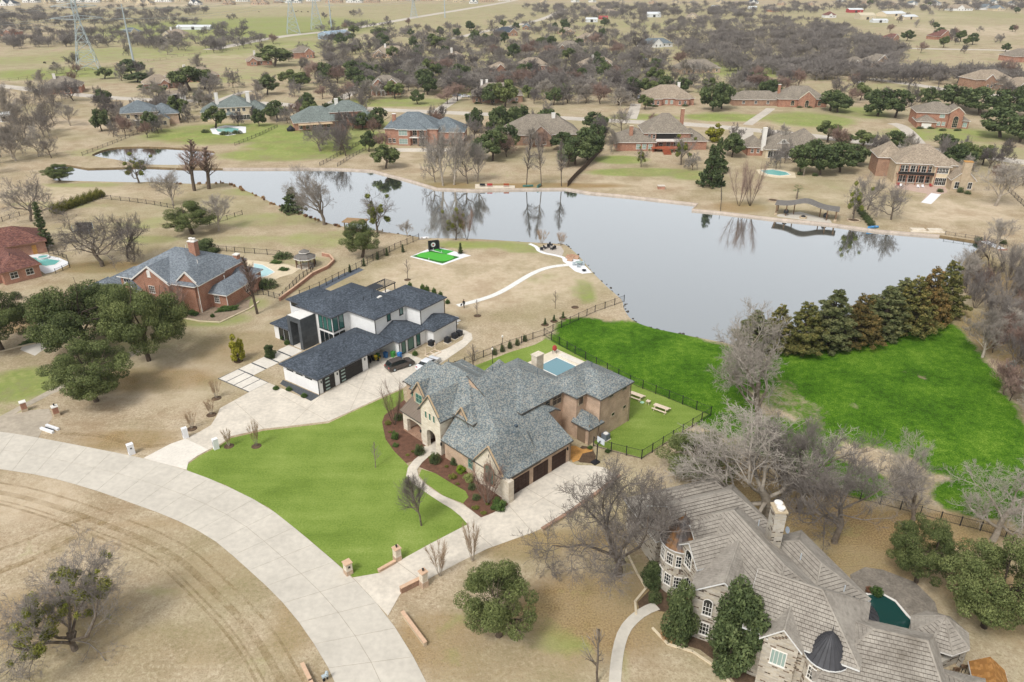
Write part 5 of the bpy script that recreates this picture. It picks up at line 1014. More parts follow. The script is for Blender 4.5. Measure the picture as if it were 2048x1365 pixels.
A.block((0,L,0,16),3.6,.6,BR_ROSE,SH_TAN); A.block((L*.08,L*.32,-2,8),3.6,(.75,.75,None,.75),BR_ROSE,SH_TAN); A.block((L*.62,L*.88,-2,8),3.6,(.75,.75,None,.75),BR_ROSE,SH_TAN); row(A,L*.1,L*.3,2,-2,.7,1.1,1.6); row(A,L*.64,L*.86,2,-2,.7,1.1,1.6); row(A,L*.38,L*.6,2,0,.6,1.2,1.8,glass=GLASS_L); A.chimney(L*.75,10,1.2,1,5,9,WHITE_TRIM)
A=front('street_house','brown brick house with hipped roof half hidden by two oaks beside parked cars',945,206,1045,205); L=A.L
A.block((0,L,0,15),3.7,.62,BR_BROWN,SH_BROWN); A.block((L*.3,L*.5,-2,8),4.2,(None,.9,None,.9),BR_BROWN,SH_BROWN); A.chimney(L*.3,9,1.1,1,5,9.4,WHITE_TRIM); A.chimney(L*.2,11,1.1,1,5,9,WHITE_TRIM); row(A,.5,L*.28,2,0,.7); row(A,L*.55,L*.95,3,0,.7); A.win(L*.4,-2,-90,.2,1.8,2,2,2,True)
A=front('street_house','two storey brick house with twin white trimmed gables and porch beyond the street',742,191,802,190); L=A.L
A.block((0,L,0,11),5.8,.6,BR_RED,SH_BROWN); A.block((L*.1,L*.45,-1.5,6),5.7,(None,.95,None,.95),BR_RED,SH_BROWN,rk=(0,),rake=WHITE_TRIM); A.block((L*.55,L*.9,-.8,6),5.7,(None,.9,None,.9),BR_RED,SH_BROWN,rk=(0,),rake=WHITE_TRIM); A.walls(L*.02,L*.5,-3.2,-1.4,2.7,2.95,WHITE_TRIM,'porch_roof')
for u in (L*.04,L*.2,L*.36,L*.48): A.walls(u-.12,u+.12,-3.1,-2.9,0,2.7,WHITE_TRIM,'porch_post')
row(A,L*.12,L*.43,2,-1.5,3.4,1,1.5); row(A,L*.57,L*.88,2,-.8,3.4,1,1.5); row(A,L*.57,L*.88,2,-.8,.6,1,1.6); row(A,L*.12,L*.43,2,-1.5,.3,1,2)
# smaller houses farther away: (xl,yl,xr,yr,depth,storey height,roof,wall,gable u0,u1,chimney,label)
FAR=[(290,180,350,176,12,3.2,SH_TAN,BR_ROSE,.55,.8,0,'long brick garage wing below a tan roof behind the dark oaks'),(345,168,440,160,13,3.4,SH_TAN,BR_ROSE,.5,.7,1,'low brick house with red gables and tan roof on the rise'),(495,132,545,130,12,3.2,SH_TAN,BR_ROSE,.1,.4,1,'tan roofed house left of the broad dark oak'),(590,118,630,116,12,4.5,SH_BROWN,BR_ROSE,.5,.9,0,'brick house with tall gable right of the broad dark oak'),
 (745,116,815,116,14,3.4,SH_TAN,BR_TAN,.1,.3,1,'pale hipped roof house between bare trees'),(895,124,932,122,10,3.0,SH_TAN,CREAM,.2,.6,1,'small cream house with white chimney among bare trees'),(990,152,1022,150,10,4.4,SH_TAN,BR_RED,.0,.5,0,'brick gable end house among bare trees'),(1038,142,1098,141,13,3.3,SH_TAN,BR_ROSE,.3,.6,0,'wide tan hipped roof house behind the brick gable'),(1112,105,1165,105,14,3.4,SH_BROWN,BR_BROWN,.1,.35,0,'brown hipped roof house with oak before it'),(1165,142,1235,140,14,3.2,SH_TAN,BR_TAN,.5,.8,1,'long tan roofed house beside the cul de sac'),
 (1360,148,1440,146,14,3.2,SH_BROWN,BR_TAN,.0,.25,0,'brown roofed house with brick walls on the green lawn'),(1288,96,1345,94,12,3.0,SH_BLUE,STUCCO,.3,.6,0,'long white house with dark blue roof'),(995,73,1035,72,14,3.6,SH_DARK,BR_BROWN,.6,.95,0,'dark blue roofed house beside the orange fence'),(1045,60,1062,60,10,3.4,SH_BLUE,BR_BROWN,.2,.6,0,'small blue roofed house behind the dark one'),(1125,70,1150,69,11,3.2,SH_TAN,BR_TAN,.3,.7,0,'grey roofed bungalow beside the dark hedge'),(1160,85,1210,84,12,3.2,SH_TAN,BR_TAN,.2,.5,0,'tan roofed house in front of the paddock'),
 (325,76,370,76,12,3.4,SH_TAN,CREAM,.1,.35,1,'cream house with white chimney below the far fields'),(252,72,285,70,11,3.4,SH_BLUE,CREAM,.3,.7,0,'blue roofed house beside the steel pole'),(0,72,30,72,14,3.6,SH_TAN,BR_ROSE,.4,.8,0,'brick house with tan roof by the left field'),(85,190,165,186,14,3.8,SH_BROWN,BR_RED,.55,.75,1,'brown hipped roof house with red chimney behind the pale thicket'),
 (1702,138,1735,136,11,3.4,SH_BROWN,BR_TAN,.0,.3,0,'brown gabled house at the edge of the woods'),(1735,140,1785,138,12,4.4,SH_BROWN,BR_TAN,.2,.75,0,'tall gabled brick house at the edge of the woods'),(1948,178,2020,176,13,5.0,SH_TAN,BR_BROWN,.2,.45,0,'brown brick house with two steep gables near the far street'),(2025,186,2075,184,12,3.4,SH_TAN,BR_BROWN,.1,.5,0,'brown brick garage at the edge beside the gabled house'),(1870,80,1905,79,11,3.2,SH_RED,BR_RED,.2,.8,0,'red roofed house with open carport'),(1778,88,1795,87,9,5,SH_RED,BR_BROWN,.2,.8,0,'dark red barn like house above the woods'),(2025,125,2075,124,14,4,SH_BROWN,BR_ROSE,.3,.6,0,'brown roofed house right of the far street'),
 (1170,24,1200,24,14,3.6,SH_TAN,BR_TAN,.3,.6,0,'tan roofed house by the far junction'),(1200,30,1235,30,12,3.4,SH_TAN,CREAM,.3,.6,0,'low tan house beside the storage yard'),(1375,38,1398,38,12,3,SH_TAN,CREAM,.2,.6,0,'small pale house in the woods'),(1900,22,1945,22,16,3.6,SH_TAN,STUCCO,.3,.6,0,'pale house on the far open ground'),(1960,20,1990,20,14,3.6,SH_BLUE,STUCCO,.3,.6,0,'white house with blue roof on the far open ground'),(1985,22,2010,22,14,3.4,SH_BLUE,CREAM,.3,.6,0,'grey house at the end of the far row'),(1650,36,1672,36,12,3.4,SH_RED,STUCCO,.3,.6,0,'small white house with red roof'),(1535,24,1560,24,12,3.4,SH_BROWN,BR_RED,.3,.6,0,'red brick cottage behind the woods')]
for xl,yl,xr,yr,dp,eh,rm,wm,g0,g1,chm,lb in FAR:
    A=front('far_house',lb,xl,yl,xr,yr); L=A.L; A.block((0,L,0,dp),eh,.6,wm,rm)
    if g1-g0>.05: A.block((L*g0,L*g1,-2.2,dp*.5),eh+.1,(None,.85,None,.85),wm,rm,rk=(0,),rake=WHITE_TRIM)
    if chm: A.chimney(L*.35,dp*.4,1.3,1.1,eh,eh+5.4,WHITE_TRIM)
    row(A,L*g0+.5,L*g1-.5,2,-2.2,.7,1.2,1.6); n=max(1,int(L*(1-g1)/3.5)); row(A,L*g1+.5,L-.5,n,0,.8,1.2,1.5)
# suburb of new houses on the skyline and barns
rd=random.Random(5); i=0
NEWR=[SH_DARK,SH_BROWN,SH_TAN,SH_BLUE]; NEWW=[STUCCO,CREAM,BR_TAN,STUCCO]; adj=['dark','brown','tan','blue']
xp=-40
while xp<1010:
    wpx=rd.uniform(16,34); y=rd.choice((6,9,12)) - xp*.0045; j=rd.randrange(4)
    A=front('suburb_house','pale new house with %s roof in the distant suburb row'%adj[j],xp,y,xp+wpx,y,group='new houses in the distant suburb'); L=A.L
    A.block((0,L,0,14),3.6,.7,NEWW[j],NEWR[j]); A.block((L*.1,L*.45,-2,8),4.4,(None,1.1,None,1.1),NEWW[j],NEWR[j]); A.block((L*.6,L*.9,-1.5,8),4,(None,1.1,None,1.1),NEWW[j],NEWR[j]); row(A,L*.12,L*.43,2,-2,.8,1.4,1.8); row(A,L*.62,L*.88,2,-1.5,.8,1.4,1.8)
    xp+=wpx+rd.uniform(3,14)
xp=1080
while xp<2080:
    wpx=rd.uniform(10,20); y=rd.choice((5,8,11)); j=rd.randrange(4)
    A=front('suburb_house','low %s roofed house half hidden in the distant trees'%adj[j],xp,y,xp+wpx,y,group='houses in the distant trees'); L=A.L
    A.block((0,L,0,13),3.6,.6,NEWW[j],NEWR[j]); A.block((L*.2,L*.55,-2,8),3.8,(None,.9,None,.9),NEWW[j],NEWR[j]); row(A,L*.6,L*.95,2,0,.8,1.4,1.8)
    xp+=wpx+rd.uniform(16,50)
def barn(lb,xl,yl,xr,yr,dp,eh,rm,wm,name='barn'):
    A=front(name,lb,xl,yl,xr,yr,'barn'); L=A.L; A.block((0,L,0,dp),eh,(.3,None,.3,None),wm,rm,oh=.2); A.win(L*.5,0,-90,.05,3.2,3,1,1,frame=wm,glass=DARKW,name='barn_door'); row(A,L*.65,L*.95,1,0,1.6,1.2,1.0)
BLUEM=plain('blue_grey_metal','#93a6b4',.06,1,rough=.5); WM=plain('white_metal','#cfd2d2',.06,1,rough=.5); TANM=plain('tan_metal','#c3b79d',.06,1); REDM=plain('red_metal','#a3403c',.1,1)
barn('pale blue metal barn beside the long far road',656,80,702,76,14,4.5,BLUEM,BLUEM); barn('white flat roofed greenhouse in the far field',352,60,420,60,12,2.6,WM,WM,'greenhouse'); barn('red and white barn behind the woods',1698,26,1726,26,12,4,WM,REDM); barn('tan metal barn near the far paddock',1720,40,1750,40,18,5,TANM,TANM); barn('long white shed beside the tan metal barn',1746,46,1776,46,10,2.6,WM,WM); barn('white roofed horse barn on open ground',1772,34,1812,33,18,3.4,WM,CREAM); barn('white shed roofed barn near the paddock',1808,40,1836,39,14,3.2,WM,CREAM); barn('white metal shed by the arena',1295,35,1322,35,14,4,WM,WM); barn('white storage shed by the junction',1172,45,1195,45,10,3.4,WM,WM); barn('red sided storage shed by the arena',1198,39,1216,39,8,2.6,REDM,REDM); barn('white trailer shed at the woods edge',1424,17,1440,17,8,3,WM,WM); barn('small white shed above the woods',1498,19,1514,19,8,3,WM,WM); barn('pale green roofed shed before the woods',1843,147,1866,146,8,2.6,plain('green_metal','#93a79c',.06,1),WM); barn('white gabled hut left of the bare thicket',0,245,26,243,7,2.6,WM,STUCCO); barn('white garage with pale door behind the blue roofed house',335,202,372,200,8,3,SH_TAN,STUCCO)
# ---- electricity pylons and lines
STEEL=plain('galvanised_steel','#a9b4b8',.06,.3,rough=.5)
def pylon(px,py,tp,lb):
    x,y=P(px,py); h=top_h(px,py,tp); o=empty('lattice_pylon',(x,y,0),R(20),lb,'pylon'); b=h*.13; m=MB(); N=9; r=.16*max(1,h/38); lv=[]
    for i in range(N+1):
        t=i/N; s_=b*(1-t*1.35) if t<.6 else b*.19; lv.append([(sx*s_,sy*s_,h*t) for sx,sy in ((-1,-1),(1,-1),(1,1),(-1,1))])
    for i in range(N):
        for q in range(4):
            m.path([lv[i][q],lv[i+1][q]],r,4,False); m.path([lv[i][q],lv[i+1][(q+1)%4]],r*.6,3,False); m.path([lv[i][(q+1)%4],lv[i+1][q]],r*.6,3,False); m.path([lv[i+1][q],lv[i+1][(q+1)%4]],r*.6,3,False)
    m.build('lattice_body',STEEL,o)
    for z,wd in ((.62,.3),(.76,.26),(.98,.2)):
        a=MB()
        for s_ in (-1,1):
            for dy in (-b*.19,b*.19): a.path([(0,dy,h*z+h*.035),(s_*h*wd,0,h*z)],r*.7,3,False); a.path([(0,dy,h*z-h*.02),(s_*h*wd,0,h*z)],r*.7,3,False)
            for k_ in range(1,4): a.path([(s_*h*wd*k_/4,-b*.15*(1-k_/4),h*z-h*.02*(1-k_/4)),(s_*h*wd*k_/4,b*.15*(1-k_/4),h*z+h*.035*(1-k_/4))],r*.5,3,False)
        a.build('cross_arm',STEEL,o)
    return x,y,h
def monopole(px,py,tp,lb):
    x,y=P(px,py); h=top_h(px,py,tp); o=empty('steel_pole',(x,y,0),R(15),lb,'pole'); m=MB(); m.path([(0,0,0),(0,0,h*.5),(0,0,h)],[.75,.55,.3],8); m.build('pole',STEEL,o)
    for z in (.58,.76,.93): a=MB(); a.path([(-h*.1,0,h*z),(h*.1,0,h*z)],.18,4); a.build('cross_arm',STEEL,o)
    return x,y,h
p1=pylon(178,140,-30,'tall lattice pylon standing in the fenced pasture'); p2=monopole(268,128,8,'grey tubular steel pole beside the lattice pylon'); p3=pylon(587,68,-40,'lattice pylon beside the far road, nearest the blue barn'); p4=pylon(634,60,-40,'second lattice pylon beside the far road'); p5=monopole(664,66,-30,'grey tubular steel pole behind the blue barn'); p6=pylon(828,36,-20,'small far lattice pylon in the field'); p7=monopole(890,36,-10,'thin far steel pole in the field')
def wire(a,b,za,zb,off,lb):
    pts=[]; 
    for i in range(13):
        t=i/12; pts.append((a[0]+(b[0]-a[0])*t+off,a[1]+(b[1]-a[1])*t,za*(1-t)+zb*t-22*t*(1-t)))
    m=MB(); m.path(pts,.07,3,False); tag(m.build('power_line',STEEL,uv=False),lb,'cable','power lines between the pylons')
for z,off in ((.62,-9),(.62,9),(.76,-8),(.76,8)):
    wire(p1,p3,p1[2]*z,p3[2]*z,off,'thin power line strung from the lattice pylon'); wire((-330,250),p1,36+20*z,p1[2]*z,off,'thin power line strung from the lattice pylon')
    wire(p3,p6,p3[2]*z,p6[2]*z,off,'thin power line strung from the lattice pylon')
wire(p2,p5,p2[2]*.93,p5[2]*.93,0,'thin power line strung from the lattice pylon'); wire((-330,230),p2,44,p2[2]*.76,0,'thin power line strung from the lattice pylon')
# ---- trees of the neighbourhood, drawn in zones and kept off roofs, streets and water
OBST=[f for h in HOUSES for f in h.foot]
def free(x,y,r):
    if inside([(x,y)],LAKE)[0] or inside([(x,y)],POND)[0]: return False
    for f in OBST:
        cx=sum(p[0] for p in f)/len(f); cy=sum(p[1] for p in f)/len(f)
        if math.hypot(cx-x,cy-y)<40 and (inside([(x,y)],f)[0] or seg_dist([(x,y)],f)[0]<1.6): return False
    return True
STREETP=[catmull(PP(q),3) for q in ([(-120,162),(0,172),(80,182),(225,196),(342,201),(533,207),(608,213),(700,216),(769,220),(858,224),(974,229),(1100,235),(1227,242),(1375,249),(1468,257),(1614,271),(1760,289),(1909,305),(2048,325),(2300,360)],[(1740,158),(1830,170),(1929,185),(2048,196),(2200,210)],[(420,100),(560,74),(700,58),(820,37),(940,17),(1010,5)])]
def offstreet(x,y): return all(np.min(np.hypot(np.array(s_)[:,0]-x,np.array(s_)[:,1]-y))>7 for s_ in STREETP)
rd=random.Random(77)
BK=['far_bare_%d'%i for i in range(6)]
def scatter(n,poly,keys,h0,h1,name,label,group,wf=1.0,sep=.5):
    xs_=[p[0] for p in poly]; ys_=[p[1] for p in poly]; c=0; tries=0
    while c<n and tries<n*40:
        tries+=1; px,py=rd.uniform(min(xs_),max(xs_)),rd.uniform(min(ys_),max(ys_))
        if not inside([(px,py)],poly)[0]: continue
        x,y=P(px,py); h=rd.uniform(h0,h1); w_=h*.5*wf*rd.uniform(.8,1.15)
        if not free(x,y,w_) or not offstreet(x,y) or any(math.hypot(x-a,y-b)<(w_+c_)*sep for a,b,c_ in TREES): continue
        plant(rd.choice(keys),0,0,h=h,w=w_,xy=(x,y),name=name,label=label,group=group); c+=1
EV=['far_oak_a','far_oak_b','far_oak_c']
scatter(110,[(640,95),(1290,85),(1290,215),(640,205)],BK,6.5,11,'bare_tree','bare grey tree in the far neighbourhood beyond the lakeside street','bare trees of the far neighbourhood',1.45,.36)
scatter(70,[(640,70),(1290,45),(1290,225),(640,205)],EV,6,10,'evergreen_oak','dark evergreen tree standing among bare trees of the far neighbourhood','evergreens of the far neighbourhood',1.1)
scatter(24,[(0,60),(640,90),(640,200),(0,170)],BK,6,10,'bare_tree','bare tree between the pasture fences and the tan roofed houses','bare trees around the pastures',1.3,.4)
scatter(22,[(0,155),(640,130),(640,240),(200,235)],BK,7,11,'bare_tree','bare tree in the gardens behind the pond','bare trees behind the pond',1.3,.4)
scatter(30,[(1290,120),(2048,150),(2048,215),(1290,205)],BK,7,11,'bare_tree','bare tree among the brick houses beyond the street','bare trees among the brick houses',1.3,.4)
scatter(14,[(1290,140),(1700,170),(2048,190),(2048,215),(1290,205)],EV,6,10,'evergreen_oak','evergreen tree in the gardens below the woods','evergreens below the woods',1.1)
scatter(10,[(420,30),(860,30),(860,60),(560,65),(420,75)],BK,7,11,'bare_tree','lone bare tree scattered on the open far field','lone trees of the far field',1.2)
scatter(36,[(1700,10),(2048,10),(2048,110),(1830,110)],BK+EV[:2],6,10,'field_tree','tree on the open ground around the far barns','trees around the far barns',1.1)
scatter(20,[(560,225),(1230,250),(1230,300),(980,330),(560,300)],BK,7,10,'bare_tree','bare tree in the lakeside gardens','bare trees of the lakeside gardens',1.0)
scatter(16,[(1210,250),(2048,330),(2048,380),(1960,380),(1210,330)],BK,6,9,'bare_tree','bare tree in the gardens right of the lake wall','bare trees of the right lake gardens',1.0)
scatter(26,[(200,200),(760,215),(760,262),(560,262),(200,275)],EV+BK[:3],6,9.5,'garden_tree','tree crowding the gardens between the roofs left of the lake','trees between the left lake roofs',1.0)
scatter(22,[(780,228),(1990,310),(1960,350),(1500,330),(1200,290),(780,280)],EV+BK[:2],6,9,'garden_tree','tree crowding the gardens between the lakeside roofs','trees between the lakeside roofs',1.0)
# pale thicket at the left edge, twiggy thicket at the right edge
scatter(26,[(-40,200),(130,190),(190,250),(120,330),(-40,360)],['mid_bare_p','mid_bare','far_bare_4'],8,13,'bare_tree','pale bare tree in the dense thicket left of the pond','pale thicket left of the pond',1.0,.32)
scatter(60,[(1925,560),(2000,480),(2120,470),(2120,820),(2030,880),(1985,760),(1930,640)],['mid_bare_p','mid_bare','mid_bare_b','far_bare_3','thicket_grey'],4,8.5,'bare_shrub_tree','twiggy purple brown bare tree in the thicket right of the green field','thicket right of the green field',1.0,.32)
scatter(14,[(205,215),(330,225),(330,285),(215,275)],BK,5,8,'bare_tree','bare tree around the tan balcony house','bare trees around the balcony house',1.0)
# the far woods read as one mass: one object
WOODB_=[]
def woods(name,label,poly,n,seed,h0=7,h1=11):
    r=np.random.RandomState(seed)
    if not WOODB_:
        for i in range(3):
            wd,tw,_=grow(seed=200+i,H=8.5,W=4.6,kids=(0,7,8),r0=.2,limbs=8,twig=.055,trunk=.3,start=.35,gnarl=.3,up=.5,sides=(4,3,3,3))
            b_=MB(); b_.add(wd.v,wd.f); b_.add(tw.v,tw.f); WOODB_.append(bpy.data.objects.new('woods_tree_source',b_.mesh('woods_tree_source',TWIG,False,False)))
    xs_=[p[0] for p in poly]; ys_=[p[1] for p in poly]; pts=[[],[],[]]; c=0
    while c<n:
        px,py=r.uniform(min(xs_),max(xs_)),r.uniform(min(ys_),max(ys_))
        if not inside([(px,py)],poly)[0]: continue
        x,y=P(px,py); c+=1
        if free(x,y,3): pts[c%3].append((x,y,0))
    allp=sum(pts,[]); me=bpy.data.meshes.new(name); me.from_pydata(allp,[],[])
    def at(nm,typ,vals):
        q=me.attributes.new(nm,typ,'POINT'); q.data.foreach_set('value' if typ!='FLOAT_VECTOR' else 'vector',np.asarray(vals,np.float32 if typ!='INT' else np.int32).ravel())
    m=len(allp); s_=r.uniform(h0,h1,m)/9; at('size','FLOAT_VECTOR',np.stack([s_*1.35,s_*1.35,s_],1)); at('turn','FLOAT_VECTOR',np.stack([np.zeros(m),np.zeros(m),r.uniform(0,6.28,m)],1)); at('kind_id','INT',sum([[i]*len(pts[i]) for i in range(3)],[]))
    me.materials.append(TWIG); o=link(name,me); tag(o,label,None,None,'stuff')
    ng=bpy.data.node_groups.new(name+'_nodes','GeometryNodeTree'); ng.interface.new_socket('Geometry',in_out='INPUT',socket_type='NodeSocketGeometry'); ng.interface.new_socket('Geometry',in_out='OUTPUT',socket_type='NodeSocketGeometry')
    N_=ng.nodes.new; L_=ng.links.new; gi=N_('NodeGroupInput'); go=N_('NodeGroupOutput'); jn=N_('GeometryNodeJoinGeometry')
    def named(nm,dt): q=N_('GeometryNodeInputNamedAttribute'); q.data_type=dt; q.inputs[0].default_value=nm; return [z for z in q.outputs if z.enabled][0]
    for i in range(3):
        oi=N_('GeometryNodeObjectInfo'); oi.inputs['Object'].default_value=WOODB_[i]; ip=N_('GeometryNodeInstanceOnPoints'); cmp_=N_('FunctionNodeCompare'); cmp_.data_type='INT'; cmp_.operation='EQUAL'
        L_(named('kind_id','INT'),cmp_.inputs[2]); cmp_.inputs[3].default_value=i
        L_(gi.outputs[0],ip.inputs['Points']); L_(cmp_.outputs[0],ip.inputs['Selection']); L_(oi.outputs['Geometry'],ip.inputs['Instance']); L_(named('turn','FLOAT_VECTOR'),ip.inputs['Rotation']); L_(named('size','FLOAT_VECTOR'),ip.inputs['Scale']); L_(ip.outputs[0],jn.inputs[0])
    L_(jn.outputs[0],go.inputs[0]); md=o.modifiers.new('instances','NODES'); md.node_group=ng
woods('woods','dense grey leafless wood on the right beyond the brick houses',[(1300,60),(1420,25),(1640,45),(1720,70),(1810,110),(1790,150),(1700,150),(1500,150),(1380,120)],520,3)
woods('far_woods','leafless wood along the top edge of the neighbourhood',[(1040,14),(2100,4),(2100,22),(1700,24),(1450,34),(1100,40)],420,4)
woods('left_woods','leafless tree belt beyond the left pasture',[(-40,24),(170,16),(420,20),(420,34),(170,44),(-40,50)],110,6)
woods('mid_woods','leafless tree belt before the gabled brick houses',[(1560,135),(1700,148),(2060,150),(2060,172),(1900,170),(1560,165)],110,8)

woods('neighbourhood_trees','leafless trees filling the gardens of the far neighbourhood',[(640,50),(900,60),(1100,20),(1300,30),(1300,190),(1100,190),(860,185),(640,185)],560,9,6,10)
woods('pasture_belt','leafless trees and scrub between the pastures and far houses',[(-40,40),(330,36),(480,60),(560,90),(420,105),(250,95),(-40,100)],260,10,6,10)
woods('garden_trees','leafless trees in the gardens before the woods',[(1300,110),(1420,130),(1560,140),(1560,185),(1420,200),(1300,190)],40,11,6,10)
# ================================================================ GARDEN THINGS, FENCES, CARS
FENCE=plain('black_fence_iron','#2a2a2c',.15,2,rough=.5); WOODF=plain('brown_fence_wood','#4f4034',.25,2)
POSTC={}
def fence(label,pts,h=1.35,step=2.4,picket=.16,mat=None,px=True,group=None,solid=False,name='iron_fence'):
    mat=mat or FENCE; p=PP(pts) if px else pts; o=empty(name,(*p[0],0),0,label,'fence',group); rails=MB(); pk=MB()
    key=(h,mat.name)
    if key not in POSTC: POSTC[key]=MB().bx(-.05,.05,-.05,.05,0,h+.12).mesh('post',mat)
    x0,y0=p[0]
    for (a,b) in zip(p,p[1:]):
        L=math.hypot(b[0]-a[0],b[1]-a[1]); n=max(1,round(L/step)); dx,dy=(b[0]-a[0])/L,(b[1]-a[1])/L
        for i in range(n+1): link('post',POSTC[key],o,(a[0]+dx*L*i/n-x0,a[1]+dy*L*i/n-y0,0),math.atan2(dy,dx))
        A_=Vector((a[0]-x0,a[1]-y0,0)); B_=Vector((b[0]-x0,b[1]-y0,0))
        if solid:
            q=Vector((-dy,dx,0))*.03; k_=int(L/.35)
            for i in range(k_):
                c0=A_.lerp(B_,(i+.04)/k_); c1=A_.lerp(B_,(i+.96)/k_); z=h+.03*math.sin(i*7.3)
                pk.add([c0-q,c1-q,c1+q,c0+q]+[v+Vector((0,0,z)) for v in (c0-q,c1-q,c1+q,c0+q)],[(4,5,6,7),(0,1,5,4),(1,2,6,5),(2,3,7,6),(3,0,4,7)])
        else:
            for z in (.18,h-.05): rails.path([A_+Vector((0,0,z)),B_+Vector((0,0,z))],.028,4)
            m=int(L/picket)
            for i in range(m):
                c=A_.lerp(B_,(i+.5)/m); pk.path([c+Vector((0,0,.05)),c+Vector((0,0,h))],.009,3,False)
    if rails.v: rails.build('rails',mat,o,uv=False)
    if pk.v: tag(pk.build('boards' if solid else 'pickets',mat,o,uv=False),None,None,None,'stuff')
    return o
fence('black iron fence around the back lawn of the brick house',[(1187,893),(1222,904),(1283,919),(1421,832),(1260,768),(1150,709),(1088,672)],1.5)
fence('black iron fence between the brick house garden and the white house yard',[(1088,672),(1020,694),(930,730),(870,752)],1.3,2.2)
fence('black iron fence from the garden corner down to the lake',[(1088,672),(1140,648),(1190,625),(1248,604)],1.4,2.6)
fence('long black fence between the lake and the red brick house garden',[(838,480),(790,500),(735,528),(690,552),(640,578),(600,595)],1.5,2.2)
fence('curved black fence below the gazebo',[(632,530),(622,545),(600,560),(580,580),(566,595),(560,600),(527,590)],1.2,1.8)
fence('black fence behind the red brick house pool',[(560,512),(510,508),(470,505),(438,502),(400,490)],1.3,2.6)
fence('black fence in the meadow beside the inlet',[(205,398),(260,404),(310,411),(348,418)],1.2,2.8)
fence('black fence running to the lake behind the evergreen oak',[(420,452),(455,440),(485,430)],1.2,2.4)
fence('black fence behind the red roofed annexe',[(-40,462),(20,438),(60,428),(110,418)],1.2,2.6)
fence('black iron fence along the foot of the green field',[(1640,985),(1720,1000),(1800,1020),(1880,1042),(1960,1062),(2060,1092)],1.3,2.6)
fence('tall dark board fence down the lawn to the lake',[(1205,300),(1175,333),(1152,355),(1135,374)],1.7,2.6,solid=True,mat=WOODF,name='board_fence'); fence('dark board fence between far gardens beside the white car',[(1296,152),(1265,185),(1236,212)],1.9,3,solid=True,mat=WOODF,name='board_fence'); fence('tall dark fence slanting between far gardens',[(1132,134),(1120,150)],1.9,3,solid=True,mat=WOODF,name='board_fence')
fence('black fence down the green lawn to the lake',[(745,275),(700,300),(668,318),(640,333)],1.3,3); fence('second black fence beside the tan lawn',[(732,300),(700,318),(675,334)],1.2,3); fence('black fence around the round pool garden',[(555,255),(520,272),(470,292)],1.2,3); fence('hedge lined fence above the pond',[(345,240),(290,262),(235,285),(165,312)],1.2,3); fence('rail fence along the pasture under the pylon',[(0,165),(90,152),(170,142),(270,128),(400,108),(560,92)],1.3,6,.8,WOODF,name='rail_fence'); fence('black garden fence right of the gabled house',[(2010,378),(2035,402),(2060,425)],1.4,3); fence('post fence beside the lakeside cedars',[(1442,380),(1442,405),(1440,424)],1.2,3); fence('low black fence on the lake wall by the footbridge',[(1890,470),(1930,476),(1968,482)],.9,2.5,.5); fence('black fence around the turquoise pool terrace',[(98,508),(118,512),(135,520),(140,536),(112,548)],1.1,1.8); fence('short black fence behind the hedge',[(527,590),(505,592)],1.2,1.2)
# ---- gate pillars, mailboxes, low walls
WPAINT=plain('white_painted_pillar','#dedede',.04,2); PINK=plain('pink_cap_stone','#c9a98d',.1,3)
def pillar(px,py,lb,h=1.7,w=.75,kind=0,rz=40,name='gate_pillar'):
    o=empty(name,(*P(px,py),0),R(rz),lb,'pillar')
    if kind==0:    # brick foot, stone body, cap, lamp
        MB().bx(-w/2,w/2,-w/2,w/2,0,h*.38).build('foot',BR_TAN,o); MB().bx(-w*.46,w*.46,-w*.46,w*.46,h*.38,h).build('body',ST_WHITE,o); MB().bx(-w*.56,w*.56,-w*.56,w*.56,h,h+.1).build('cap',PINK,o)
    elif kind==1:  # white stucco
        MB().bx(-w/2,w/2,-w*.4,w*.4,0,h).build('body',WPAINT,o); MB().bx(-w*.53,w*.53,-w*.43,w*.43,h,h+.06).build('cap',WPAINT,o); MB().bx(-w/2-.02,-w/2+.01,-.07,.07,h*.35,h*.8).build('lamp_slot',BLACKM,o)
    else:          # red brick on stone with white cap
        MB().bx(-w*.55,w*.55,-w*.55,w*.55,0,h*.3).build('foot',ST_TAN,o); MB().bx(-w/2,w/2,-w/2,w/2,h*.3,h).build('body',BR_RED,o); MB().bx(-w*.6,w*.6,-w*.6,w*.6,h,h+.12).build('cap',WHITE_TRIM,o)
    return o
def plamp(o,h): MB().lathe([(.05,0),(.05,.1),(.1,.12),(.13,.35),(.02,.45)],(0,0,h),8).build('lamp',BLACKM,o)
plamp(pillar(795,1120,'cream stone gate pillar with pink cap on the lawn side of the drive'),1.8); plamp(pillar(848,1172,'cream stone gate pillar with pink cap on the dry side of the drive',2.0),2.1)
o=pillar(697,1147,'cream stone mailbox pillar at the lawn corner by the street',1.55,.8,name='mailbox_pillar'); MB().bx(-.12,.12,-.39,-.35,1.0,1.25).build('mailbox_door',BLACKM,o)
pillar(372,876,'white painted gate pillar on the dry grass side of the new apron',1.6,.7,1); pillar(433,898,'white painted gate pillar on the lawn side of the new apron',1.6,.7,1); o=pillar(264,908,'white painted mailbox pillar standing alone at the street edge',1.55,.8,1,name='mailbox_pillar'); MB().bx(-.1,.1,-.36,-.33,.95,1.15).build('mailbox_door',BLACKM,o)
plamp(pillar(114,831,'red brick gate pillar on the dry grass side of the oak drive',1.5,.75,2),1.62); pillar(50,822,'red brick gate pillar on the green side of the oak drive',1.5,.75,2)
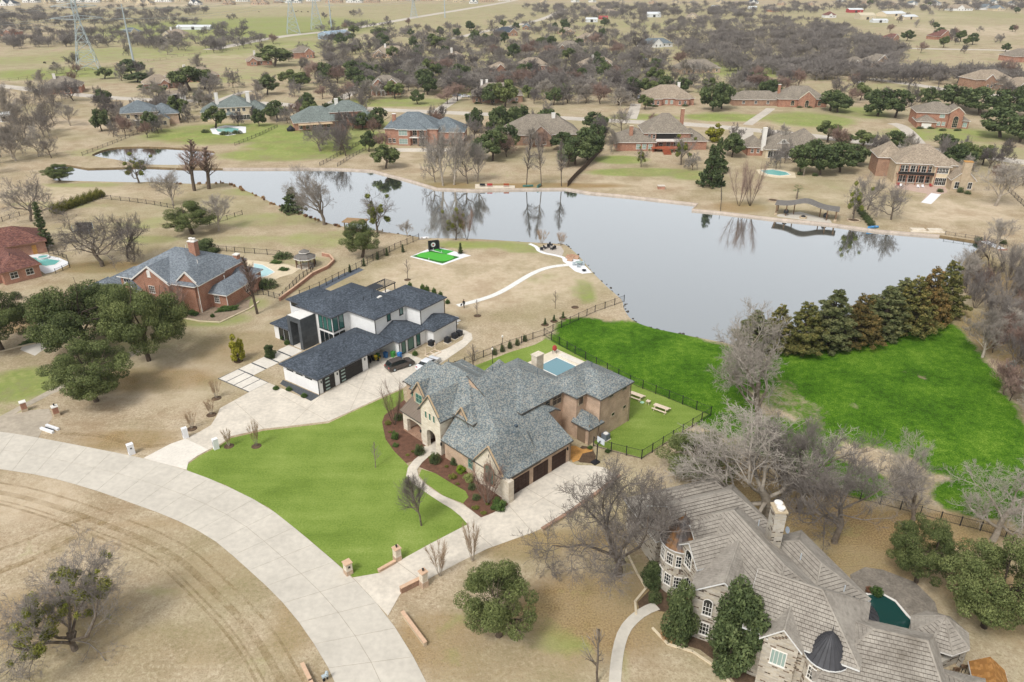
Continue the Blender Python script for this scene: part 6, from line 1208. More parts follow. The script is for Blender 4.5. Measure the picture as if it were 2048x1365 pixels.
def lwall(px,h,w,mat,lb,cap=None,name='low_wall'):
    p=PP(px); o=empty(name,(*p[0],0),0,lb,'wall'); m=MB(); c=MB()
    for a,b in zip(p,p[1:]):
        L=math.hypot(b[0]-a[0],b[1]-a[1]); an=math.atan2(b[1]-a[1],b[0]-a[0]); ce=((a[0]+b[0])/2-p[0][0],(a[1]+b[1])/2-p[0][1])
        m.box((*ce,h/2),(L+w*.4,w,h),an); c.box((*ce,h+.04),(L+w*.5,w+.08,.08),an)
    m.build('masonry',mat,o); c.build('coping',cap or PINK,o); return o
lwall([(758,1145),(790,1127)],.35,.3,BR_TAN,'low pink capped wall beside the lawn gate pillar'); lwall([(803,1186),(845,1165)],.75,.35,BR_BROWN,'brown brick culvert wall below the drive pillar'); lwall([(806,1232),(851,1293)],.55,.28,ST_TAN,'short tan wall standing in the dry yard beside the street'); lwall([(606,1335),(622,1368),(630,1390)],.5,.28,ST_TAN,'short tan wall inside the street bend')
lwall([(1085,1062),(1140,1028),(1200,985),(1238,955)],.35,.35,ST_TAN,'low dark stone wall edging the brick house driveway',BR_BROWN); lwall([(560,602),(590,580),(625,552),(655,538),(668,525),(660,515),(645,512)],.7,.3,BR_ROSE,'curving brick wall with pale coping below the gazebo')
lwall([(360,636),(400,644),(440,646),(470,632),(500,618),(518,604)],.12,.2,CREAM,'curved pale kerb of the red brick house flower bed',CREAM); lwall([(0,705),(50,692),(95,682)],.12,.2,CREAM,'curved pale kerb under the live oaks',CREAM); slab('flower_bed',[(362,633),(400,641),(440,643),(468,630),(498,616),(500,600),(440,600),(400,610)],.016,plain('bed_soil','#8f7f6c',.2,2,fine=8),'stony flower bed before the red brick house')
slab('bed_soil_strip',[(1330,1170),(1300,1180),(1275,1205),(1280,1225),(1310,1222),(1340,1225),(1330,1260),(1350,1285),(1400,1300),(1440,1330),(1470,1365),(1600,1365),(1480,1250),(1390,1180)],.016,DARKM,'dark planting bed around the stone house'); lwall([(1272,1230),(1270,1205),(1292,1178),(1275,1150),(1250,1100)],.1,.16,CREAM,'thin pale border of the stone house bed',CREAM); lwall([(1305,1258),(1335,1290),(1385,1305),(1430,1335),(1460,1368)],.1,.16,CREAM,'pale border curving past the magnolia',CREAM)
# culvert ends and street fixture
o=empty('culvert_headwall',(*P(100,860),0),R(-25),'white concrete culvert mouth beside the oak drive','culvert'); MB().bx(-1.3,1.3,.25,.6,0,.35).build('wing_wall',WPAINT,o); MB().bx(-1.3,1.3,-.6,-.25,0,.35).build('wing_wall',WPAINT,o); MB().bx(-1.2,.8,-.25,.25,-.01,.06).build('channel',BLACKM,o)
o=empty('street_fixture',(*P(648,1362),0),R(30),'small silver and dark metal fixture at the street edge','fixture'); MB().path([(0,0,0),(0,0,.5)],.12,8).build('stand',BLACKM,o); MB().path([(.35,0,0),(.3,0,.5)],.06,6).build('leg',BLACKM,o); MB().box((.15,0,.58),(.6,.3,.2)).build('body',STEEL,o); MB().lathe([(.16,0),(.18,.25),(.1,.4),(.03,.45)],(.35,0,.66),10).build('head',STEEL,o)
# ---- pools
k=NT('pool_water'); k.rough(.05).spec(.6); k.col((*lin('#6f949d'),1)); POOLW=k.m
k=NT('turquoise_pool_water'); k.rough(.05).spec(.6); k.col((*lin('#6fb5ae'),1)); POOLT=k.m
k=NT('dark_pool_water'); k.rough(.04).spec(.8); k.col((*lin('#1f4440'),1)); POOLD=k.m
def pool(lb,px,deck,wmat,dmat,name='swimming_pool',z=.03,px_=True,cop=.3):
    o=empty(name,(*(P(*px[0]) if px_ else px[0]),0),0,lb,'pool'); p=PP(px) if px_ else px; x0,y0=p[0]; q=[(a-x0,b-y0) for a,b in p]
    d=[(a-x0,b-y0) for a,b in (PP(deck) if px_ else deck)]; MB().prism(d,z-.04,z).build('deck',dmat,o); n=len(q)
    ar=sum(q[i][0]*q[(i+1)%n][1]-q[(i+1)%n][0]*q[i][1] for i in range(n)); q=q if ar>0 else q[::-1]
    ex=offset(q,cop) if n==4 else [(a*1.0,b*1.0) for a,b in q]; m=MB()
    cx=sum(a for a,b in q)/n; cy=sum(b for a,b in q)/n
    for i in range(n):
        a,b=q[i],q[(i+1)%n]; f=lambda p_:(p_[0]+(p_[0]-cx)/max(.1,math.hypot(p_[0]-cx,p_[1]-cy))*cop,p_[1]+(p_[1]-cy)/max(.1,math.hypot(p_[0]-cx,p_[1]-cy))*cop)
        c,d_=f(b),f(a); m.add([(*a,z+.05),(*b,z+.05),(*c,z+.05),(*d_,z+.05),(*a,z-.02),(*b,z-.02),(*c,z-.02),(*d_,z-.02)],[(3,2,1,0),(0,1,5,4),(2,3,7,6)])
    m.build('coping',WHITE_TRIM if dmat is not CONC2 else dmat,o); MB().sheet(q,z+.02).build('water',wmat,o,smooth=True); return o
hw=lambda u,v:H.world(u,v)
pool('square grey blue pool on the cream terrace behind the brick house',[hw(27.0,16.9),hw(31.6,16.9),hw(31.6,21.3),hw(27.0,21.3)],[hw(20.5,12.2),hw(34,14.8),hw(34,23.6),hw(20.5,23.6)],POOLW,plain('cream_terrace','#d3c8b2',.06,1),px_=False)
pool('curved dark green pool under the stone house',[(1733,1192),(1760,1188),(1790,1205),(1812,1232),(1828,1248),(1824,1270),(1790,1262),(1755,1250),(1735,1230)],[(1700,1150),(1730,1135),(1765,1140),(1830,1165),(1870,1205),(1880,1240),(1900,1290),(1930,1320),(1880,1335),(1800,1290),(1720,1260)],POOLD,plain('grey_flagstone_patio','#7f776c',.25,.8,fine=4))
pool('turquoise pool with raised round spa beside the red roofed house',[(55,515),(82,517),(121,522),(110,530),(92,533),(72,529)],[(50,503),(72,508),(98,512),(118,516),(136,524),(136,530),(105,545),(90,548),(75,538),(55,520)],POOLT,WPAINT)
o=empty('spa',(*P(87,517),0),0,'raised round white spa in the turquoise pool','spa'); MB().lathe([(1.3,0),(1.3,.45),(1.0,.45),(1.0,.35),(.02,.34)],(0,0,0),18).build('rim',WPAINT,o); MB().lathe([(.98,.36),(.02,.37)],(0,0,0),18).build('water',POOLT,o)
pool('pale blue pool with rock island behind the red brick house',[(508,528),(525,531),(540,540),(548,545),(535,552),(518,556),(508,548)],[(490,520),(540,525),(575,530),(600,538),(585,548),(560,555),(545,562),(505,562)],plain('pale_pool_water','#a9cfd0',.05,1,rough=.1,spec=.5),CREAM)
pool('round turquoise pool on the green lawn below the pale house',[(432,259),(455,255),(478,258),(475,264),(452,266),(436,264)],[(420,258),(450,251),(492,254),(492,266),(455,272),(425,268)],POOLT,WPAINT); pool('kidney shaped pale green pool behind the lake pavilion',[(1522,342),(1545,340),(1572,345),(1580,350),(1560,352),(1535,349)],[(1512,340),(1545,336),(1590,346),(1592,356),(1550,356),(1520,350)],POOLT,CREAM)
# ---- putting green
PG=empty('putting_green',(*P(880,512),0),0,'kidney putting green of bright artificial turf in a white kerb','putting green'); x0,y0=P(880,512); loc_=lambda pts:[(a-x0,b-y0) for a,b in PP(pts)]
MB().prism(loc_([(820,514),(885,531),(930,515),(942,512),(870,493)]),0,.04).build('kerb',WPAINT,PG); MB().prism(loc_([(824,513),(885,528),(919,515),(863,502)]),.04,.06).build('dark_turf',plain('dark_turf','#2f6b24',.12,1.5,fine=6),PG); MB().prism(loc_([(872,497),(866,501),(893,509),(908,503)]),.04,.061).build('side_turf',plain('mid_turf','#3f9a3a',.1,1.5),PG)
kd=catmull(loc_([(834,513),(842,507),(860,505),(880,508),(900,511),(908,516),(895,522),(880,523),(858,518)]),4,True); MB().prism(kd,.06,.075).build('putting_surface',plain('bright_turf','#4fa83c',.06,1),PG)
for px in ((858,521),(883,507),(867,502)): 
    a=loc_([px])[0]; MB().path([(*a,.07),(*a,.6)],.05,6).build('pin',WPAINT,PG)
o=empty('practice_net',(*P(868,501),0),R(20),'black golf practice net with round target beside the putting green','net'); MB().bx(-1.2,1.2,.5,.55,0,2.3).build('net_back',FENCE,o); MB().bx(-1.25,-1.2,-.6,.55,0,2.3).build('net_side',FENCE,o); MB().bx(1.2,1.25,-.6,.55,0,2.3).build('net_side',FENCE,o)
t=MB(); t.add([(.55*math.cos(a),.48,1.2+.55*math.sin(a)) for a in np.linspace(0,6.28,17)[:-1]],[tuple(range(16))]); t.build('target',WPAINT,o); t=MB(); t.add([(.25*math.cos(a),.47,1.2+.25*math.sin(a)) for a in np.linspace(0,6.28,17)[:-1]],[tuple(range(16))]); t.build('bullseye',REDM,o)
T('cedar_a',921,508,488,10,'potted_cypress','small clipped conifer on the paving beside the putting green','bush' if False else 'small cone shaped evergreen beside the putting green','bush') if False else T('cypress_col',921,508,486,10,'small_cypress','small cone shaped evergreen beside the putting green',cat='bush')
# ---- structures
WOODB=plain('brown_timber','#6d5641',.2,1.5); GREYT=plain('weathered_shingle','#6f6b66',.15,1.5,fine=6); BLKP=plain('black_pergola_metal','#303236',.1,2,rough=.5)
def posts(o,pts,h,w,mat,name='post'):
    for a,b in pts: MB().bx(a-w/2,a+w/2,b-w/2,b+w/2,0,h).build(name,mat,o)
o=empty('pergola',(*W.world(30,17.9),0),W.a,'black metal pergola over a pale patio behind the white house','pergola'); posts(o,[(0,0),(5.6,0),(5.6,2.8),(0,2.8)],2.75,.14,BLKP)
for a in (-.1,2.9): MB().bx(-.2,5.8,a-.06,a+.06,2.72,2.9).build('beam',BLKP,o)
for i in range(13): MB().bx(-.1+i*.48,-.02+i*.48,-.1,2.95,2.9,2.98).build('rafter',BLKP,o)
MB().bx(.1,2.9,.05,2.75,2.985,3.02).build('shade_panel',BLKP,o); slab('pergola_patio',[W.world(29.6,16.5),W.world(37,16.5),W.world(37,21.5),W.world(29.6,21.5)],.03,CONC3,'pale patio under the black pergola',False)
def gaz(px,py,lb,r,h0,h1,n,roof,post,tiers=1,tile=False):
    x,y=P(px,py); o=House('gazebo',lb,x,y,10,'gazebo'); pl=[(r*math.cos(2*math.pi*(i+.5)/n),r*math.sin(2*math.pi*(i+.5)/n)) for i in range(n)]
    sl=(h1-h0)/(r*math.cos(math.pi/n)); o.block(pl,h0,sl,None,roof,oh=.35,tile=tile,caps=TILEM if tile else None)
    if tile: o.roof0=o.roof; o.lay_tiles(TILEM,.34,.36,40)
    if tiers>1: o.block([(a*.45,b*.45) for a,b in pl],h1-.1,sl*.9,post,roof,oh=.25,base=h1-.7)
    for a,b in pl: MB().bx(a-.1,a+.1,b-.1,b+.1,0,h0+.05).build('post',post,o.o)
    MB().prism([(a*1.05,b*1.05) for a,b in pl],0,.15).build('floor',CONC2,o.o)
    for i in range(n-1):
        a,b=pl[i],pl[i+1]; rl=MB()
        rl.path([(*a,.95),(*b,.95)],.04,4); 
        for q in range(1,8): t=q/8; rl.path([(a[0]+(b[0]-a[0])*t,a[1]+(b[1]-a[1])*t,.15),(a[0]+(b[0]-a[0])*t,a[1]+(b[1]-a[1])*t,.95)],.02,3)
        rl.build('railing',post,o.o,uv=False)
    return o
gaz(612,533,'grey two tiered timber gazebo in the fenced garden',2.1,2.5,3.7,8,GREYT,WOODB,2)
gz=House('pool_pavilion','octagonal pavilion with concrete tile roof beside the dark pool',41.2,52.0,20,'pavilion'); pl=[(2.35*math.cos(R(45*i+22)),2.35*math.sin(R(45*i+22))) for i in range(8)]; gz.block(pl,2.75,.85,None,TILE,oh=.3,tile=True,caps=TILEM); gz.roof0=gz.roof; gz.lay_tiles(TILEM,.34,.36,150)
for i in range(0,8,2): MB().bx(pl[i][0]-.15,pl[i][0]+.15,pl[i][1]-.15,pl[i][1]+.15,0,2.7).build('post',ST_GREY,gz.o)
MB().bx(-1.6,.9,-1.9,-1.2,0,1.05).build('bar_counter',ST_GREY,gz.o)
for i in range(3): q=empty('bar_stool',(*gz.world(-1.2+i*.9,-2.8),0),0,'dark bar stool at the pavilion counter','stool','bar stools at the pavilion'); MB().box((0,0,.72),(.42,.42,.06)).build('seat',WOODB,q); MB().bx(-.2,.2,-.22,-.18,.75,1.15).build('backrest',WOODB,q); posts(q,[(-.17,-.17),(.17,-.17),(.17,.17),(-.17,.17)],.7,.04,BLACKM,'leg')
hut=House('playhouse','small timber playhouse with orange brown shingle roof in the garden corner',43.2,46.4,70,'playhouse'); hut.block((-.6,2.2,-1.2,1.2),2.1,(.8,None,.8,None),WOODB,shingle('orange_wood_shingles',['#9a6f3e','#8d6438','#a67a48'],.3,.22,.15),oh=.3)
hut.win(2.2,0,0,.1,.8,1.6,1,1,frame=WOODB,glass=DARKW,name='door')
# lake pavilion with curved roof
x,y=P(1610,437); a=math.atan2(P(1663,444)[1]-P(1560,432)[1],P(1663,444)[0]-P(1560,432)[0]); o=empty('lake_pavilion',(x,y,0),a,'timber lake pavilion with bowed grey roof and swing seats','pavilion'); L=16.0; m=MB(); n=16
for s_ in (0,1):
    for i in range(n+1):
        t=i/n; zz=3.0+1.3*math.exp(-((t-.48)/.2)**2)
        for yy in (-.4,4.2): m.v.append((-L/2+L*t,yy,zz+(0 if s_ else -.22)))
for i in range(n):
    b=2*i; k_=2*(n+1); m.f+=[(k_+b,k_+b+2,k_+b+3,k_+b+1),(b,b+1,b+3,b+2),(b,b+2,k_+b+2,k_+b),(b+1,k_+b+1,k_+b+3,b+3)]
m.f+=[(0,34,35,1),(32,33,67,66)]
m.build('roof',GREYT,o); posts(o,[(-7.5,0),(-5,.2),(-3.2,2.6),(3.4,2.6),(5.2,.2),(7.4,0),(-7.4,3.9),(7.3,3.9)],2.95,.28,WOODB)
for a_ in (-7.5,7.4): MB().bx(a_-.35,a_+.35,-.35,.35,0,.6).build('stone_foot',ST_TAN,o)
slab('pavilion_terrace',[(1552,430),(1600,424),(1660,440),(1664,447),(1610,441),(1556,434)],.03,FLAG if False else CONC,'pale terrace under the lake pavilion')
for dx in (-4.6,4.6):
    q=empty('swing_seat',(*P(1610+dx*8.6,437+dx*.9),0),a,'dark wicker swing seat under the lake pavilion','seat','swing seats under the lake pavilion'); MB().lathe([(.05,.5),(.55,.6),(.65,1.0),(.55,1.5),(.2,1.8)],(0,.8,0),10).build('basket',BLACKM,q); MB().path([(0,.8,1.7),(0,.8,2.9)],.03,4).build('hanger',BLACKM,q)
o=empty('fire_pit',(*P(1606,437),0),0,'round stone fire pit on the lake pavilion terrace','fire pit'); MB().lathe([(.95,0),(.95,.5),(.7,.5),(.68,.3),(.02,.28)],(0,0,0),16).build('stone_ring',ST_TAN,o); MB().lathe([(.66,.32),(.5,.7),(.05,.85)],(0,0,0),12).build('mesh_cover',BLACKM,o)
# dock with shelter
o=empty('dock_shelter',(*P(712,462),0),R(-12),'brown timber shelter over the boat dock','shelter'); posts(o,[(-2.4,-1.2),(2.4,-1.2),(2.4,1.4),(-2.4,1.4)],2.5,.2,WOODB); MB().bx(-2.9,2.9,-1.7,1.9,2.5,2.7).build('roof',plain('tan_deck_roof','#9b7f5d',.12,1),o); MB().bx(-2.6,2.6,-1.4,1.6,-.3,.12).build('deck',WOODB,o)
o=empty('boat_dock',(*P(745,462),0),R(-12),'low timber boat dock beside the shelter','dock')
for i in range(10): MB().bx(-2.5+i*.5,-2.04+i*.5,-1.2,1.2,-.25,-.15).build('deck_board',plain('grey_dock_wood','#8f8676',.15,2),o)
for a_ in (-2.3,2.3):
    for b_ in (-1,1): MB().path([(a_,b_,-1.2),(a_,b_,.3)],.1,6).build('pile',WOODB,o)
# swim platform of the lake wall, benches, bridge, boats
o=empty('stone_landing',(*P(990,376),0),R(1),'cream stone landing on the lake wall with red benches','landing'); MB().bx(-6,6,-.9,1.6,-.5,.25).build('platform',ST_WHITE,o); MB().bx(-6,-1.5,1.2,1.6,.25,.7).build('back_wall',ST_WHITE,o)
for i,dx in enumerate((-3.8,-1.6,3.4)): q=empty('garden_bench',(P(990,376)[0]+dx,P(990,376)[1]+.4,.25),0,['dark garden bench at the left of the stone landing','red garden bench in the middle of the stone landing','red wooden bench at the right of the stone landing'][i],'bench'); c_=[BLACKM,REDM,REDW][i]; MB().bx(-.8,.8,-.25,.25,.38,.45).build('seat',c_,q); MB().bx(-.8,.8,.22,.28,.45,.9).build('backrest',c_,q); posts(q,[(-.7,-.2),(.7,-.2),(.7,.2),(-.7,.2)],.38,.07,c_,'leg')
def boat(px,py,rz,lb,mat,L=3.2,name='rowing_boat'):
    o=empty(name,(*P(px,py),.0),R(rz),lb,'boat'); m=MB(); N=8
    for i in range(N+1):
        t=i/N; w_=.55*math.sin(math.pi*min(.98,max(.04,t)))**.6; z=.1+.12*abs(t-.5)*2
        m.v+=[(-L/2+L*t,-w_,z+.35),(-L/2+L*t,-w_*.5,.03),(-L/2+L*t,w_*.5,.03),(-L/2+L*t,w_,z+.35)]
    for i in range(N):
        for j in range(3): b=4*i+j; m.f.append((b,b+4,b+5,b+1))
    m.f+=[(0,1,2,3),(4*N+3,4*N+2,4*N+1,4*N)]; m.build('hull',mat,o)
    for t in (-.5,.6): MB().bx(t-.15,t+.15,-.42,.42,.3,.34).build('thwart',WOODB,o)
TEAL=plain('teal_boat_paint','#4f7f78',.1,2); KB=plain('blue_kayak_plastic','#4f8fc0',.1,2,rough=.4)
boat(1056,374,5,'teal rowing boat lying along the lake wall',TEAL); boat(1078,374,70,'teal rowing boat standing end on at the lake wall',TEAL); boat(1746,457,10,'bright blue kayak on the lake wall',KB,3,'kayak'); boat(848,479,5,'white upturned dinghy beside the long fence',WPAINT,2.6,'dinghy'); boat(2022,732,30,'pale green boat lying in the twiggy thicket',plain('pale_green_boat','#86a398',.1,2),3.4)
o=empty('footbridge',(*P(1986,492),0),R(-80),'white footbridge with red brick ends over the lake outlet','bridge')
for i in range(9): MB().bx(-3+i*.67,-2.36+i*.67,-.9,.9,.1,.22).build('deck_slab',WPAINT,o)
for e_ in (-3.4,3.2): MB().bx(e_-.3,e_+.3,-1.1,1.1,-.2,.24).build('brick_end',BR_RED,o)
for s_ in (-.95,.95):
    r_=MB(); r_.path([(-3.2,s_,1.1),(3.2,s_,1.1)],.035,4)
    for i in range(6): r_.path([(-3.2+i*1.28,s_,.2),(-3.2+i*1.28,s_,1.1)],.03,4)
    r_.build('railing',BLACKM,o)
o=empty('white_steps',(*P(1856,465),0),R(-4),'curved white stone lake steps with a gap in the middle','steps'); MB().bx(-4.2,4.2,-.4,.4,-.3,.15).build('lower_step',ST_WHITE,o); MB().bx(-3.8,-.4,.4,2,-.1,.5).build('upper_step',ST_WHITE,o); MB().bx(.4,3.8,.4,2,-.1,.5).build('upper_step',ST_WHITE,o)
# fire pit terrace and lounge terrace at the near shore
slab('fire_pit_terrace',[(1075,497),(1095,489),(1122,493),(1128,503),(1124,512),(1105,512),(1085,506)],.02,plain('fine_gravel','#b5aca0',.15,2,fine=9),'round gravel terrace with black chairs at the lake'); far_street([(1059,488),(1066,491),(1073,495),(1078,502),(1090,507),(1110,511),(1127,516),(1130,523),(1140,529)],.9,'thin white kerb path around the gravel terrace',.035,'kerb_path',WPAINT)
slab('lounge_terrace',[(1131,516),(1145,513),(1160,521),(1172,534),(1184,546),(1165,548),(1150,543),(1138,533)],.03,WPAINT,'white stone lounge terrace at the lake')
def chair(px,py,lb,rz=0,group=None,mat=None):
    q=empty('patio_chair',(*P(px,py),0),R(rz),lb,'chair',group); mm=mat or BLACKM; MB().bx(-.35,.35,-.35,.35,.3,.42).build('seat',mm,q); MB().bx(-.35,.35,.27,.37,.42,.9).build('backrest',mm,q); posts(q,[(-.3,-.3),(.3,-.3),(.3,.3),(-.3,.3)],.3,.07,mm,'leg')
for i,(a_,b_) in enumerate(((1097,496),(1102,492),(1090,498),(1083,501),(1104,500),(1108,499))): chair(a_,b_,'black chair around the lakeside gravel terrace',i*60,'black chairs on the gravel terrace')
ORG=plain('tan_cushion','#b3927a',.1,2)
for i,(a_,b_) in enumerate(((1137,517),(1144,516),(1152,518),(1140,522))): q=empty('lounge_sofa',(*P(a_,b_),0),R(-20),'tan cushioned lounge sofa on the white lake terrace','sofa','tan sofas on the lake terrace'); MB().bx(-.6,.6,-.4,.4,.1,.4).build('seat',ORG,q); MB().bx(-.6,.6,.3,.45,.4,.75).build('backrest',ORG,q); MB().bx(-.62,.62,-.42,.46,.03,.1).build('base',WOODB,q)
o=empty('glass_table',(*P(1157,531),0),0,'pale glass dining table on the lake terrace','table'); MB().lathe([(.8,.72),(.8,.76)],(0,0,0),14).build('table_top',GLASS_L,o); MB().path([(0,0,0),(0,0,.72)],.1,8).build('pedestal',STEEL,o)
for i in range(4): chair(1157+9*math.cos(i*1.57),531+4*math.sin(i*1.57),'grey dining chair around the glass table',i*90,'chairs around the glass table',STEEL)
o=empty('small_fire_bowl',(*P(1168,543),0),0,'dark fire bowl at the edge of the lake terrace','fire bowl'); MB().lathe([(.2,0),(.5,.35),(.42,.35),(.05,.2)],(0,0,0),12).build('bowl',BLACKM,o)
# ---- picnic tables, air conditioners, bins, barbecue, basketball hoop
PALEW=plain('pale_timber','#d6c4ae',.1,2)
def picnic(px,py,rz,lb):
    o=empty('picnic_table',(*P(px,py),0),R(rz),lb,'table')
    for i in range(4): MB().bx(-1.2,1.2,-.38+i*.19,-.21+i*.19,.72,.76).build('top_board',PALEW,o)
    for s_ in (-.75,.75): MB().bx(-1.2,1.2,s_-.13,s_+.13,.42,.46).build('bench_board',PALEW,o)
    for s_ in (-.9,.9): m=MB(); m.path([(s_,-.75,0),(s_,-.25,.72)],.05,4); m.path([(s_,.75,0),(s_,.25,.72)],.05,4); m.path([(s_,-.78,.4),(s_,.78,.4)],.05,4); m.build('trestle',PALEW,o)
picnic(1272,797,-38,'pale timber picnic table beside the brick wall'); picnic(1322,822,-38,'pale timber picnic table out on the back lawn')
o=empty('side_table',(*P(1296,809),0),R(-38),'small pale stool table between the picnic tables','table'); MB().box((0,0,.6),(.6,.6,.06)).build('table_top',PALEW,o); posts(o,[(-.22,-.22),(.22,-.22),(.22,.22),(-.22,.22)],.58,.06,PALEW,'leg')
o=empty('frisbee_dish',(*P(1284,806),0),0,'flat green white dish on the lawn between the tables','dish'); MB().lathe([(.32,0),(.34,.06),(.28,.08),(.02,.06)],(0,0,.04),14).build('dish',plain('mint_plastic','#a9cfb4',.05,2),o)
ACG=plain('grey_condenser','#6a7078',.1,3,rough=.5); ACB=plain('black_condenser','#2c2d30',.1,3,rough=.5)
def ac(xy,rz,lb,mat,group=None):
    o=empty('air_conditioner',(*xy,0),rz,lb,'air conditioner',group); MB().bx(-.55,.55,-.55,.55,0,.1).build('pad',CONC2,o); MB().bx(-.45,.45,-.45,.45,.1,1.0).build('casing',mat,o)
    MB().lathe([(.36,0),(.36,.05),(.3,.06),(.06,.05),(.06,.09),(.02,.1)],(0,0,1.0),14).build('fan_grille',WHITE_TRIM if mat is ACG else mat,o); m=MB()
    for i in range(6): m.bx(-.46,.46,-.46,.46,.2+i*.13,.23+i*.13)
    m.build('louvres',mat,o)
ac(P(1211,879),R(44),'grey air conditioner on a pad beside the brick wing',ACG)
for i,(u,v) in enumerate(((23.0,-2.9),(25.6,-4.4),(27.6,-4.4),(28.9,-4.4))): ac(W.world(u,v),W.a,'black air conditioner against the white house side wall',ACB,'air conditioners of the white house')
for i,(u,v,c_,lb) in enumerate(((15.0,1.0,'#2f5f8f','blue wheeled bin nearest the carport wall'),(15.9,.2,'#4f9a4a','green wheeled bin between the blue ones'),(16.3,-1.0,'#2f6fae','blue wheeled bin at the house corner'))):
    o=empty('wheeled_bin',(*W.world(u,v-.6),0),W.a,lb,'bin'); mt=plain('bin_'+c_[1:],c_,.1,3,rough=.5); MB().box((0,0,.5),(.5,.55,.9),0,1.15).build('body',mt,o); MB().box((0,0,1.0),(.64,.68,.1)).build('lid',mt,o); MB().path([(-.28,.3,.12),(.28,.3,.12)],.12,8).build('wheels',BLACKM,o)
o=empty('ride_on_mower',(*W.world(13.6,1.2),0),W.a+.5,'green and yellow ride on mower under the white house carport','mower'); GRN=plain('mower_green','#3f6b34',.1,2,rough=.5); YEL=plain('mower_yellow','#c9b23a',.1,2)
MB().box((.5,0,.6),(.9,.6,.45)).build('bonnet',GRN,o); MB().box((-.3,0,.75),(.5,.5,.15)).build('seat',YEL,o); MB().box((-.52,0,.95),(.08,.5,.4)).build('seat_back',YEL,o); MB().box((0,0,.25),(1.0,1.1,.15)).build('cutting_deck',YEL,o)
for a_,b_,r_ in ((-.5,-.45,.32),(-.5,.45,.32),(.7,-.4,.22),(.7,.4,.22)): MB().path([(a_,b_-.1,r_),(a_,b_+.1,r_)],r_,12).build('wheel',BLACKM,o)
for i in range(5): o=empty('stored_bike',(*W.world(11.3+i*.45,1.6+.3*(i%2)),0),W.a+1.2,'dark bicycle leaning in the white house carport','bicycle','bicycles in the carport'); m=MB(); m.path([(-.5,0,.35),(-.1,0,.75),(.4,0,.75),(.5,0,.35)],.03,4); m.path([(-.1,0,.75),(0,0,.35),(.4,0,.75)],.03,4); m.build('frame',BLACKM,o); [MB().path([(s_,-.02,.35),(s_,.02,.35)],.34,14).build('wheel',BLACKM,o) for s_ in (-.5,.5)]; MB().box((-.12,0,.85),(.25,.12,.06)).build('saddle',BLACKM,o)
o=empty('planter_frame',(*W.world(20.8,-5.2),0),W.a,'unpainted timber frame lying beside the white house','frame'); [MB().bx(*b).build('timber',PALEW,o) for b in ((-1.3,1.3,-.8,-.68,0,.15),(-1.3,1.3,.68,.8,0,.15),(-1.3,-1.18,-.68,.68,.01,.16),(1.18,1.3,-.68,.68,.01,.16),(-.06,.06,-.68,.68,.01,.14),(-1.28,-1.18,.56,.66,.16,1.5),(1.18,1.28,.56,.66,.16,1.5))]
o=empty('kamado_grill',(*P(1109,707),0),0,'red egg shaped barbecue on the pool terrace','barbecue'); MB().lathe([(.2,.55),(.38,.75),(.4,1.0),(.4,1.05)],(0,0,0),14).build('bowl',REDM,o); MB().lathe([(.41,1.06),(.36,1.3),(.2,1.5),(.06,1.56)],(0,0,0),14).build('lid',REDM,o); posts(o,[(-.3,-.3),(.3,-.3),(.3,.3),(-.3,.3)],.6,.05,BLACKM,'leg')
o=empty('basketball_hoop',(*P(1193,925),0),R(130),'basketball hoop with clear backboard beside the driveway','basketball hoop'); MB().box((0,.2,.12),(.8,1.0,.24)).build('base',BLACKM,o); MB().path([(0,0,.2),(0,0,2.9),(0,-.5,3.2)],.08,6).build('pole',BLACKM,o); MB().box((0,-.6,3.2),(1.3,.04,.9)).build('backboard',plain('clear_board','#c5ccd0',.04,2,rough=.2),o); m=MB(); m.path([(.22*math.cos(t),-.86+.22*math.sin(t),2.95) for t in np.linspace(0,6.28,13)],.02,4); m.build('rim',REDM,o)
slab('raised_planter',[hw(32.2,15.2),hw(33.2,15.2),hw(33.2,21.5),hw(32.2,21.5)],.35,CONC3,'long cream planter beside the square pool',False,.33)
for a_,b_,lb in ((1005,702,'by the side fence'),(985,728,'behind the roof gable')): o=empty('garden_lamp',(*P(a_,b_),0),0,'black garden lamp post '+lb,'lamp'); MB().path([(0,0,0),(0,0,2.6)],.05,6).build('post',BLACKM,o); MB().lathe([(.05,0),(.14,.08),(.16,.3),(.05,.42)],(0,0,2.6),8).build('lantern',WHITE_TRIM,o)
o=empty('trampoline',(*P(168,466),0),R(5),'dark square netted trampoline in the meadow','trampoline'); MB().bx(-1.9,1.9,-1.3,1.3,.75,.85).build('bed',BLACKM,o); posts(o,[(-1.9,-1.3),(1.9,-1.3),(1.9,1.3),(-1.9,1.3)],2.4,.08,STEEL); MB().bx(-1.9,1.9,1.28,1.31,.85,2.3).build('net',FENCE,o)
o=empty('round_trampoline',(*P(582,262),0),0,'dark tent shaped play frame on the green lawn','play frame'); MB().lathe([(1.6,0),(1.7,.8),(.1,2.2)],(0,0,0),10).build('tent',BLACKM,o); MB().lathe([(1.75,.78),(1.75,.9),(1.65,.9)],(0,0,0),10).build('rim',FENCE,o)
o=empty('stone_well',(*P(1322,378),0),0,'small square brick pump house with flat grey lid on the lake lawn','pump house'); MB().bx(-1,1,-.7,.7,0,.9).build('walls',BR_ROSE,o); MB().bx(-1.1,1.1,-.8,.8,.9,1.02).build('lid',CONC2,o)
for a_,b_,lb in ((1547,402,'left of the palm'),(1707,442,'around the mistletoe tree')): o=empty('stone_ring_bed',(*P(a_,b_),0),0,'round stone edged bed '+lb,'flower bed'); MB().lathe([(1.7,0),(1.7,.3),(1.4,.3),(1.4,.1),(.02,.12)],(0,0,0),18).build('ring',ST_TAN,o); MB().lathe([(1.38,.13),(.02,.2)],(0,0,0),18).build('soil',DARKM,o)
